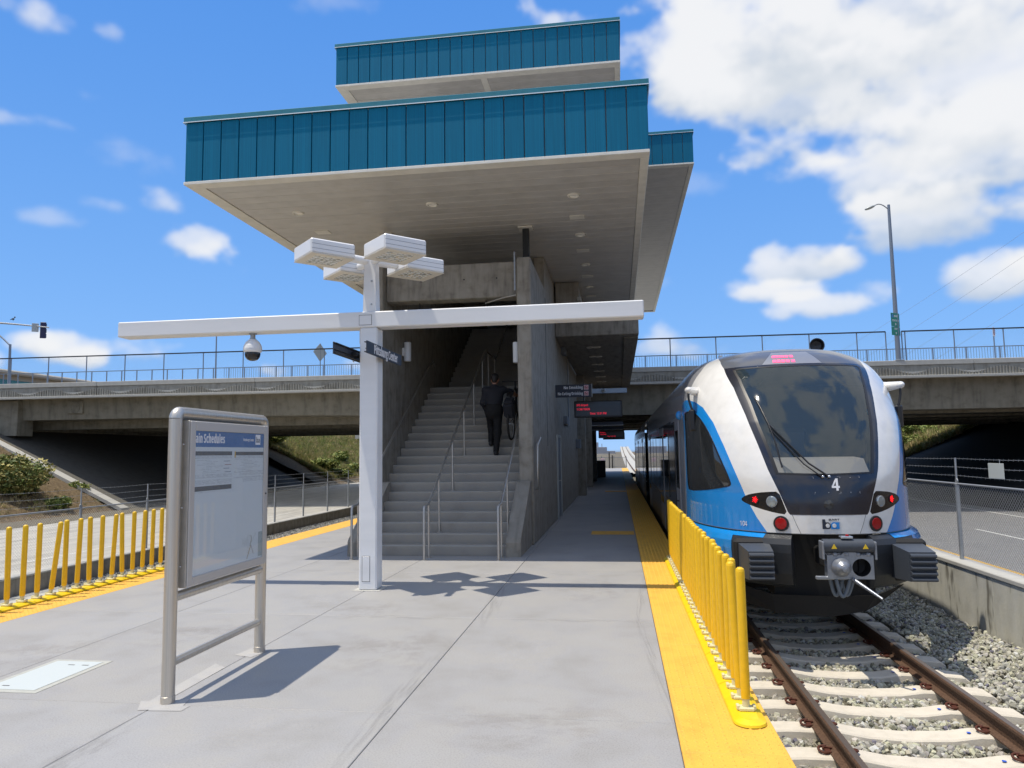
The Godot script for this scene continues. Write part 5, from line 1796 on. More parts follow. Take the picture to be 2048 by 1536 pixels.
func make_train() -> void:
	var t := thing("train", "blue and white railcar with black windscreen standing at the platform", "train", V(TRACK, 0, 9.4))
	t.position = Vector3.ZERO
	for i in 97: n_as.append(-1.0 + 2.0 * i / 96.0)
	for i in 49: n_ys.append(0.70 + (2.6 - 0.70) * i / 48.0)
	for i in 18: n_ys.append(N_TOP - (N_TOP - 2.6) * pow(1.0 - (i + 1) / 18.0, 1.8))
	n_ys[n_ys.size() - 1] = N_TOP - 0.0005
	var top := N_TOP - 0.0005
	# outlines on the nose, left half: boundary white/black and boundary white/blue
	var inner := [Vector2(-0.168, 0.952), Vector2(-0.178, 0.984), Vector2(-0.205, 1.16), Vector2(-0.229, 1.321), Vector2(-0.253, 1.493), Vector2(-0.282, 1.808), Vector2(-0.32, 2.21), Vector2(-0.367, 2.614), Vector2(-0.439, 2.922), Vector2(-0.51, 3.08), Vector2(-0.60, 3.19)]
	var edge := [Vector2(-0.66, 3.17), Vector2(-0.677, 2.961), Vector2(-0.76, 2.732), Vector2(-0.859, 2.525)]
	var outer := [Vector2(-0.79, 2.50), Vector2(-0.717, 2.46), Vector2(-0.636, 2.36), Vector2(-0.558, 2.13), Vector2(-0.497, 1.80), Vector2(-0.442, 1.457), Vector2(-0.385, 1.112), Vector2(-0.335, 0.9), Vector2(-0.283, 0.722)]
	var inner_r := mirrored(inner)
	# black mask: from the hood up over the roof front
	var mask := []
	mask.append_array(inner)
	mask.append(Vector2(-0.66, 3.26))
	mask.append(Vector2(-0.72, top))
	mask.append(Vector2(0.72, top))
	mask.append(Vector2(0.66, 3.26))
	mask.append_array(inner_r)
	mask.reverse()
	var lower_cut := PackedVector2Array([Vector2(-1, 0.5), Vector2(1, 0.5), Vector2(1, 2.925), Vector2(-1, 2.925)])
	var mask_low: PackedVector2Array = Geometry2D.intersect_polygons(PackedVector2Array(mask), lower_cut)[0]
	var mask_top: PackedVector2Array = Geometry2D.clip_polygons(PackedVector2Array(mask), lower_cut)[0]
	# windscreen
	var wsl := [Vector2(-0.219, 1.444), Vector2(-0.233, 1.648), Vector2(-0.257, 1.937), Vector2(-0.291, 2.382), Vector2(-0.331, 2.721), Vector2(-0.365, 2.87)]
	var ws := []
	ws.append_array(wsl)
	ws.append(Vector2(-0.33, 2.895))
	ws.append(Vector2(0.0, 2.90))
	ws.append(Vector2(0.33, 2.895))
	ws.append_array(mirrored(wsl))
	ws.append(Vector2(0.0, 1.425))
	var wsp := PackedVector2Array(ws)
	var shell := part("front_mask", nose_mesh(mask_low, [wsp], 0.0), M.train_navy, t)
	part("roof_front", nose_mesh(mask_top, [], 0.0), M.train_grey_front, t)
	# black rubber frame round the glass and the glass itself
	var inset := Geometry2D.offset_polygon(wsp, -0.018)
	var pane: PackedVector2Array = inset[0]
	part("windscreen_seal", nose_mesh(wsp, [pane], 0.006, 0.012), M.black_plastic, t)
	part("windscreen", nose_mesh(pane, [], 0.003), M.train_glass, t)
	# white shell, one piece round the mask
	var white := []
	white.append_array(edge)
	white.append_array(outer)
	white.append_array(mirrored(outer))
	white.append_array(mirrored(edge))
	var wi := inner_r.duplicate()
	white.append_array(wi)
	white.append_array(inner)
	# headlamp housings
	var hl := smooth_poly([Vector2(-0.425, 1.113), Vector2(-0.394, 1.174), Vector2(-0.323, 1.211), Vector2(-0.26, 1.225), Vector2(-0.217, 1.228), Vector2(-0.1975, 1.09), Vector2(-0.179, 0.95), Vector2(-0.238, 0.967), Vector2(-0.327, 1.018), Vector2(-0.396, 1.072)], 1)
	var hr := PackedVector2Array(mirrored(Array(hl)))
	part("white_shell", nose_mesh(PackedVector2Array(white), [hl, hr], 0.0), M.train_white, t)
	# centre panel joints of the white nose
	var jm := new_st()
	for s: float in [-1.0, 1.0]:
		tube(jm, [nose(s * 0.158, 0.95, -0.001), nose(s * 0.142, 0.84, -0.001), nose(s * 0.122, 0.725, -0.001)], 0.0035, 5, false)
	for s: float in [-1.0, 1.0]:
		tube(jm, [nose(s * 0.995, 2.3, 0.0), nose(s * 0.995, 1.5, 0.0), nose(s * 0.995, 0.74, 0.0)], 0.004, 5, false)
		var hood := []
		for k in 13: hood.append(nose(s * 0.166 * k / 12.0, 0.952 + 0.0 * k, -0.001))
		tube(jm, hood, 0.003, 5, false)
		var sill := []
		for k in 21: sill.append(nose(s * lerpf(0.0, 0.98, k / 20.0), 0.724, -0.002))
		tube(jm, sill, 0.006, 5, false)
	part("panel_joint", jm.commit(), M.joint_filler, t)
	# blue sides of the cab, with the side window cut out
	var win := smooth_poly([Vector2(-0.957, 1.175), Vector2(-0.957, 2.30), Vector2(-0.90, 2.345), Vector2(-0.766, 2.33), Vector2(-0.679, 2.22), Vector2(-0.597, 1.974), Vector2(-0.535, 1.651), Vector2(-0.475, 1.33), Vector2(-0.482, 1.28), Vector2(-0.518, 1.262), Vector2(-0.661, 1.204), Vector2(-0.841, 1.165)], 2)
	for s: float in [-1.0, 1.0]:
		var bl := [Vector2(-0.283, 0.722)]
		for i in range(outer.size() - 2, -1, -1): bl.append(outer[i])
		bl.append_array([Vector2(-0.859, 2.525), Vector2(-0.93, 2.52), Vector2(-0.975, 2.46), Vector2(-1.0, 2.3), Vector2(-1.0, 0.722)])
		var w := win
		var hh := hl
		if s > 0:
			bl = mirrored(bl)
			w = PackedVector2Array(mirrored(Array(win)))
			hh = hr
		var side := part("cab_side", nose_mesh(PackedVector2Array(bl), [w, hh], 0.0), M.train_blue, t)
		var inner_w: PackedVector2Array = Geometry2D.offset_polygon(w, -0.014)[0]
		part("window_seal", nose_mesh(w, [inner_w], 0.003, 0.01), M.black_plastic, side)
		part("side_window", nose_mesh(inner_w, [], -0.002), M.train_window, side)
	# grey roof shoulders: what is left of the nose above the blue and beside the mask
	for s: float in [-1.0, 1.0]:
		var rf := [Vector2(-1.0, 2.3), Vector2(-0.975, 2.46), Vector2(-0.93, 2.52), Vector2(-0.859, 2.525), Vector2(-0.76, 2.732), Vector2(-0.677, 2.961), Vector2(-0.66, 3.17), Vector2(-0.60, 3.19), Vector2(-0.66, 3.26), Vector2(-0.72, top), Vector2(-1.0, top)]
		if s > 0: rf = mirrored(rf)
		part("roof_shoulder", nose_mesh(PackedVector2Array(rf), [], 0.0), M.train_grey_roof, t)
	# top glass over the windscreen with the red matrix
	var tg := PackedVector2Array([Vector2(-0.175, 2.925), Vector2(0.10, 2.925), Vector2(0.065, 3.13), Vector2(-0.11, 3.13)])
	var dg := part("display_glass", nose_mesh(tg, [], 0.004, 0.004), M.train_silver, t)
	var dots := new_st()
	for i in 5:
		for k in 2:
			var xf := on_nose(-0.102 + i * 0.022, 2.97 + k * 0.078, 0.007)
			box(dots, xf.origin, Vector3(0.048, 0.075, 0.004), 0.006, xf.basis)
	part("red_matrix", dots.commit(), M.led_pink, dg).set_meta("kind", "stuff")
	# lamps
	for s: float in [-1.0, 1.0]:
		var hp := hl if s < 0 else hr
		var h := part("headlight", nose_mesh(hp, [], -0.004, 0.0), M.train_black, t)
		part("lens", disc(0.063, 0.022, 28), M.head_lens, h, on_nose(s * 0.254, 1.105, -0.006))
		part("lens_rim", ringm(0.070, 0.009, 0.012, 28), M.chrome, h, on_nose(s * 0.254, 1.105, -0.006))
		var led := new_st()
		var xf := on_nose(s * 0.341, 1.123, 0.002)
		for i in 10:
			var a := TAU * i / 10.0
			for rr: float in [0.016, 0.03, 0.042]:
				if rr > 0.04 and i % 2: continue
				box(led, xf * Vector3(cos(a) * rr, sin(a) * rr, 0.0), Vector3(0.012, 0.006, 0.006), 0.0, xf.basis * Basis(Vector3(0, 0, 1), a))
		blob(led, xf.origin, Vector3.ONE * 0.009, 8, 6)
		part("red_marker", led.commit(), M.led_red, h)
		part("marker_rim", ringm(0.05, 0.006, 0.008, 24), M.black_plastic, h, on_nose(s * 0.341, 1.123, -0.003))
		var tl := part("tail_light", disc(0.072, 0.022, 28), M.tail_red, t, on_nose(s * 0.212, 0.842, 0.0))
		part("rim", ringm(0.092, 0.022, 0.018, 28), M.black_plastic, tl)
	# number panel, fleet numbers, emblem
	var np_ := new_st()
	for q: Array in [[-0.055, 1.408, 0.137, 1.412], [-0.055, 1.205, 0.14, 1.205]]:
		tube(np_, [nose(q[0], q[1], 0.0), nose((q[0] + q[2]) / 2, q[3], 0.0), nose(q[2], q[3], 0.0)], 0.002, 4, false)
	for a: float in [-0.05, 0.0, 0.045, 0.09, 0.135]:
		for y: float in [1.22, 1.395]:
			blob(np_, nose(a, y, 0.001), Vector3.ONE * 0.006, 6, 4)
	part("number_panel", np_.commit(), M.train_silver, t).set_meta("kind", "stuff")
	text("fleet_number", "4", 0.158, M.sign_white, t, on_nose(0.024, 1.312, 0.003), true, 0.85)
	text("car_number", "104", 0.062, M.sign_white, t, on_nose(-0.412, 0.812, 0.003), false, 0.9)
	part("camera_eye", disc(0.055, 0.008, 24), M.train_window, t, on_nose(-0.003, 1.079, 0.001))
	var em := on_nose(0.0, 0.842, 0.003) * Transform3D(Basis.from_scale(Vector3(1.25, 1.35, 1.0)), Vector3.ZERO)
	var e := part("emblem", prismm([Vector2(-0.078, -0.04), Vector2(-0.078, 0.045), Vector2(-0.052, 0.045), Vector2(-0.048, 0.02), Vector2(-0.02, 0.018), Vector2(-0.002, 0.0), Vector2(-0.002, -0.03), Vector2(-0.015, -0.04)], 0.002, em), M.sign_navy, t)
	part("emblem_half", prismm([Vector2(0.0, -0.04), Vector2(0.0, 0.004), Vector2(0.02, 0.02), Vector2(0.078, 0.02), Vector2(0.078, -0.04)], 0.002, em), M.train_blue, e)
	for x: float in [-0.03, 0.03]: part("emblem_eye", disc(0.0185, 0.003, 16), M.train_white, e, em * Transform3D(Basis.IDENTITY, Vector3(x, -0.011, 0.0022)))
	text("emblem_lettering", "BART", 0.016, M.sign_navy, e, em * Transform3D(Basis.IDENTITY, Vector3(0.03, 0.042, 0.0)), true, 2.0)
	# wiper: two arms from the hood, a blade across the left of the glass
	var wp := part("wiper", tubem([nose(0.004, 1.405, 0.02), nose(-0.06, 1.55, 0.055), nose(-0.196, 2.04, 0.045)], 0.012, 6), M.black_plastic, t)
	part("wiper_arm", tubem([nose(-0.014, 1.395, 0.02), nose(-0.08, 1.54, 0.055), nose(-0.203, 2.01, 0.04)], 0.009, 6), M.black_plastic, wp)
	part("wiper_blade", tubem([nose(-0.247, 2.44, 0.022), nose(-0.225, 2.28, 0.04), nose(-0.2, 2.05, 0.045), nose(-0.188, 1.85, 0.04), nose(-0.180, 1.52, 0.02)], 0.011, 6), M.black_plastic, wp)
	var pv := new_st()
	for a: float in [0.004, -0.014]: blob(pv, nose(a, 1.405, 0.022), Vector3.ONE * 0.02, 10, 8)
	part("pivot_cap", pv.commit(), M.chrome, wp)
	# cab inside: dark shell, desk and a pale ledge under the glass
	var cab := new_st()
	pbox(cab, 1.75, 3.26, 0.8, 0.95, 10.4, 12.3)
	pbox(cab, 1.15, 3.86, 0.85, 2.75, 12.2, 12.3)
	part("cab_bulkhead", cab.commit(), M.cab_dark, t)
	var desk := new_st()
	prism(desk, PackedVector2Array([Vector2(9.72, 1.42), Vector2(9.95, 1.62), Vector2(10.35, 1.64), Vector2(10.6, 1.3), Vector2(10.6, 1.0), Vector2(9.82, 1.0)]), 1.2, Transform3D(Basis(Vector3(0, 0, -1), Vector3.UP, Vector3(1, 0, 0)), V(1.9, 0, 0)))
	part("drivers_desk", desk.commit(), M.cab_cream, t)
	var seat := new_st()
	pbox(seat, 2.2, 2.75, 1.2, 2.05, 11.25, 11.4, 0.05)
	pbox(seat, 2.2, 2.75, 1.1, 1.25, 10.9, 11.35, 0.05)
	part("drivers_seat", seat.commit(), M.cab_dark, t)
	# skirt and bumper below the shell
	skirt(t)
	# mirror pods
	for s: float in [-1.0, 1.0]:
		var c := nose(s * 0.70, 2.63, 0.0)
		var st := new_st()
		var pd := V(TRACK + s * 1.46, 2.63, 10.98)
		var inn := nose(s * 0.70, 2.63, -0.03)
		var pts := []
		for i in 9: pts.append(inn.lerp(pd, i / 8.0))
		for i in 8:
			var r0 := lerpf(0.075, 0.052, i / 8.0) if i > 0 else 0.08
			var r1 := lerpf(0.075, 0.052, (i + 1) / 8.0)
			tube(st, [pts[i], pts[i + 1]], r0, 14, false, r1)
		blob(st, pd, Vector3(0.055, 0.052, 0.10), 16, 10)
		var pod := part("mirror_pod", st.commit(), M.train_white, t)
		part("mirror_stem", tubem([pd + Vector3(0, -0.04, 0), pd + Vector3(0, -0.13, 0), pd + Vector3(-s * 0.03, -0.25, 0.02), pd + Vector3(-s * 0.05, -0.30, 0.02)], 0.017, 8), M.black_plastic, pod)
		var ms := new_st()
		box(ms, pd + Vector3(-s * 0.04, -0.44, 0.02), Vector3(0.10, 0.32, 0.06), 0.025)
		part("mirror_head", ms.commit(), M.black_plastic, pod)
	# body behind the cab
	var zb := 14.6
	var names := ["lower_panel", "window_band", "roof"]
	# join the nose to the first car: straight strip from the end of the nose curve
	var jn := new_st()
	var jr := new_st()
	var jw := new_st()
	for s: float in [-1.0, 1.0]:
		for k in n_ys.size() - 1:
			var y0: float = n_ys[k]
			var y1: float = n_ys[k + 1]
			var a := nose(s, y0)
			var b := nose(s, y1)
			var c := V(TRACK + s * half_width(y1), y1, zb)
			var d := V(TRACK + s * half_width(y0), y0, zb)
			var which := jn if y1 <= 0.96 else (jw if y1 <= 2.33 else jr)
			var e2 := 0.002
			var n0 := Vector3(s, clampf(-(half_width(y0 + e2) - half_width(y0 - e2)) / (2 * e2), 0, 60), 0).normalized()
			var n1 := Vector3(s, clampf(-(half_width(minf(y1 + e2, N_TOP)) - half_width(y1 - e2)) / (2 * e2), 0, 60), 0).normalized()
			trin(which, a, b, c, n0, n1, n1)
			trin(which, a, c, d, n0, n1, n0)
	part("lower_panel", jn.commit(), M.train_silver, t)
	part("cab_door_band", jw.commit(), M.train_silver, t)
	part("roof", jr.commit(), M.train_grey_roof, t)
	for car: Array in [[zb, 25.8], [28.6, 46.5]]:
		var z0: float = car[0]
		var z1: float = car[1]
		var lo := new_st()
		side_band(lo, -0.12, 0.72, z0, z1)
		part("lower_panel", lo.commit(), M.train_lower, t)
		var mb := new_st()
		side_band(mb, 0.72, 2.32, z0, z1)
		part("window_band", mb.commit(), M.train_black, t)
		var ro := new_st()
		side_band(ro, 2.32, N_TOP, z0, z1, 0.0, 14)
		part("roof", ro.commit(), M.train_grey_roof, t)
		var en := new_st()
		for z: float in [z0, z1]: pbox(en, TRACK - 1.40, TRACK + 1.40, -0.1, 2.9, z - 0.01 if z > z0 else z, z if z > z0 else z + 0.01)
		part("end_wall", en.commit(), M.train_black, t)
		# windows and doors on both sides
		var z := z0 + 0.9
		var idx := 0
		while z < z1 - 1.6:
			var door := idx % 4 == 1
			var w := 1.3 if door else 1.45
			for s: float in [-1.0, 1.0]:
				var x := TRACK + s * 1.478
				if door:
					var dr := part("door", boxm(x - 0.012, x + 0.012, -0.02, 2.28, z, z + w, 0.01), M.train_silver, t)
					for hv: float in [0.0, 1.0]:
						part("door_glass", boxm(x - 0.018, x + 0.018, 0.55, 2.1, z + 0.07 + hv * 0.63, z + 0.60 + hv * 0.63, 0.005), M.train_window, dr)
				else:
					part("window", boxm(x - 0.006, x + 0.006, 0.80, 2.12, z, z + w, 0.004), M.train_window, t)
			z += w + 0.22
			idx += 1
		part("roof_unit", boxm(TRACK - 0.8, TRACK + 0.8, 3.2, 3.52, (z0 + z1) / 2 - 1.6, (z0 + z1) / 2 + 1.6, 0.08), M.train_grey_roof, t)
	# driver's door just behind the blue
	for s: float in [-1.0, 1.0]:
		var x := TRACK + s * 1.475
		var dr := part("cab_door", boxm(x - 0.01, x + 0.012, 0.0, 2.25, 12.75, 13.45, 0.006), M.train_silver, t)
		part("door_window", boxm(x - 0.016, x + 0.018, 1.1, 2.1, 12.82, 13.38, 0.004), M.train_window, dr)
		part("door_handle", tubem([V(x + s * 0.02, 0.9, 12.9), V(x + s * 0.05, 0.9, 12.9), V(x + s * 0.05, 0.9, 13.0)], 0.014, 6), M.black_plastic, dr)
		part("passenger_door", boxm(x - 0.01, x + 0.012, -0.02, 2.28, 13.7, 14.5, 0.006), M.train_black, t)
	# power unit between the cars
	part("power_unit", boxm(TRACK - 1.3, TRACK + 1.3, -0.1, 3.0, 26.0, 28.4, 0.06), M.train_grey_roof, t)
	# underframe and wheels
	part("underframe", boxm(TRACK - 1.0, TRACK + 1.0, -0.38, -0.1, 12.0, 46.0), M.underframe, t)
	part("underframe", boxm(TRACK - 0.6, TRACK + 0.6, -0.08, 0.7, 9.8, 12.2), M.underframe, t)
	var wheel := lathem([Vector2(0.0, -0.065), Vector2(0.36, -0.065), Vector2(0.36, 0.055), Vector2(0.39, 0.06), Vector2(0.39, 0.085), Vector2(0.0, 0.085)], 28, Transform3D(Basis(Vector3.FORWARD, PI / 2), Vector3.ZERO))
	for z: float in [12.6, 14.6, 26.2, 28.2, 43.0, 45.0]:
		for s: float in [-1.0, 1.0]:
			part("wheel", wheel, M.rail_head, t, Transform3D(Basis(Vector3.UP, 0.0 if s < 0 else PI), V(TRACK + s * 0.7525, RAIL_TOP + 0.362, z)))
		part("axle", tubem([V(TRACK - 0.75, RAIL_TOP + 0.362, z), V(TRACK + 0.75, RAIL_TOP + 0.362, z)], 0.08, 10), M.underframe, t)
	for s: float in [-1.0, 1.0]:
		var ml := new_st()
		blob(ml, V(TRACK + s * 1.49, 2.33, 12.35), Vector3(0.06, 0.075, 0.075), 14, 10)
		part("corner_lamp", ml.commit(), M.train_blue, t)
	# horn on the roof
	var hn := part("roof_horn", lathem([Vector2(0.0, 0.12), Vector2(0.075, 0.115), Vector2(0.115, 0.02), Vector2(0.12, 0.0), Vector2(0.105, 0.0), Vector2(0.08, 0.06), Vector2(0.0, 0.08)], 24, Transform3D(Basis(Vector3.RIGHT, -PI / 2), V(3.28, 3.44, 12.5))), M.black_plastic, t)
	part("horn_foot", boxm(3.16, 3.40, 3.12, 3.36, 12.5, 12.66, 0.02), M.train_grey_roof, hn)
	for q: Array in [[1.75, 3.24, 12.6]]:
		part("roof_aerial", lathem([Vector2(0.04, 0.0), Vector2(0.035, 0.09), Vector2(0.0, 0.10)], 12), M.train_white, t, Transform3D(Basis.IDENTITY, V(q[0], q[1], q[2])))

func skirt_p(a: float, y: float, off: float) -> Vector3:
	var n := nose_n(a, 0.75)
	n = Vector3(n.x, 0, n.z).normalized()
	var p := nose(a, 0.72)
	return Vector3(p.x, y, p.z) + n * off

func skirt(t: Node3D) -> void:
	# cross-section of the skirt: ledge, rounded shoulder, face, tuck under
	var sec := [Vector2(-0.03, 0.712), Vector2(0.02, 0.705), Vector2(0.085, 0.665), Vector2(0.115, 0.60), Vector2(0.12, 0.50), Vector2(0.10, 0.25), Vector2(0.055, 0.12), Vector2(-0.06, 0.07)]
	var band := func(a0: float, a1: float, m: Material, called: String, rows := 99, extra := 0.0) -> MeshInstance3D:
		var st := new_st()
		var n := int(absf(a1 - a0) / 0.02) + 1
		for i in n:
			var u := lerpf(a0, a1, float(i) / n)
			var v := lerpf(a0, a1, float(i + 1) / n)
			for k in mini(sec.size() - 1, rows):
				var p: Vector2 = sec[k] + Vector2(extra, extra)
				var q: Vector2 = sec[k + 1] + Vector2(extra, extra)
				# towards the straight sides the skirt tucks in flush
				var fu := 1.0 - smoothstep(0.72, 1.0, absf(u)) * 0.85
				var fv := 1.0 - smoothstep(0.72, 1.0, absf(v)) * 0.85
				var hint := nose_n((u + v) / 2, 0.8) + Vector3.UP * (0.8 if k < 2 else -0.2)
				quad(st, skirt_p(u, p.y, p.x * fu), skirt_p(v, p.y, p.x * fv), skirt_p(v, q.y, q.x * fv), skirt_p(u, q.y, q.x * fu), hint)
		for e: float in ([a0, a1] if rows > 9 else []):
			var pts: Array[Vector3] = []
			for p: Vector2 in sec: pts.append(skirt_p(e, p.y, p.x * (1.0 - smoothstep(0.72, 1.0, absf(e)) * 0.85)))
			var mid := skirt_p(e, 0.4, -0.15)
			for k in pts.size() - 1: tri(st, mid, pts[k], pts[k + 1], skirt_p(e, 0.4, 0.0) - skirt_p((a0 + a1) / 2, 0.4, 0.0))
		st.index()
		st.deindex()
		return part(called, st.commit(), m, t)
	for s: float in [-1.0, 1.0]:
		band.call(s * 0.452, s * 0.998, M.train_blue, "blue_skirt")
		var b: MeshInstance3D = band.call(s * 0.164, s * 0.449, M.bumper_grey, "bumper")
		band.call(s * 0.29, s * 0.451, M.train_blue, "blue_ledge", 2, 0.003)
		# anti-climb pad: tapered block with four horizontal ribs
		var cx := TRACK + s * 0.885
		var st := new_st()
		var yb := 0.20
		var yt := 0.61
		var back := [Vector2(-0.19, yb), Vector2(0.19, yb), Vector2(0.19, yt), Vector2(-0.19, yt)]
		var frn := [Vector2(-0.14, yb + 0.03), Vector2(0.145, yb + 0.03), Vector2(0.145, yt - 0.05), Vector2(-0.14, yt - 0.05)]
		var zf := 9.05
		var zk := 9.58
		for i in 4:
			var p: Vector2 = back[i]
			var q: Vector2 = back[(i + 1) % 4]
			var p2: Vector2 = frn[i]
			var q2: Vector2 = frn[(i + 1) % 4]
			var mid := (p + q) / 2 - Vector2(0, (yb + yt) / 2)
			quad(st, V(cx + p.x, p.y, zk), V(cx + q.x, q.y, zk), V(cx + q2.x, q2.y, zf), V(cx + p2.x, p2.y, zf), Vector3(mid.x, mid.y, 0))
		quad(st, V(cx + frn[0].x, frn[0].y, zf), V(cx + frn[1].x, frn[1].y, zf), V(cx + frn[2].x, frn[2].y, zf), V(cx + frn[3].x, frn[3].y, zf), Vector3.BACK)
		var pad := part("buffer_pad", st.commit(), M.pad_grey, t)
		for i in 5:
			var y := 0.255 + i * 0.066
			var xf := Transform3D(Basis(Vector3(0, 0, -1), Vector3.UP, Vector3(1, 0, 0)), V(cx - 0.135, 0, 0))
			part("rib", prismm([Vector2(zf + 0.002, y - 0.026), Vector2(zf - 0.045, y - 0.014), Vector2(zf - 0.05, y), Vector2(zf - 0.045, y + 0.014), Vector2(zf + 0.002, y + 0.026)], 0.275, xf), M.pad_grey, pad)
		# dark recess edge round the pad
		part("pad_recess", boxm(cx - 0.235, cx + 0.235, 0.16, 0.655, 9.50, 9.62, 0.04), M.underframe, pad)
	# dark mouth between the bumpers
	part("coupler_pocket", boxm(TRACK - 0.62, TRACK + 0.62, 0.0, 0.70, 9.95, 10.0), M.underframe, t)
	# rail guard plough
	var pl := new_st()
	var a := [[V(1.40, 0.07, 9.95), V(1.62, -0.22, 9.98)], [V(1.85, -0.05, 9.72), V(1.9, -0.28, 9.76)], [V(2.5, -0.05, 9.62), V(2.5, -0.31, 9.66)], [V(3.08, -0.05, 9.70), V(2.95, -0.25, 9.74)], [V(3.44, 0.075, 9.80), V(3.12, -0.19, 9.84)]]
	for i in 4:
		quad(pl, a[i][0], a[i + 1][0], a[i + 1][1], a[i][1], Vector3(0, 0, 1))
		quad(pl, a[i][0] + Vector3(0, 0, -0.02), a[i + 1][0] + Vector3(0, 0, -0.02), a[i + 1][1] + Vector3(0, 0, -0.02), a[i][1] + Vector3(0, 0, -0.02), Vector3(0, 0, -1))
		quad(pl, a[i][0], a[i + 1][0], a[i + 1][0] + Vector3(0, 0, -0.02), a[i][0] + Vector3(0, 0, -0.02), Vector3.UP)
	part("rail_guard", pl.commit(), M.underframe, t)
	# coupler
	var cz := 8.70
	var cp := new_st()
	# face plate with a round mouth
	var face := PackedVector2Array([Vector2(-0.245, -0.145), Vector2(0.245, -0.145), Vector2(0.245, 0.115), Vector2(0.10, 0.115), Vector2(0.06, 0.145), Vector2(-0.06, 0.145), Vector2(-0.10, 0.115), Vector2(-0.245, 0.115)])
	var hole := PackedVector2Array()
	for i in 28: hole.append(Vector2(0.115, -0.02) + Vector2(cos(TAU * i / 28), sin(TAU * i / 28)) * 0.098)
	# split the plate through the mouth so that each half is a simple outline
	for half in 2:
		var clip := PackedVector2Array([Vector2(-1, -1), Vector2(0.115, -1), Vector2(0.115, 1), Vector2(-1, 1)]) if half == 0 else PackedVector2Array([Vector2(0.115, -1), Vector2(1, -1), Vector2(1, 1), Vector2(0.115, 1)])
		for b: PackedVector2Array in Geometry2D.intersect_polygons(face, clip):
			for q: PackedVector2Array in Geometry2D.clip_polygons(b, hole):
				prism(cp, q, -0.12, Transform3D(Basis.IDENTITY, V(TRACK + 0.005, 0.455, cz)))
	var cpl := part("coupler", cp.commit(), M.coupler_steel, t)
	part("coupler_mouth", lathem([Vector2(0.098, 0.0), Vector2(0.085, -0.14), Vector2(0.0, -0.15)], 24, Transform3D(Basis(Vector3.RIGHT, PI / 2), V(TRACK + 0.12, 0.435, cz + 0.004))), M.underframe, cpl)
	part("coupler_cone", lathem([Vector2(0.105, 0.0), Vector2(0.10, 0.03), Vector2(0.075, 0.09), Vector2(0.045, 0.125), Vector2(0.032, 0.16), Vector2(0.0, 0.165)], 28, Transform3D(Basis(Vector3.RIGHT, PI / 2), V(TRACK - 0.095, 0.44, cz - 0.002))), M.coupler_steel, cpl)
	part("uncoupling_cover", tubem([V(TRACK - 0.27, 0.665, cz + 0.05), V(TRACK + 0.26, 0.665, cz + 0.05)], 0.078, 20), M.pad_grey, cpl)
	var brk := new_st()
	for s: float in [-1.0, 1.0]:
		box(brk, V(TRACK + s * 0.275, 0.62, cz + 0.06), Vector3(0.025, 0.20, 0.16), 0.008)
	for x: float in [-0.15, -0.03, 0.09, 0.2]:
		box(brk, V(TRACK + x, 0.578, cz + 0.02), Vector3(0.05, 0.04, 0.06), 0.01)
	part("cover_bracket", brk.commit(), M.coupler_steel, cpl)
	for x: float in [-0.165, 0.165]:
		part("warning_triangle", prismm([Vector2(-0.03, -0.022), Vector2(0.03, -0.022), Vector2(0, 0.032)], 0.003, Transform3D(Basis.IDENTITY, V(TRACK + x, 0.665, cz + 0.05 - 0.080))), M.warning_yellow, cpl)
	part("top_lever", boxm(TRACK - 0.08, TRACK + 0.05, 0.745, 0.775, cz + 0.0, cz + 0.10, 0.008), M.chrome, cpl)
	part("lever_knob", lathem([Vector2(0.0, 0.02), Vector2(0.02, 0.012), Vector2(0.02, 0), Vector2(0, 0)], 10), M.tail_red, cpl, Transform3D(Basis.IDENTITY, V(TRACK + 0.0, 0.775, cz + 0.05)))
	part("drawbar", boxm(TRACK - 0.14, TRACK + 0.14, 0.34, 0.56, cz + 0.12, 9.7, 0.03), M.underframe, cpl)
	part("cross_bar", boxm(TRACK - 0.36, TRACK - 0.02, 0.298, 0.335, cz + 0.02, cz + 0.07, 0.008), M.coupler_steel, cpl)
	part("guide_rod", tubem([V(TRACK + 0.02, 0.31, cz - 0.02), V(TRACK + 0.22, 0.155, cz - 0.30)], 0.023, 12, 0.013), M.coupler_steel, cpl)
	for q: Array in [[-0.20, -0.06, 0.08], [-0.15, 0.0, 0.02], [-0.08, 0.06, 0.10]]:
		var pts := []
		for i in 15:
			var u := i / 14.0
			pts.append(V(TRACK + lerpf(q[0], q[1], u), 0.31 - sin(PI * u) * 0.20, cz + q[2] + 0.04 * sin(PI * u)))
		part("air_hose", tubem(pts, 0.02, 8), M.hose_grey, cpl)

# ---------------------------------------------------------------- road bridge and what stands on it
const BZ := 36.6          # near face of the bridge where x = -13
const BTURN := 0.035      # it runs slightly away to the right

func bz(x: float) -> float:
	return BZ + BTURN * (x + 13.0)

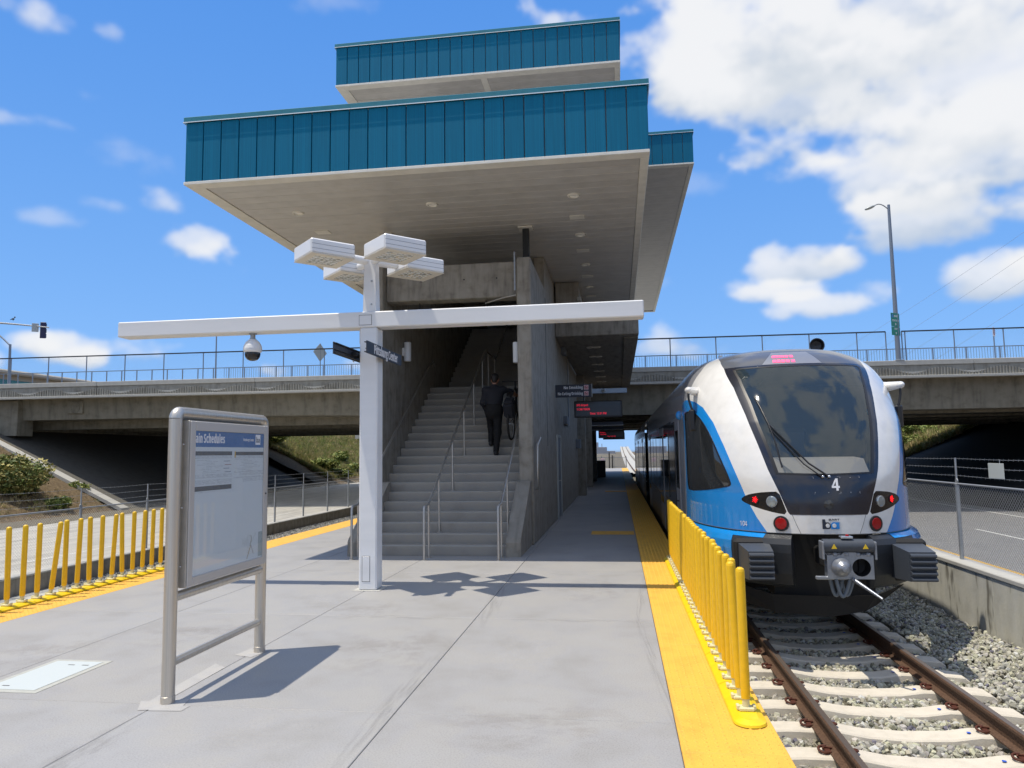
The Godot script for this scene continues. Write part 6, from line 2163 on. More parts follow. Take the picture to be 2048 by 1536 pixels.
func make_bridge() -> void:
	var t := thing("road_bridge", "long concrete road bridge crossing behind the station with a railing on top", "bridge", V(-13, 0, BZ), BTURN)
	# local: x along the bridge from x=-13, z local forward = -z Godot
	var x0 := -60.0
	var x1 := 75.0
	var depth := 29.0
	# deck slab and box girder with a slightly arched soffit
	part("deck", boxm(x0, x1, 5.20, 5.42, 0.15, depth - 0.15), M.concrete_bridge, t)
	var st := new_st()
	var n := 60
	var bot := func(x: float) -> float:
		return 3.98 - 0.36 * smoothstep(-8.0, 14.0, x) + 0.1 * smoothstep(30.0, 50.0, x)
	for i in n:
		var a := lerpf(x0, x1, float(i) / n)
		var b := lerpf(x0, x1, float(i + 1) / n)
		for q: Array in [[1.0, -1.0], [depth - 1.0, 1.0]]:
			quad(st, V(a, bot.call(a), q[0] + 0.15 * -q[1]), V(b, bot.call(b), q[0] + 0.15 * -q[1]), V(b, 5.2, q[0]), V(a, 5.2, q[0]), Vector3(0, 0, -q[1]))
		quad(st, V(a, bot.call(a), 1.15), V(b, bot.call(b), 1.15), V(b, bot.call(b), depth - 1.15), V(a, bot.call(a), depth - 1.15), Vector3.DOWN)
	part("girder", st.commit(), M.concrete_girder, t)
	# girders stand out under the soffit as shallow ribs
	for k in 5:
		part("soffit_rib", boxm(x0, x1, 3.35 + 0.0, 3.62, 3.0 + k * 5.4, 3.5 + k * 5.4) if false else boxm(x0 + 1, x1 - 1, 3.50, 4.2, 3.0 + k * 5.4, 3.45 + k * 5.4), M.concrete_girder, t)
	# parapets: panels between joints, cap and ledge
	for side in 2:
		var zf := 0.0 if side == 0 else depth
		var d := 1.0 if side == 0 else -1.0
		var k := 0
		var x := x0
		while x < x1 - 0.1:
			part("parapet_panel", boxm(x + 0.012, x + 9.0 - 0.012, 5.21, 5.70, zf, zf + d * 0.28, 0.01), M.concrete_bridge, t)
			part("parapet_cap", boxm(x + 0.006, x + 9.0 - 0.006, 5.705, 5.945, zf - d * 0.05, zf + d * 0.33, 0.015), M.concrete_pale, t)
			x += 9.0
		part("ledge", boxm(x0, x1, 5.08, 5.205, zf - d * 0.12, zf + d * 0.30, 0.012), M.concrete_pale, t)
	# wave relief on the near parapet: upright ribs under a wavy line, with smooth crescents between
	var rb := new_st()
	var cr := new_st()
	var x := -24.0
	var pitch := 2.72
	while x < 40.0:
		var ph := fposmod(x, pitch) / pitch
		var h := 0.10 + 0.26 * pow(sin(PI * ph), 1.3)
		box(rb, V(x, 5.215 + h / 2, -0.02), Vector3(0.06, h, 0.05), 0.006)
		x += 0.14
	for k in range(-9, 16):
		var cx := k * pitch
		var pts := []
		for i in 9:
			var u := -1.0 + i / 4.0
			pts.append(Vector2(u * 0.62, 0.20 - 0.13 * (1.0 - u * u)))
		for i in 9:
			var u := 1.0 - i / 4.0
			pts.append(Vector2(u * 0.62, 0.215 - 0.04 * (1.0 - u * u)))
		prism(cr, PackedVector2Array(pts), 0.03, Transform3D(Basis.IDENTITY, V(cx, 5.215, 0.0)))
	part("wave_relief", rb.commit(), M.concrete_bridge, t).set_meta("kind", "stuff")
	part("wave_crescents", cr.commit(), M.concrete_pale, t).set_meta("kind", "stuff")
	# round emblem cast in the girder face at the left
	var em := part("cast_plaque", boxm(-17.4 - 0.0, -16.5, 4.30, 5.0, 0.95, 1.1, 0.02), M.concrete_girder, t)
	part("cast_ring", ringm(0.30, 0.06, 0.03, 24), M.concrete_girder, em, Transform3D(Basis.IDENTITY, V(-16.95, 4.65, 0.95)))
	# piers in the median, abutments and slope paving
	for z: float in [5.0, 14.0, 23.0]:
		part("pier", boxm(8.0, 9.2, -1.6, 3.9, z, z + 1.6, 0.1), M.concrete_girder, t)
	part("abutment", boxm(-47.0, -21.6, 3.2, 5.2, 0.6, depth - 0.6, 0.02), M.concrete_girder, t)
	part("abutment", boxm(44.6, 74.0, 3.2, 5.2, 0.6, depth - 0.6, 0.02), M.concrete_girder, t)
	part("wing_pier", boxm(-21.6, -20.2, 3.1, 5.08, 0.7, 1.9, 0.02), M.concrete_girder, t)
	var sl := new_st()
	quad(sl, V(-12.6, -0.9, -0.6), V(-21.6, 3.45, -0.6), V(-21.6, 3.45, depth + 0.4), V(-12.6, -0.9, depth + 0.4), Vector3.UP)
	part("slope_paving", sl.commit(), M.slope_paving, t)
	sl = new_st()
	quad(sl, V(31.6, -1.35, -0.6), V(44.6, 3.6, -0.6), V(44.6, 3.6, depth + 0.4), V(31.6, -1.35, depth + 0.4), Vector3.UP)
	part("slope_paving", sl.commit(), M.slope_paving_shaded, t)
	var kb := new_st()
	for q: Array in [[-12.4, -0.9, -22.4, 3.93, -0.75], [31.4, -1.35, 44.8, 3.68, -0.75]]:
		var a := V(q[0], q[1] + 0.03, q[4])
		var b := V(q[2], q[3] + 0.03, q[4])
		var w := Vector3(0, 0, 0.62)
		var up := Vector3(0, 0.09, 0)
		quad(kb, a + up, b + up, b + up + w, a + up + w, Vector3.UP)
		quad(kb, a - up, b - up, b + up, a + up, Vector3(0, 0, -1))
		quad(kb, a + w - up, b + w - up, b + w + up, a + w + up, Vector3(0, 0, 1))
		quad(kb, a - up, a + w - up, a + w + up, a + up, Vector3(1, 0, 0))
	part("slope_kerb", kb.commit(), M.concrete_pale, t)
	# tall mesh fence on the near parapet; openings at the lamp post
	var post := tubem([Vector3(0, 0, 0), Vector3(0, 1.45, 0)], 0.028, 8)
	var xp := -45.0
	var spans := [[-56.0, 26.1], [26.85, 70.0]]
	for sp: Array in spans:
		part("top_rail", boxm(sp[0], sp[1], 7.36, 7.42, 0.10, 0.16), M.bridge_rail_top, t)
	var i := 0
	while xp < 66.0:
		if absf(xp - 26.45) > 0.5: part("fence_post", post, M.bridge_rail, t, Transform3D(Basis.IDENTITY, V(xp, 5.94, 0.13)))
		xp += 2.25
		i += 1
	for q: float in [26.1, 26.85]: part("fence_post", post, M.bridge_rail, t, Transform3D(Basis.IDENTITY, V(q, 5.94, 0.13)))
	var ms := new_st()
	xp = -30.0
	while xp < 42.0:
		for s: float in [-1.0, 1.0]:
			tube(ms, [V(xp, 5.95, 0.13 + 0.004 * s), V(xp + s * 1.40, 7.36, 0.13 + 0.004 * s)], 0.0016, 3, false)
		xp += 0.11
	part("chain_mesh", ms.commit(), M.bridge_rail, t).set_meta("kind", "stuff")
	# low baluster railing behind the footway
	var zr := 2.4
	part("baluster_rail", boxm(-23.6, 66.0, 6.80, 6.84, zr, zr + 0.05), M.bridge_rail, t)
	var bp := boxm(-0.022, 0.022, 5.4, 6.8, zr, zr + 0.045)
	xp = -23.6
	while xp < 50.0:
		part("baluster_post", bp, M.bridge_rail, t, Transform3D(Basis.IDENTITY, V(xp, 0, 0)))
		xp += 0.93 if xp < -4 else 1.62
	var bs := new_st()
	xp = -9.0
	while xp < 42.0:
		pbox(bs, xp - 0.007, xp + 0.007, 5.5, 6.8, zr + 0.015, zr + 0.03)
		xp += 0.135
	part("balusters", bs.commit(), M.bridge_rail, t).set_meta("kind", "stuff")
	# far railing
	part("far_rail", boxm(x0, x1, 7.0, 7.05, depth - 0.2, depth - 0.15), M.bridge_rail, t)

func make_street_furniture() -> void:
	var zL := bz(13.5) + 0.15
	var t := thing("street_lamp", "tall grey street lamp with curved arm on the right of the bridge", "street lamp", V(13.62, 5.9, zL))
	part("pole", tubem([Vector3.ZERO, Vector3(0.0, 7.85, 0)], 0.12, 14, 0.065), M.bridge_rail, t)
	part("base_plate", sbox(Vector3(0.42, 0.04, 0.42), 0.01), M.galvanised, t, Transform3D(Basis.IDENTITY, Vector3(0, 0.06, 0)))
	var arm := []
	for i in 9:
		var u := i / 8.0
		arm.append(Vector3(-0.02 - 0.72 * u, 7.62 + 0.30 * sin(u * 2.3) - 0.06 * u, 0.15 * u))
	part("arm", tubem(arm, 0.028, 8), M.galvanised, t)
	var lm := new_st()
	blob(lm, arm[8] + Vector3(-0.20, -0.08, 0.02), Vector3(0.27, 0.075, 0.13), 14, 8, Basis(Vector3.BACK, 0.35))
	part("lamp_head", lm.commit(), M.sign_back, t)
	var sg := thing("guide_sign", "green road guide sign strapped to the street lamp on the bridge", "sign", V(13.52, 7.72, zL - 0.18), 0.62)
	part("panel", sbox(Vector3(0.62, 0.66, 0.02), 0.004), M.sign_road_green, sg, Transform3D(Basis.IDENTITY, Vector3(0, 0.22, 0)))
	part("panel", sbox(Vector3(0.62, 0.42, 0.02), 0.004), M.sign_road_green, sg, Transform3D(Basis.IDENTITY, Vector3(0, -0.335, 0)))
	text("lettering", "BART", 0.11, M.sign_white, sg, Transform3D(Basis.IDENTITY, Vector3(0.06, 0.40, 0.012)), true, 0.9)
	text("lettering", "STATION", 0.10, M.sign_white, sg, Transform3D(Basis.IDENTITY, Vector3(0.0, 0.18, 0.012)), true, 0.9)
	text("lettering", "EXIT", 0.09, M.sign_white, sg, Transform3D(Basis.IDENTITY, Vector3(0.0, -0.23, 0.012)), true, 0.9)
	part("pictogram", sbox(Vector3(0.12, 0.16, 0.006)), M.sign_blue, sg, Transform3D(Basis.IDENTITY, Vector3(-0.21, 0.40, 0.012)))
	for y: float in [0.0, -0.44]:
		part("arrow", prismm([Vector2(-0.02, -0.05), Vector2(0.02, -0.05), Vector2(0.02, 0.0), Vector2(0.055, 0.0), Vector2(0, 0.06), Vector2(-0.055, 0.0), Vector2(-0.02, 0.0)], 0.004, Transform3D(Basis.IDENTITY, Vector3(0, y, 0.011))), M.sign_white, sg)
	# small sign at the far right
	var ns := thing("prohibition_sign", "small round edged red and white road sign behind the bridge fence at far right", "sign", V(18.55, 5.4, bz(18.5) + 1.2))
	part("post", tubem([Vector3.ZERO, Vector3(0, 2.1, 0)], 0.03, 8), M.bridge_rail, ns)
	part("plate", sbox(Vector3(0.42, 0.46, 0.01), 0.003), M.sign_white, ns, Transform3D(Basis(Vector3.UP, 0.9), Vector3(0, 1.98, 0.05)))
	part("red_ring", ringm(0.18, 0.035, 0.006, 20), M.sign_red, ns, Transform3D(Basis(Vector3.UP, 0.9), Vector3(0, 2.0, 0.05)) * Transform3D(Basis.IDENTITY, Vector3(0, 0, 0.006)))
	part("arrow", sbox(Vector3(0.06, 0.22, 0.006)), M.black_steel, ns, Transform3D(Basis(Vector3.UP, 0.9), Vector3(0, 2.0, 0.05)) * Transform3D(Basis.IDENTITY, Vector3(0, 0, 0.008)))
	# diamond sign seen from behind
	var ds := thing("diamond_sign", "back of a grey diamond road sign on the bridge left of the light mast", "sign", V(-16.75, 5.4, bz(-16.7) + 3.2))
	part("post", tubem([Vector3.ZERO, Vector3(0, 2.75, 0)], 0.028, 8), M.bridge_rail, ds)
	part("plate", sbox(Vector3(0.76, 0.76, 0.008), 0.003), M.sign_back, ds, Transform3D(Basis(Vector3.UP, 1.18) * Basis(Vector3.BACK, PI / 4), Vector3(0, 2.25, 0.04)))
	# lamp further back at the left
	var fl := thing("street_lamp", "thin distant street lamp on the bridge under the left mast arm", "street lamp", V(-33.0, 5.4, 56.5))
	part("pole", tubem([Vector3.ZERO, Vector3(0, 6.75, 0)], 0.09, 8, 0.05), M.bridge_rail, fl)
	part("arm", tubem([Vector3(0, 6.6, 0), Vector3(-0.35, 6.85, 0), Vector3(-0.9, 6.88, 0)], 0.035, 6), M.bridge_rail, fl)
	var fh := new_st()
	blob(fh, Vector3(-0.95, 6.84, 0), Vector3(0.28, 0.06, 0.12), 10, 6)
	part("lamp_head", fh.commit(), M.sign_back, fl)
	var ll := thing("street_lamp", "blue grey street lamp at the far left edge with an arm reaching up left", "street lamp", V(-37.0, 5.4, 40.0))
	part("pole", tubem([Vector3.ZERO, Vector3(-0.05, 3.5, 0)], 0.09, 10, 0.07), M.bridge_rail, ll)
	part("arm", tubem([Vector3(-0.05, 3.42, 0), Vector3(-0.45, 3.78, 0), Vector3(-2.2, 5.2, 0)], 0.05, 8), M.bridge_rail, ll)
	# traffic signal on a long arm
	var ts := thing("traffic_signal", "traffic signal with dark back plate hanging on a long curved arm at left", "traffic light", V(-38.6, 5.4, 37.8))
	var ap := []
	for i in 11:
		var u := i / 10.0
		ap.append(Vector3(6.05 * u, 4.62 - 0.62 * pow(u, 1.35), 0))
	part("arm", tubem(ap, 0.075, 10, 0.035), M.galvanised, ts)
	part("mast", tubem([Vector3(0, 0, 0), Vector3(0, 4.7, 0)], 0.13, 10, 0.1), M.galvanised, ts)
	part("back_plate", sbox(Vector3(0.30, 0.95, 0.03), 0.01), mat("signal_blue_black", Color(0.012, 0.014, 0.07), 0.4), ts, Transform3D(Basis(Vector3.UP, 0.5), Vector3(5.58, 3.88, -0.12)))
	var hs := new_st()
	for k in 3: box(hs, Vector3(5.55, 4.18 - k * 0.3, -0.22), Vector3(0.25, 0.28, 0.2), 0.03, Basis(Vector3.UP, 0.5))
	part("signal_housing", hs.commit(), M.black_steel, ts).set_meta("kind", "stuff")
	part("street_name_plate", sbox(Vector3(0.34, 0.5, 0.012), 0.004), M.sign_back, ts, Transform3D(Basis(Vector3.UP, 0.7), Vector3(5.22, 4.02, 0.06)))
	var bd := new_st()
	blob(bd, Vector3(3.7, 4.60, 0), Vector3(0.085, 0.06, 0.055), 10, 6)
	blob(bd, Vector3(3.80, 4.70, 0), Vector3(0.045, 0.045, 0.04), 8, 6)
	tube(bd, [Vector3(3.62, 4.60, 0), Vector3(3.5, 4.56, 0)], 0.03, 6, true, 0.012)
	tube(bd, [Vector3(3.84, 4.70, 0), Vector3(3.88, 4.69, 0)], 0.012, 5, true, 0.002)
	for s: float in [-0.02, 0.02]: tube(bd, [Vector3(3.7, 4.57, s), Vector3(3.7, 4.48, s)], 0.008, 4)
	single("bird", bd.commit(), M.black_steel, "small dark bird perched on the traffic signal arm", "bird", Transform3D(Basis.IDENTITY, V(-38.6, 5.4, 37.8)))
	# overhead power lines at the right
	for k in 4:
		var pts := []
		for i in 13:
			var u := i / 12.0
			pts.append(V(lerpf(62.0, 18.0, u), lerpf(36.5, 7.6, u) - k * 2.9 - 4.0 * sin(PI * u) * 0.35, lerpf(92.0, 118.0, u)))
		single("power_line", tubem(pts, 0.014, 4), M.power_wire, ["highest thin power line across the clouds at right", "second thin power line from the top at right", "third thin power line from the top at right", "lowest thin power line at right above the bridge fence"][k], "cable", Transform3D.IDENTITY, "power lines at right")

func make_far() -> void:
	# teal banded store at far left
	var b := thing("store_building", "low tan building with a teal band at the far left beyond the bridge", "building", V(-101.5, 5.4, 105))
	part("wall", sbox(Vector3(42, 9.5, 24), 0.05), M.building_tan, b, Transform3D(Basis.IDENTITY, Vector3(-12, 4.7, 0)))
	part("teal_band", sbox(Vector3(42.3, 1.5, 24.3), 0.05), M.building_teal, b, Transform3D(Basis.IDENTITY, Vector3(-12, 7.9, 0)))
	part("roof", sbox(Vector3(45, 0.7, 27), 0.2), M.building_tan, b, Transform3D(Basis.IDENTITY, Vector3(-12, 9.7, 0)))
	for k in 6: part("window", sbox(Vector3(3.4, 1.8, 0.1), 0.02), M.window_dark, b, Transform3D(Basis.IDENTITY, Vector3(-30 + k * 6.5, 4.5, 12.03)))
	# grey wall on top of the far left bank
	var gw := thing("boundary_wall", "grey white wall section on top of the far left bank", "wall", V(-27.5, 3.8, 88.0))
	for k in 6: part("wall_panel", boxm(-5.0 + k * 1.6, -5.0 + k * 1.6 + 1.57, 0, 1.15, 0, 0.2, 0.02), M.building_white if k == 5 else M.concrete_pale, gw)
	# the end of the platform: railing, gate and equipment beyond
	var f := thing("end_fence", "grey picket fence across the far end of the platform", "fence", V(0, 0, PZ1))
	part("top_rail", boxm(-7.0, 0.9, 1.12, 1.16, -0.03, 0.03), M.bridge_rail, f)
	part("bottom_rail", boxm(-7.0, 0.9, 0.12, 0.16, -0.03, 0.03), M.bridge_rail, f)
	for k in 7: part("post", boxm(-6.9 + k * 1.28, -6.84 + k * 1.28, 0, 1.3, -0.03, 0.03), M.bridge_rail, f)
	var pk := new_st()
	for k in 66: pbox(pk, -6.95 + k * 0.12, -6.93 + k * 0.12, 0.16, 1.12, -0.01, 0.01)
	part("pickets", pk.commit(), M.bridge_rail, f).set_meta("kind", "stuff")
	var wsn := thing("warning_sign", "small pinkish warning sign on the fence at the platform end", "sign", V(-1.65, 0.85, PZ1 - 0.05))
	part("plate", sbox(Vector3(0.4, 0.42, 0.01), 0.004), M.sign_pink, wsn)
	var gp := thing("gate_post", "two dark gate posts at the far end of the platform", "gate", V(-0.95, 0, PZ1 - 0.2))
	for x: float in [0.0, 0.32]: part("post", sbox(Vector3(0.12, 1.7 - x, 0.12), 0.01), M.black_steel, gp, Transform3D(Basis.IDENTITY, Vector3(x, 0.85 - x / 2, 0)))
	part("light_bar", boxm(-2.6, -0.1, 1.45, 1.55, 0, 0.08), M.concrete_pale, gp)
	# the track beyond climbs towards the main line on a pale viaduct
	var rp := new_st()
	var prof := func(z: float) -> float: return -0.5 + 0.00011 * pow(maxf(z - 78.0, 0.0), 1.93)
	for k in 24:
		var a := 76.0 + k * 10.0
		var c := a + 10.0
		var ya: float = prof.call(a)
		var yc: float = prof.call(c)
		for q: Array in [[0.95, 1.45, 0.10], [1.45, 3.6, 0.0], [3.6, 4.3, 0.10]]:
			quad(rp, V(q[0], ya + q[2], a), V(q[1], ya + q[2], a), V(q[1], yc + q[2], c), V(q[0], yc + q[2], c), Vector3.UP)
		quad(rp, V(0.95, ya - 4, a), V(0.95, ya + 0.10, a), V(0.95, yc + 0.10, c), V(0.95, yc - 4, c), Vector3.LEFT)
		quad(rp, V(4.3, ya - 4, a), V(4.3, ya + 0.10, a), V(4.3, yc + 0.10, c), V(4.3, yc - 4, c), Vector3.RIGHT)
		quad(rp, V(1.45, ya, a), V(1.45, ya + 0.10, a), V(1.45, yc + 0.10, c), V(1.45, yc, c), Vector3.RIGHT)
	struct("track_ramp", rp.commit(), M.concrete_pale, "pale concrete track ramp climbing away beyond the platform end")
	var ramp := get_node("track_ramp")
	for x: float in [1.75, 3.26]:
		var rr := []
		for k in 25: rr.append(V(x, prof.call(76.0 + k * 10.0) + 0.08, 76.0 + k * 10.0))
		part("rail", tubem(rr, 0.09, 4), M.rail_rust, ramp)
	var bk := new_st()
	quad(bk, V(-30, -1.2, 79.3), V(0.94, -0.42, 79.3), V(0.94, 0.58, 190), V(-30, 0.6, 190), Vector3.UP)
	quad(bk, V(-30, 0.6, 190), V(0.94, 0.58, 190), V(0.94, 1.6, 250), V(-30, -1.0, 250), Vector3.UP)
	struct("embankment", bk.commit(), M.gravel_shoulder, "pale gravel embankment beside the climbing track")
	# warehouses in the gap under the bridge
	var w := thing("warehouse", "blue grey warehouse with roof plant seen through the gap under the bridge", "building", V(-7.5, -1.0, 232))
	part("wall", sbox(Vector3(9, 4.2, 12), 0.05), M.building_grey, w, Transform3D(Basis.IDENTITY, Vector3(-0.5, 2.1, 0)))
	part("wing", sbox(Vector3(2.6, 3.0, 10), 0.05), M.building_grey, w, Transform3D(Basis.IDENTITY, Vector3(5.3, 1.5, 3)))
	part("roof_strip", sbox(Vector3(9.2, 0.35, 12.2), 0.05), M.roof_red, w, Transform3D(Basis.IDENTITY, Vector3(-0.5, 2.0, 0)))
	for q: Array in [[-0.8, 4.9, 0.15], [1.0, 4.9, 1.1], [2.6, 4.5, 0.2]]: part("roof_plant", sbox(Vector3(q[2], 1.5, 0.5), 0.02), M.building_grey, w, Transform3D(Basis.IDENTITY, Vector3(q[0], q[1], 4)))

# ---------------------------------------------------------------- the man with the bicycle
# field of tapered capsules joined smoothly, meshed with surface nets
func cap_d(p: Vector3, b: Array) -> float:
	var a: Vector3 = b[0]
	var ab: Vector3 = b[1] - a
	var h := clampf((p - a).dot(ab) / maxf(ab.length_squared(), 1e-9), 0.0, 1.0)
	return (p - a - ab * h).length() - lerpf(b[2], b[3], h)

func nets(st: SurfaceTool, bones: Array, cell: float, k: float) -> void:
	var lo := Vector3.INF
	var hi := -Vector3.INF
	for b: Array in bones:
		var r := maxf(b[2], b[3]) + cell * 2.0
		for e in 2:
			lo = lo.min((b[e] as Vector3) - Vector3.ONE * r)
			hi = hi.max((b[e] as Vector3) + Vector3.ONE * r)
	var n := Vector3i(((hi - lo) / cell).ceil()) + Vector3i.ONE
	var f := PackedFloat32Array()
	f.resize(n.x * n.y * n.z)
	f.fill(1.0)
	for b: Array in bones:
		var r := maxf(b[2], b[3]) + cell * 2.5 + k
		var l0: Vector3 = ((b[0] as Vector3).min(b[1]) - Vector3.ONE * r - lo) / cell
		var h0: Vector3 = ((b[0] as Vector3).max(b[1]) + Vector3.ONE * r - lo) / cell
		for z in range(maxi(int(l0.z), 0), mini(int(h0.z) + 1, n.z)):
			for y in range(maxi(int(l0.y), 0), mini(int(h0.y) + 1, n.y)):
				for x in range(maxi(int(l0.x), 0), mini(int(h0.x) + 1, n.x)):
					var i := (z * n.y + y) * n.x + x
					var d := cap_d(lo + Vector3(x, y, z) * cell, b)
					var o := f[i]
					var h := maxf(k - absf(o - d), 0.0) / k
					f[i] = minf(o, d) - h * h * k * 0.25
	var ids := {}
	var pos := PackedVector3Array()
	for z in n.z - 1:
		for y in n.y - 1:
			for x in n.x - 1:
				var i := (z * n.y + y) * n.x + x
				var v: Array[float] = [f[i], f[i + 1], f[i + n.x], f[i + n.x + 1], f[i + n.x * n.y], f[i + n.x * n.y + 1], f[i + n.x * n.y + n.x], f[i + n.x * n.y + n.x + 1]]
				var neg := 0
				for q in v: neg += 1 if q < 0.0 else 0
				if neg == 0 or neg == 8: continue
				var sum := Vector3.ZERO
				var c := 0
				for e: Vector2i in [Vector2i(0, 1), Vector2i(2, 3), Vector2i(4, 5), Vector2i(6, 7), Vector2i(0, 2), Vector2i(1, 3), Vector2i(4, 6), Vector2i(5, 7), Vector2i(0, 4), Vector2i(1, 5), Vector2i(2, 6), Vector2i(3, 7)]:
					if (v[e.x] < 0.0) != (v[e.y] < 0.0):
						var t := v[e.x] / (v[e.x] - v[e.y])
						var pa := Vector3(e.x & 1, (e.x >> 1) & 1, e.x >> 2)
						var pb := Vector3(e.y & 1, (e.y >> 1) & 1, e.y >> 2)
						sum += pa.lerp(pb, t)
						c += 1
				ids[i] = pos.size()
				pos.append(lo + (Vector3(x, y, z) + sum / c) * cell)
	var nor := PackedVector3Array()
	nor.resize(pos.size())
	var faces := PackedInt32Array()
	var step: Array[int] = [1, n.x, n.x * n.y]
	for z in range(1, n.z - 1):
		for y in range(1, n.y - 1):
			for x in range(1, n.x - 1):
				var i := (z * n.y + y) * n.x + x
				for ax in 3:
					var j := i + step[ax]
					if (f[i] < 0.0) == (f[j] < 0.0): continue
					var u: int = step[(ax + 1) % 3]
					var w: int = step[(ax + 2) % 3]
					if not (ids.has(i) and ids.has(i - u) and ids.has(i - u - w) and ids.has(i - w)): continue
					var q := [ids[i], ids[i - u], ids[i - u - w], ids[i - w]]
					var out := Vector3.ZERO
					out[ax] = 1.0 if f[i] < 0.0 else -1.0
					var nn := (pos[q[1]] - pos[q[0]]).cross(pos[q[2]] - pos[q[0]])
					if nn.dot(out) < 0.0:
						q.reverse()
						nn = -nn
					for m in 4: nor[q[m]] += nn.normalized()
					faces.append_array(PackedInt32Array([q[0], q[1], q[2], q[0], q[2], q[3]]))
	for i in range(0, faces.size(), 3):
		for m: int in [0, 2, 1]:
			st.set_normal(nor[faces[i + m]].normalized())
			st.add_vertex(pos[faces[i + m]])

func hand(st: SurfaceTool, wrist: Vector3, dir: Vector3, palm_n: Vector3, curl: float) -> void:
	var x := dir.normalized()
	var z := (palm_n - x * palm_n.dot(x)).normalized()
	var y := z.cross(x)
	var bones := [[wrist, wrist + x * 0.05, 0.024, 0.03], [wrist + x * 0.05 - y * 0.022, wrist + x * 0.085 - y * 0.026, 0.02, 0.016], [wrist + x * 0.05 + y * 0.022, wrist + x * 0.085 + y * 0.026, 0.02, 0.016]]
	var lens := [0.072, 0.082, 0.076, 0.060]
	for i in 4:
		var p := wrist + x * 0.088 + y * (-0.03 + 0.02 * i)
		var d := x
		for s in 3:
			d = d.rotated(y, -curl * (0.5 if s == 0 else 1.0))
			var q: Vector3 = p + d * (lens[i] as float) * [0.45, 0.32, 0.25][s]
			bones.append([p, q, 0.0095 - s * 0.0008, 0.009 - s * 0.0008])
			p = q
	var tp := wrist + x * 0.03 - y * 0.03
	var td := (x * 0.7 - y * 0.7 + z * 0.3).normalized()
	bones.append([tp, tp + td * 0.04, 0.013, 0.011])
	bones.append([tp + td * 0.04, tp + td * 0.04 + (td + x + z * 0.5).normalized() * 0.032, 0.0105, 0.009])
	nets(st, bones, 0.005, 0.008)

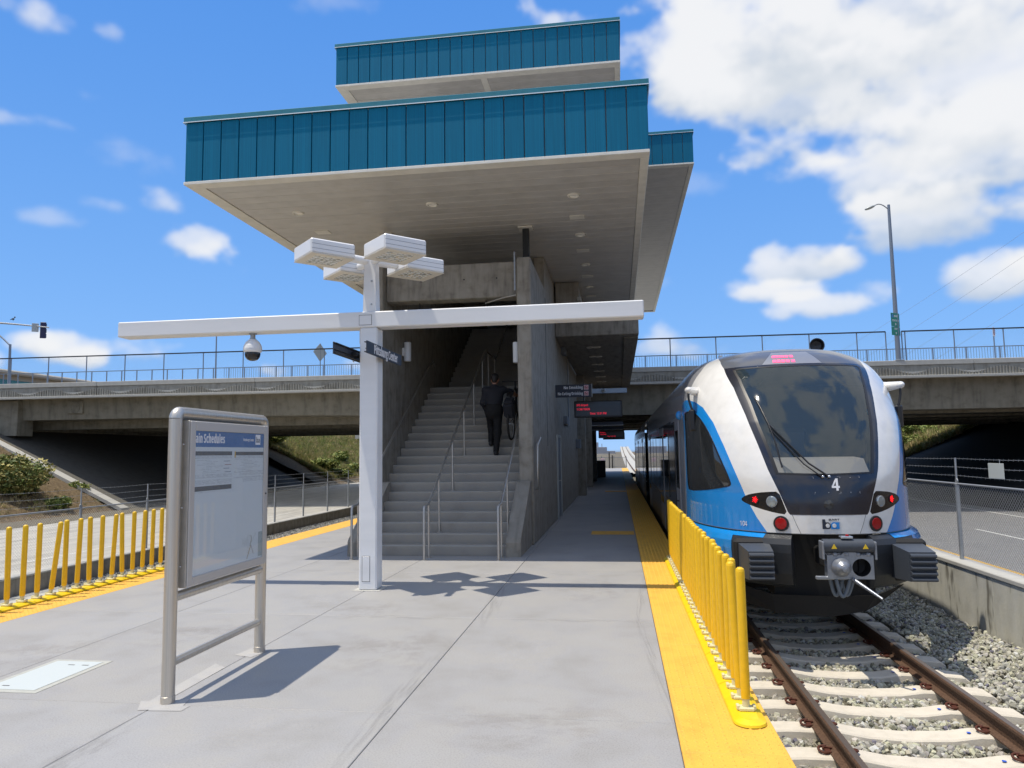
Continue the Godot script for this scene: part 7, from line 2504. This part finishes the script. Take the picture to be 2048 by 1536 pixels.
func make_person() -> void:
	# walking up the stairs with the back to the camera; local frame at the lower foot, z away from the camera
	var rise := 0.1705
	var fx := -2.58
	var base := V(fx, rise * 10, 15.20)
	var t := thing("person", "person in dark clothes climbing the stairs with a bicycle held at the right side", "person", base)
	var P := func(x: float, y: float, z: float) -> Vector3: return V(x, y, z)
	var hipL: Vector3 = P.call(-0.09, 0.93, 0.06)
	var hipR: Vector3 = P.call(0.09, 0.94, 0.06)
	var kneeR: Vector3 = P.call(0.075, 0.48, 0.06)
	var ankR: Vector3 = P.call(0.055, 0.09, -0.04)
	var kneeL: Vector3 = P.call(-0.10, 0.62, 0.33)
	var ankL: Vector3 = P.call(-0.095, 0.30, 0.22)
	var chest: Vector3 = P.call(0.0, 1.30, 0.14)
	var neck: Vector3 = P.call(0.0, 1.47, 0.17)
	var head: Vector3 = P.call(0.01, 1.63, 0.20)
	var shL: Vector3 = P.call(-0.19, 1.39, 0.15)
	var shR: Vector3 = P.call(0.19, 1.39, 0.15)
	var elL: Vector3 = P.call(-0.25, 1.12, 0.10)
	var wrL: Vector3 = P.call(-0.19, 0.92, 0.28)
	var elR: Vector3 = P.call(0.36, 1.36, 0.24)
	var wrR: Vector3 = P.call(0.42, 1.30, 0.46)
	# legs and hips: one continuous trouser figure; top: shirt. Both meshed from one body plan
	var legs := new_st()
	nets(legs, [[P.call(-0.02, 0.98, 0.07), P.call(0.02, 0.98, 0.07), 0.165, 0.165], [P.call(0, 0.90, 0.03), P.call(0, 0.93, 0.05), 0.14, 0.15], [hipL, kneeL, 0.105, 0.075], [kneeL, ankL, 0.075, 0.058], [hipR, kneeR, 0.108, 0.078], [kneeR, ankR, 0.077, 0.06]], 0.018, 0.06)
	var body := part("trousers", legs.commit(), M.trousers, t)
	var top := new_st()
	nets(top, [[P.call(0, 1.02, 0.08), chest, 0.158, 0.155], [P.call(-0.07, 1.16, 0.10), P.call(-0.10, 1.34, 0.14), 0.12, 0.11], [P.call(0.07, 1.16, 0.10), P.call(0.10, 1.34, 0.14), 0.12, 0.11], [shL, shR, 0.075, 0.075], [chest, neck, 0.11, 0.065], [shL, elL, 0.062, 0.05], [elL, wrL, 0.05, 0.038], [shR, elR, 0.062, 0.05]], 0.018, 0.05)
	part("shirt", top.commit(), M.shirt, t)
	var sk := new_st()
	nets(sk, [[neck + Vector3(0, -0.02, 0), head + Vector3(0, -0.08, 0.02), 0.055, 0.052], [head + Vector3(0, -0.03, 0), head + Vector3(0, 0.03, 0), 0.078, 0.085], [head + Vector3(0, -0.06, -0.045), head + Vector3(0, -0.09, -0.06), 0.05, 0.035], [head + Vector3(0, -0.02, -0.095), head + Vector3(0, -0.035, -0.105), 0.014, 0.016], [head + Vector3(-0.08, -0.005, 0.0), head + Vector3(-0.082, -0.035, -0.005), 0.016, 0.012], [head + Vector3(0.08, -0.005, 0.0), head + Vector3(0.082, -0.035, -0.005), 0.016, 0.012]], 0.009, 0.018)
	var face := part("head", sk.commit(), M.skin, t)
	var hr := new_st()
	nets(hr, [[head + Vector3(0, 0.02, 0.015), head + Vector3(0, 0.045, 0.005), 0.086, 0.085], [head + Vector3(0, -0.04, 0.05), head + Vector3(0, 0.02, 0.03), 0.055, 0.075]], 0.010, 0.02)
	part("hair", hr.commit(), M.hair, face)
	var eyes := new_st()
	for s: float in [-0.03, 0.03]: blob(eyes, head + Vector3(s, 0.0, -0.078), Vector3(0.012, 0.008, 0.008), 8, 6)
	part("eye", eyes.commit(), M.black_plastic, face).set_meta("kind", "stuff")
	part("mouth", tubem([head + Vector3(-0.022, -0.068, -0.098), head + Vector3(0.022, -0.068, -0.098)], 0.005, 6), M.sign_red, face)
	var arm := new_st()
	nets(arm, [[elR, wrR, 0.045, 0.032]], 0.010, 0.01)
	hand(arm, wrR, P.call(0.05, 0.12, 0.9), P.call(0.2, -1, 0), 0.75)
	part("forearm", arm.commit(), M.skin, t)
	var hl := new_st()
	hand(hl, wrL, P.call(0.2, -0.6, 0.7), P.call(1, 0, 0.2), 0.35)
	part("hand", hl.commit(), M.skin, t)
	for q: Array in [[ankR, -0.15], [ankL, -0.05]]:
		var sh := new_st()
		var a: Vector3 = q[0]
		nets(sh, [[a + V(0, -0.045, -0.05), a + V(0, -0.05, 0.04), 0.043, 0.044], [a + V(0, -0.05, 0.04), a + V(0, -0.06, 0.15), 0.044, 0.032], [a, a + V(0, -0.04, 0), 0.05, 0.046]], 0.012, 0.03)
		part("shoe", sh.commit(), M.shoe, t)
	# bicycle carried beside, pointing up the stairs
	var bk := thing("bicycle", "dark bicycle carried up the stairs beside the person, seen from behind", "bicycle", V(-2.20, 2.36, 15.15))
	bk.rotation = Vector3(0.50, -0.06, 0)
	var R := 0.325
	for k in 2:
		var z := 0.0 if k == 0 else 1.02
		var ring := []
		var rim := []
		for i in 37:
			var a := TAU * i / 36.0
			ring.append(V(0, cos(a) * R, z + sin(a) * R))
			rim.append(V(0, cos(a) * (R - 0.025), z + sin(a) * (R - 0.025)))
		var w := part("wheel", tubem(ring, 0.024, 8), M.tyre, bk)
		part("rim", tubem(rim, 0.012, 6), M.galvanised, w)
		var sp := new_st()
		for i in 20:
			var a := TAU * i / 20.0
			tube(sp, [V(0.02 if i % 2 else -0.02, 0, z), V(0, cos(a) * (R - 0.03), z + sin(a) * (R - 0.03))], 0.0016, 3, false)
		tube(sp, [V(-0.05, 0, z), V(0.05, 0, z)], 0.018, 8)
		part("spokes", sp.commit(), M.galvanised, w).set_meta("kind", "stuff")
	var frm := new_st()
	var bb := V(0, -0.05, 0.43)
	var seat_t := V(0, 0.45, 0.27)
	var head_t := V(0, 0.48, 0.84)
	var head_b := V(0, 0.36, 0.88)
	tube(frm, [bb, seat_t], 0.016, 8)
	tube(frm, [seat_t, head_t], 0.016, 8)
	tube(frm, [bb, head_b], 0.019, 8)
	tube(frm, [head_t, head_b], 0.02, 8)
	for s: float in [-0.055, 0.055]:
		tube(frm, [V(s, 0, 0), bb], 0.009, 6)
		tube(frm, [V(s, 0, 0), seat_t], 0.008, 6)
		tube(frm, [V(s, 0, 1.02), V(s * 0.8, 0.33, 0.89)], 0.011, 6)
	part("frame", frm.commit(), M.black_plastic, bk)
	var sd := new_st()
	tube(sd, [seat_t, V(0, 0.56, 0.235)], 0.013, 8)
	blob(sd, V(0, 0.58, 0.22), Vector3(0.07, 0.03, 0.13), 12, 8)
	part("saddle", sd.commit(), M.black_plastic, bk)
	var bag := new_st()
	box(bag, V(0.02, 0.36, -0.02), Vector3(0.24, 0.34, 0.30), 0.05)
	box(bag, V(0.02, 0.54, -0.02), Vector3(0.20, 0.06, 0.26), 0.025)
	part("rack_bag", bag.commit(), M.shirt, bk)
	var hb := new_st()
	tube(hb, [head_t, V(0, 0.56, 0.86), V(0, 0.58, 0.90)], 0.014, 8)
	tube(hb, [V(-0.28, 0.60, 0.86), V(0, 0.58, 0.90), V(0.28, 0.60, 0.86)], 0.012, 8)
	part("handlebar", hb.commit(), M.black_plastic, bk)
	var rf := new_st()
	box(rf, V(0, 0.40, 0.235), Vector3(0.05, 0.035, 0.02), 0.006)
	part("reflector", rf.commit(), M.tail_red, bk)
	var ck := new_st()
	lathe(ck, [Vector2(0.09, 0.0), Vector2(0.09, 0.006), Vector2(0.0, 0.008)], 20, Transform3D(Basis(Vector3.FORWARD, -PI / 2), bb + Vector3(0.04, 0, 0)))
	tube(ck, [bb + Vector3(0.06, 0, 0), bb + V(0.06, -0.14, 0.09)], 0.01, 6)
	tube(ck, [bb + Vector3(-0.06, 0, 0), bb + V(-0.06, 0.14, -0.09)], 0.01, 6)
	part("crank", ck.commit(), M.galvanised, bk)

# ---------------------------------------------------------------- everything
func _ready() -> void:
	setup()
	make_materials()
	make_ground()
	make_track()
	make_walls()
	make_bridge()
	make_station()
	make_stairs()
	make_far()
	make_train()
	make_mast()
	make_board()
	make_posts()
	make_platform_bits()
	make_street_furniture()
	make_person()
	make_plants()
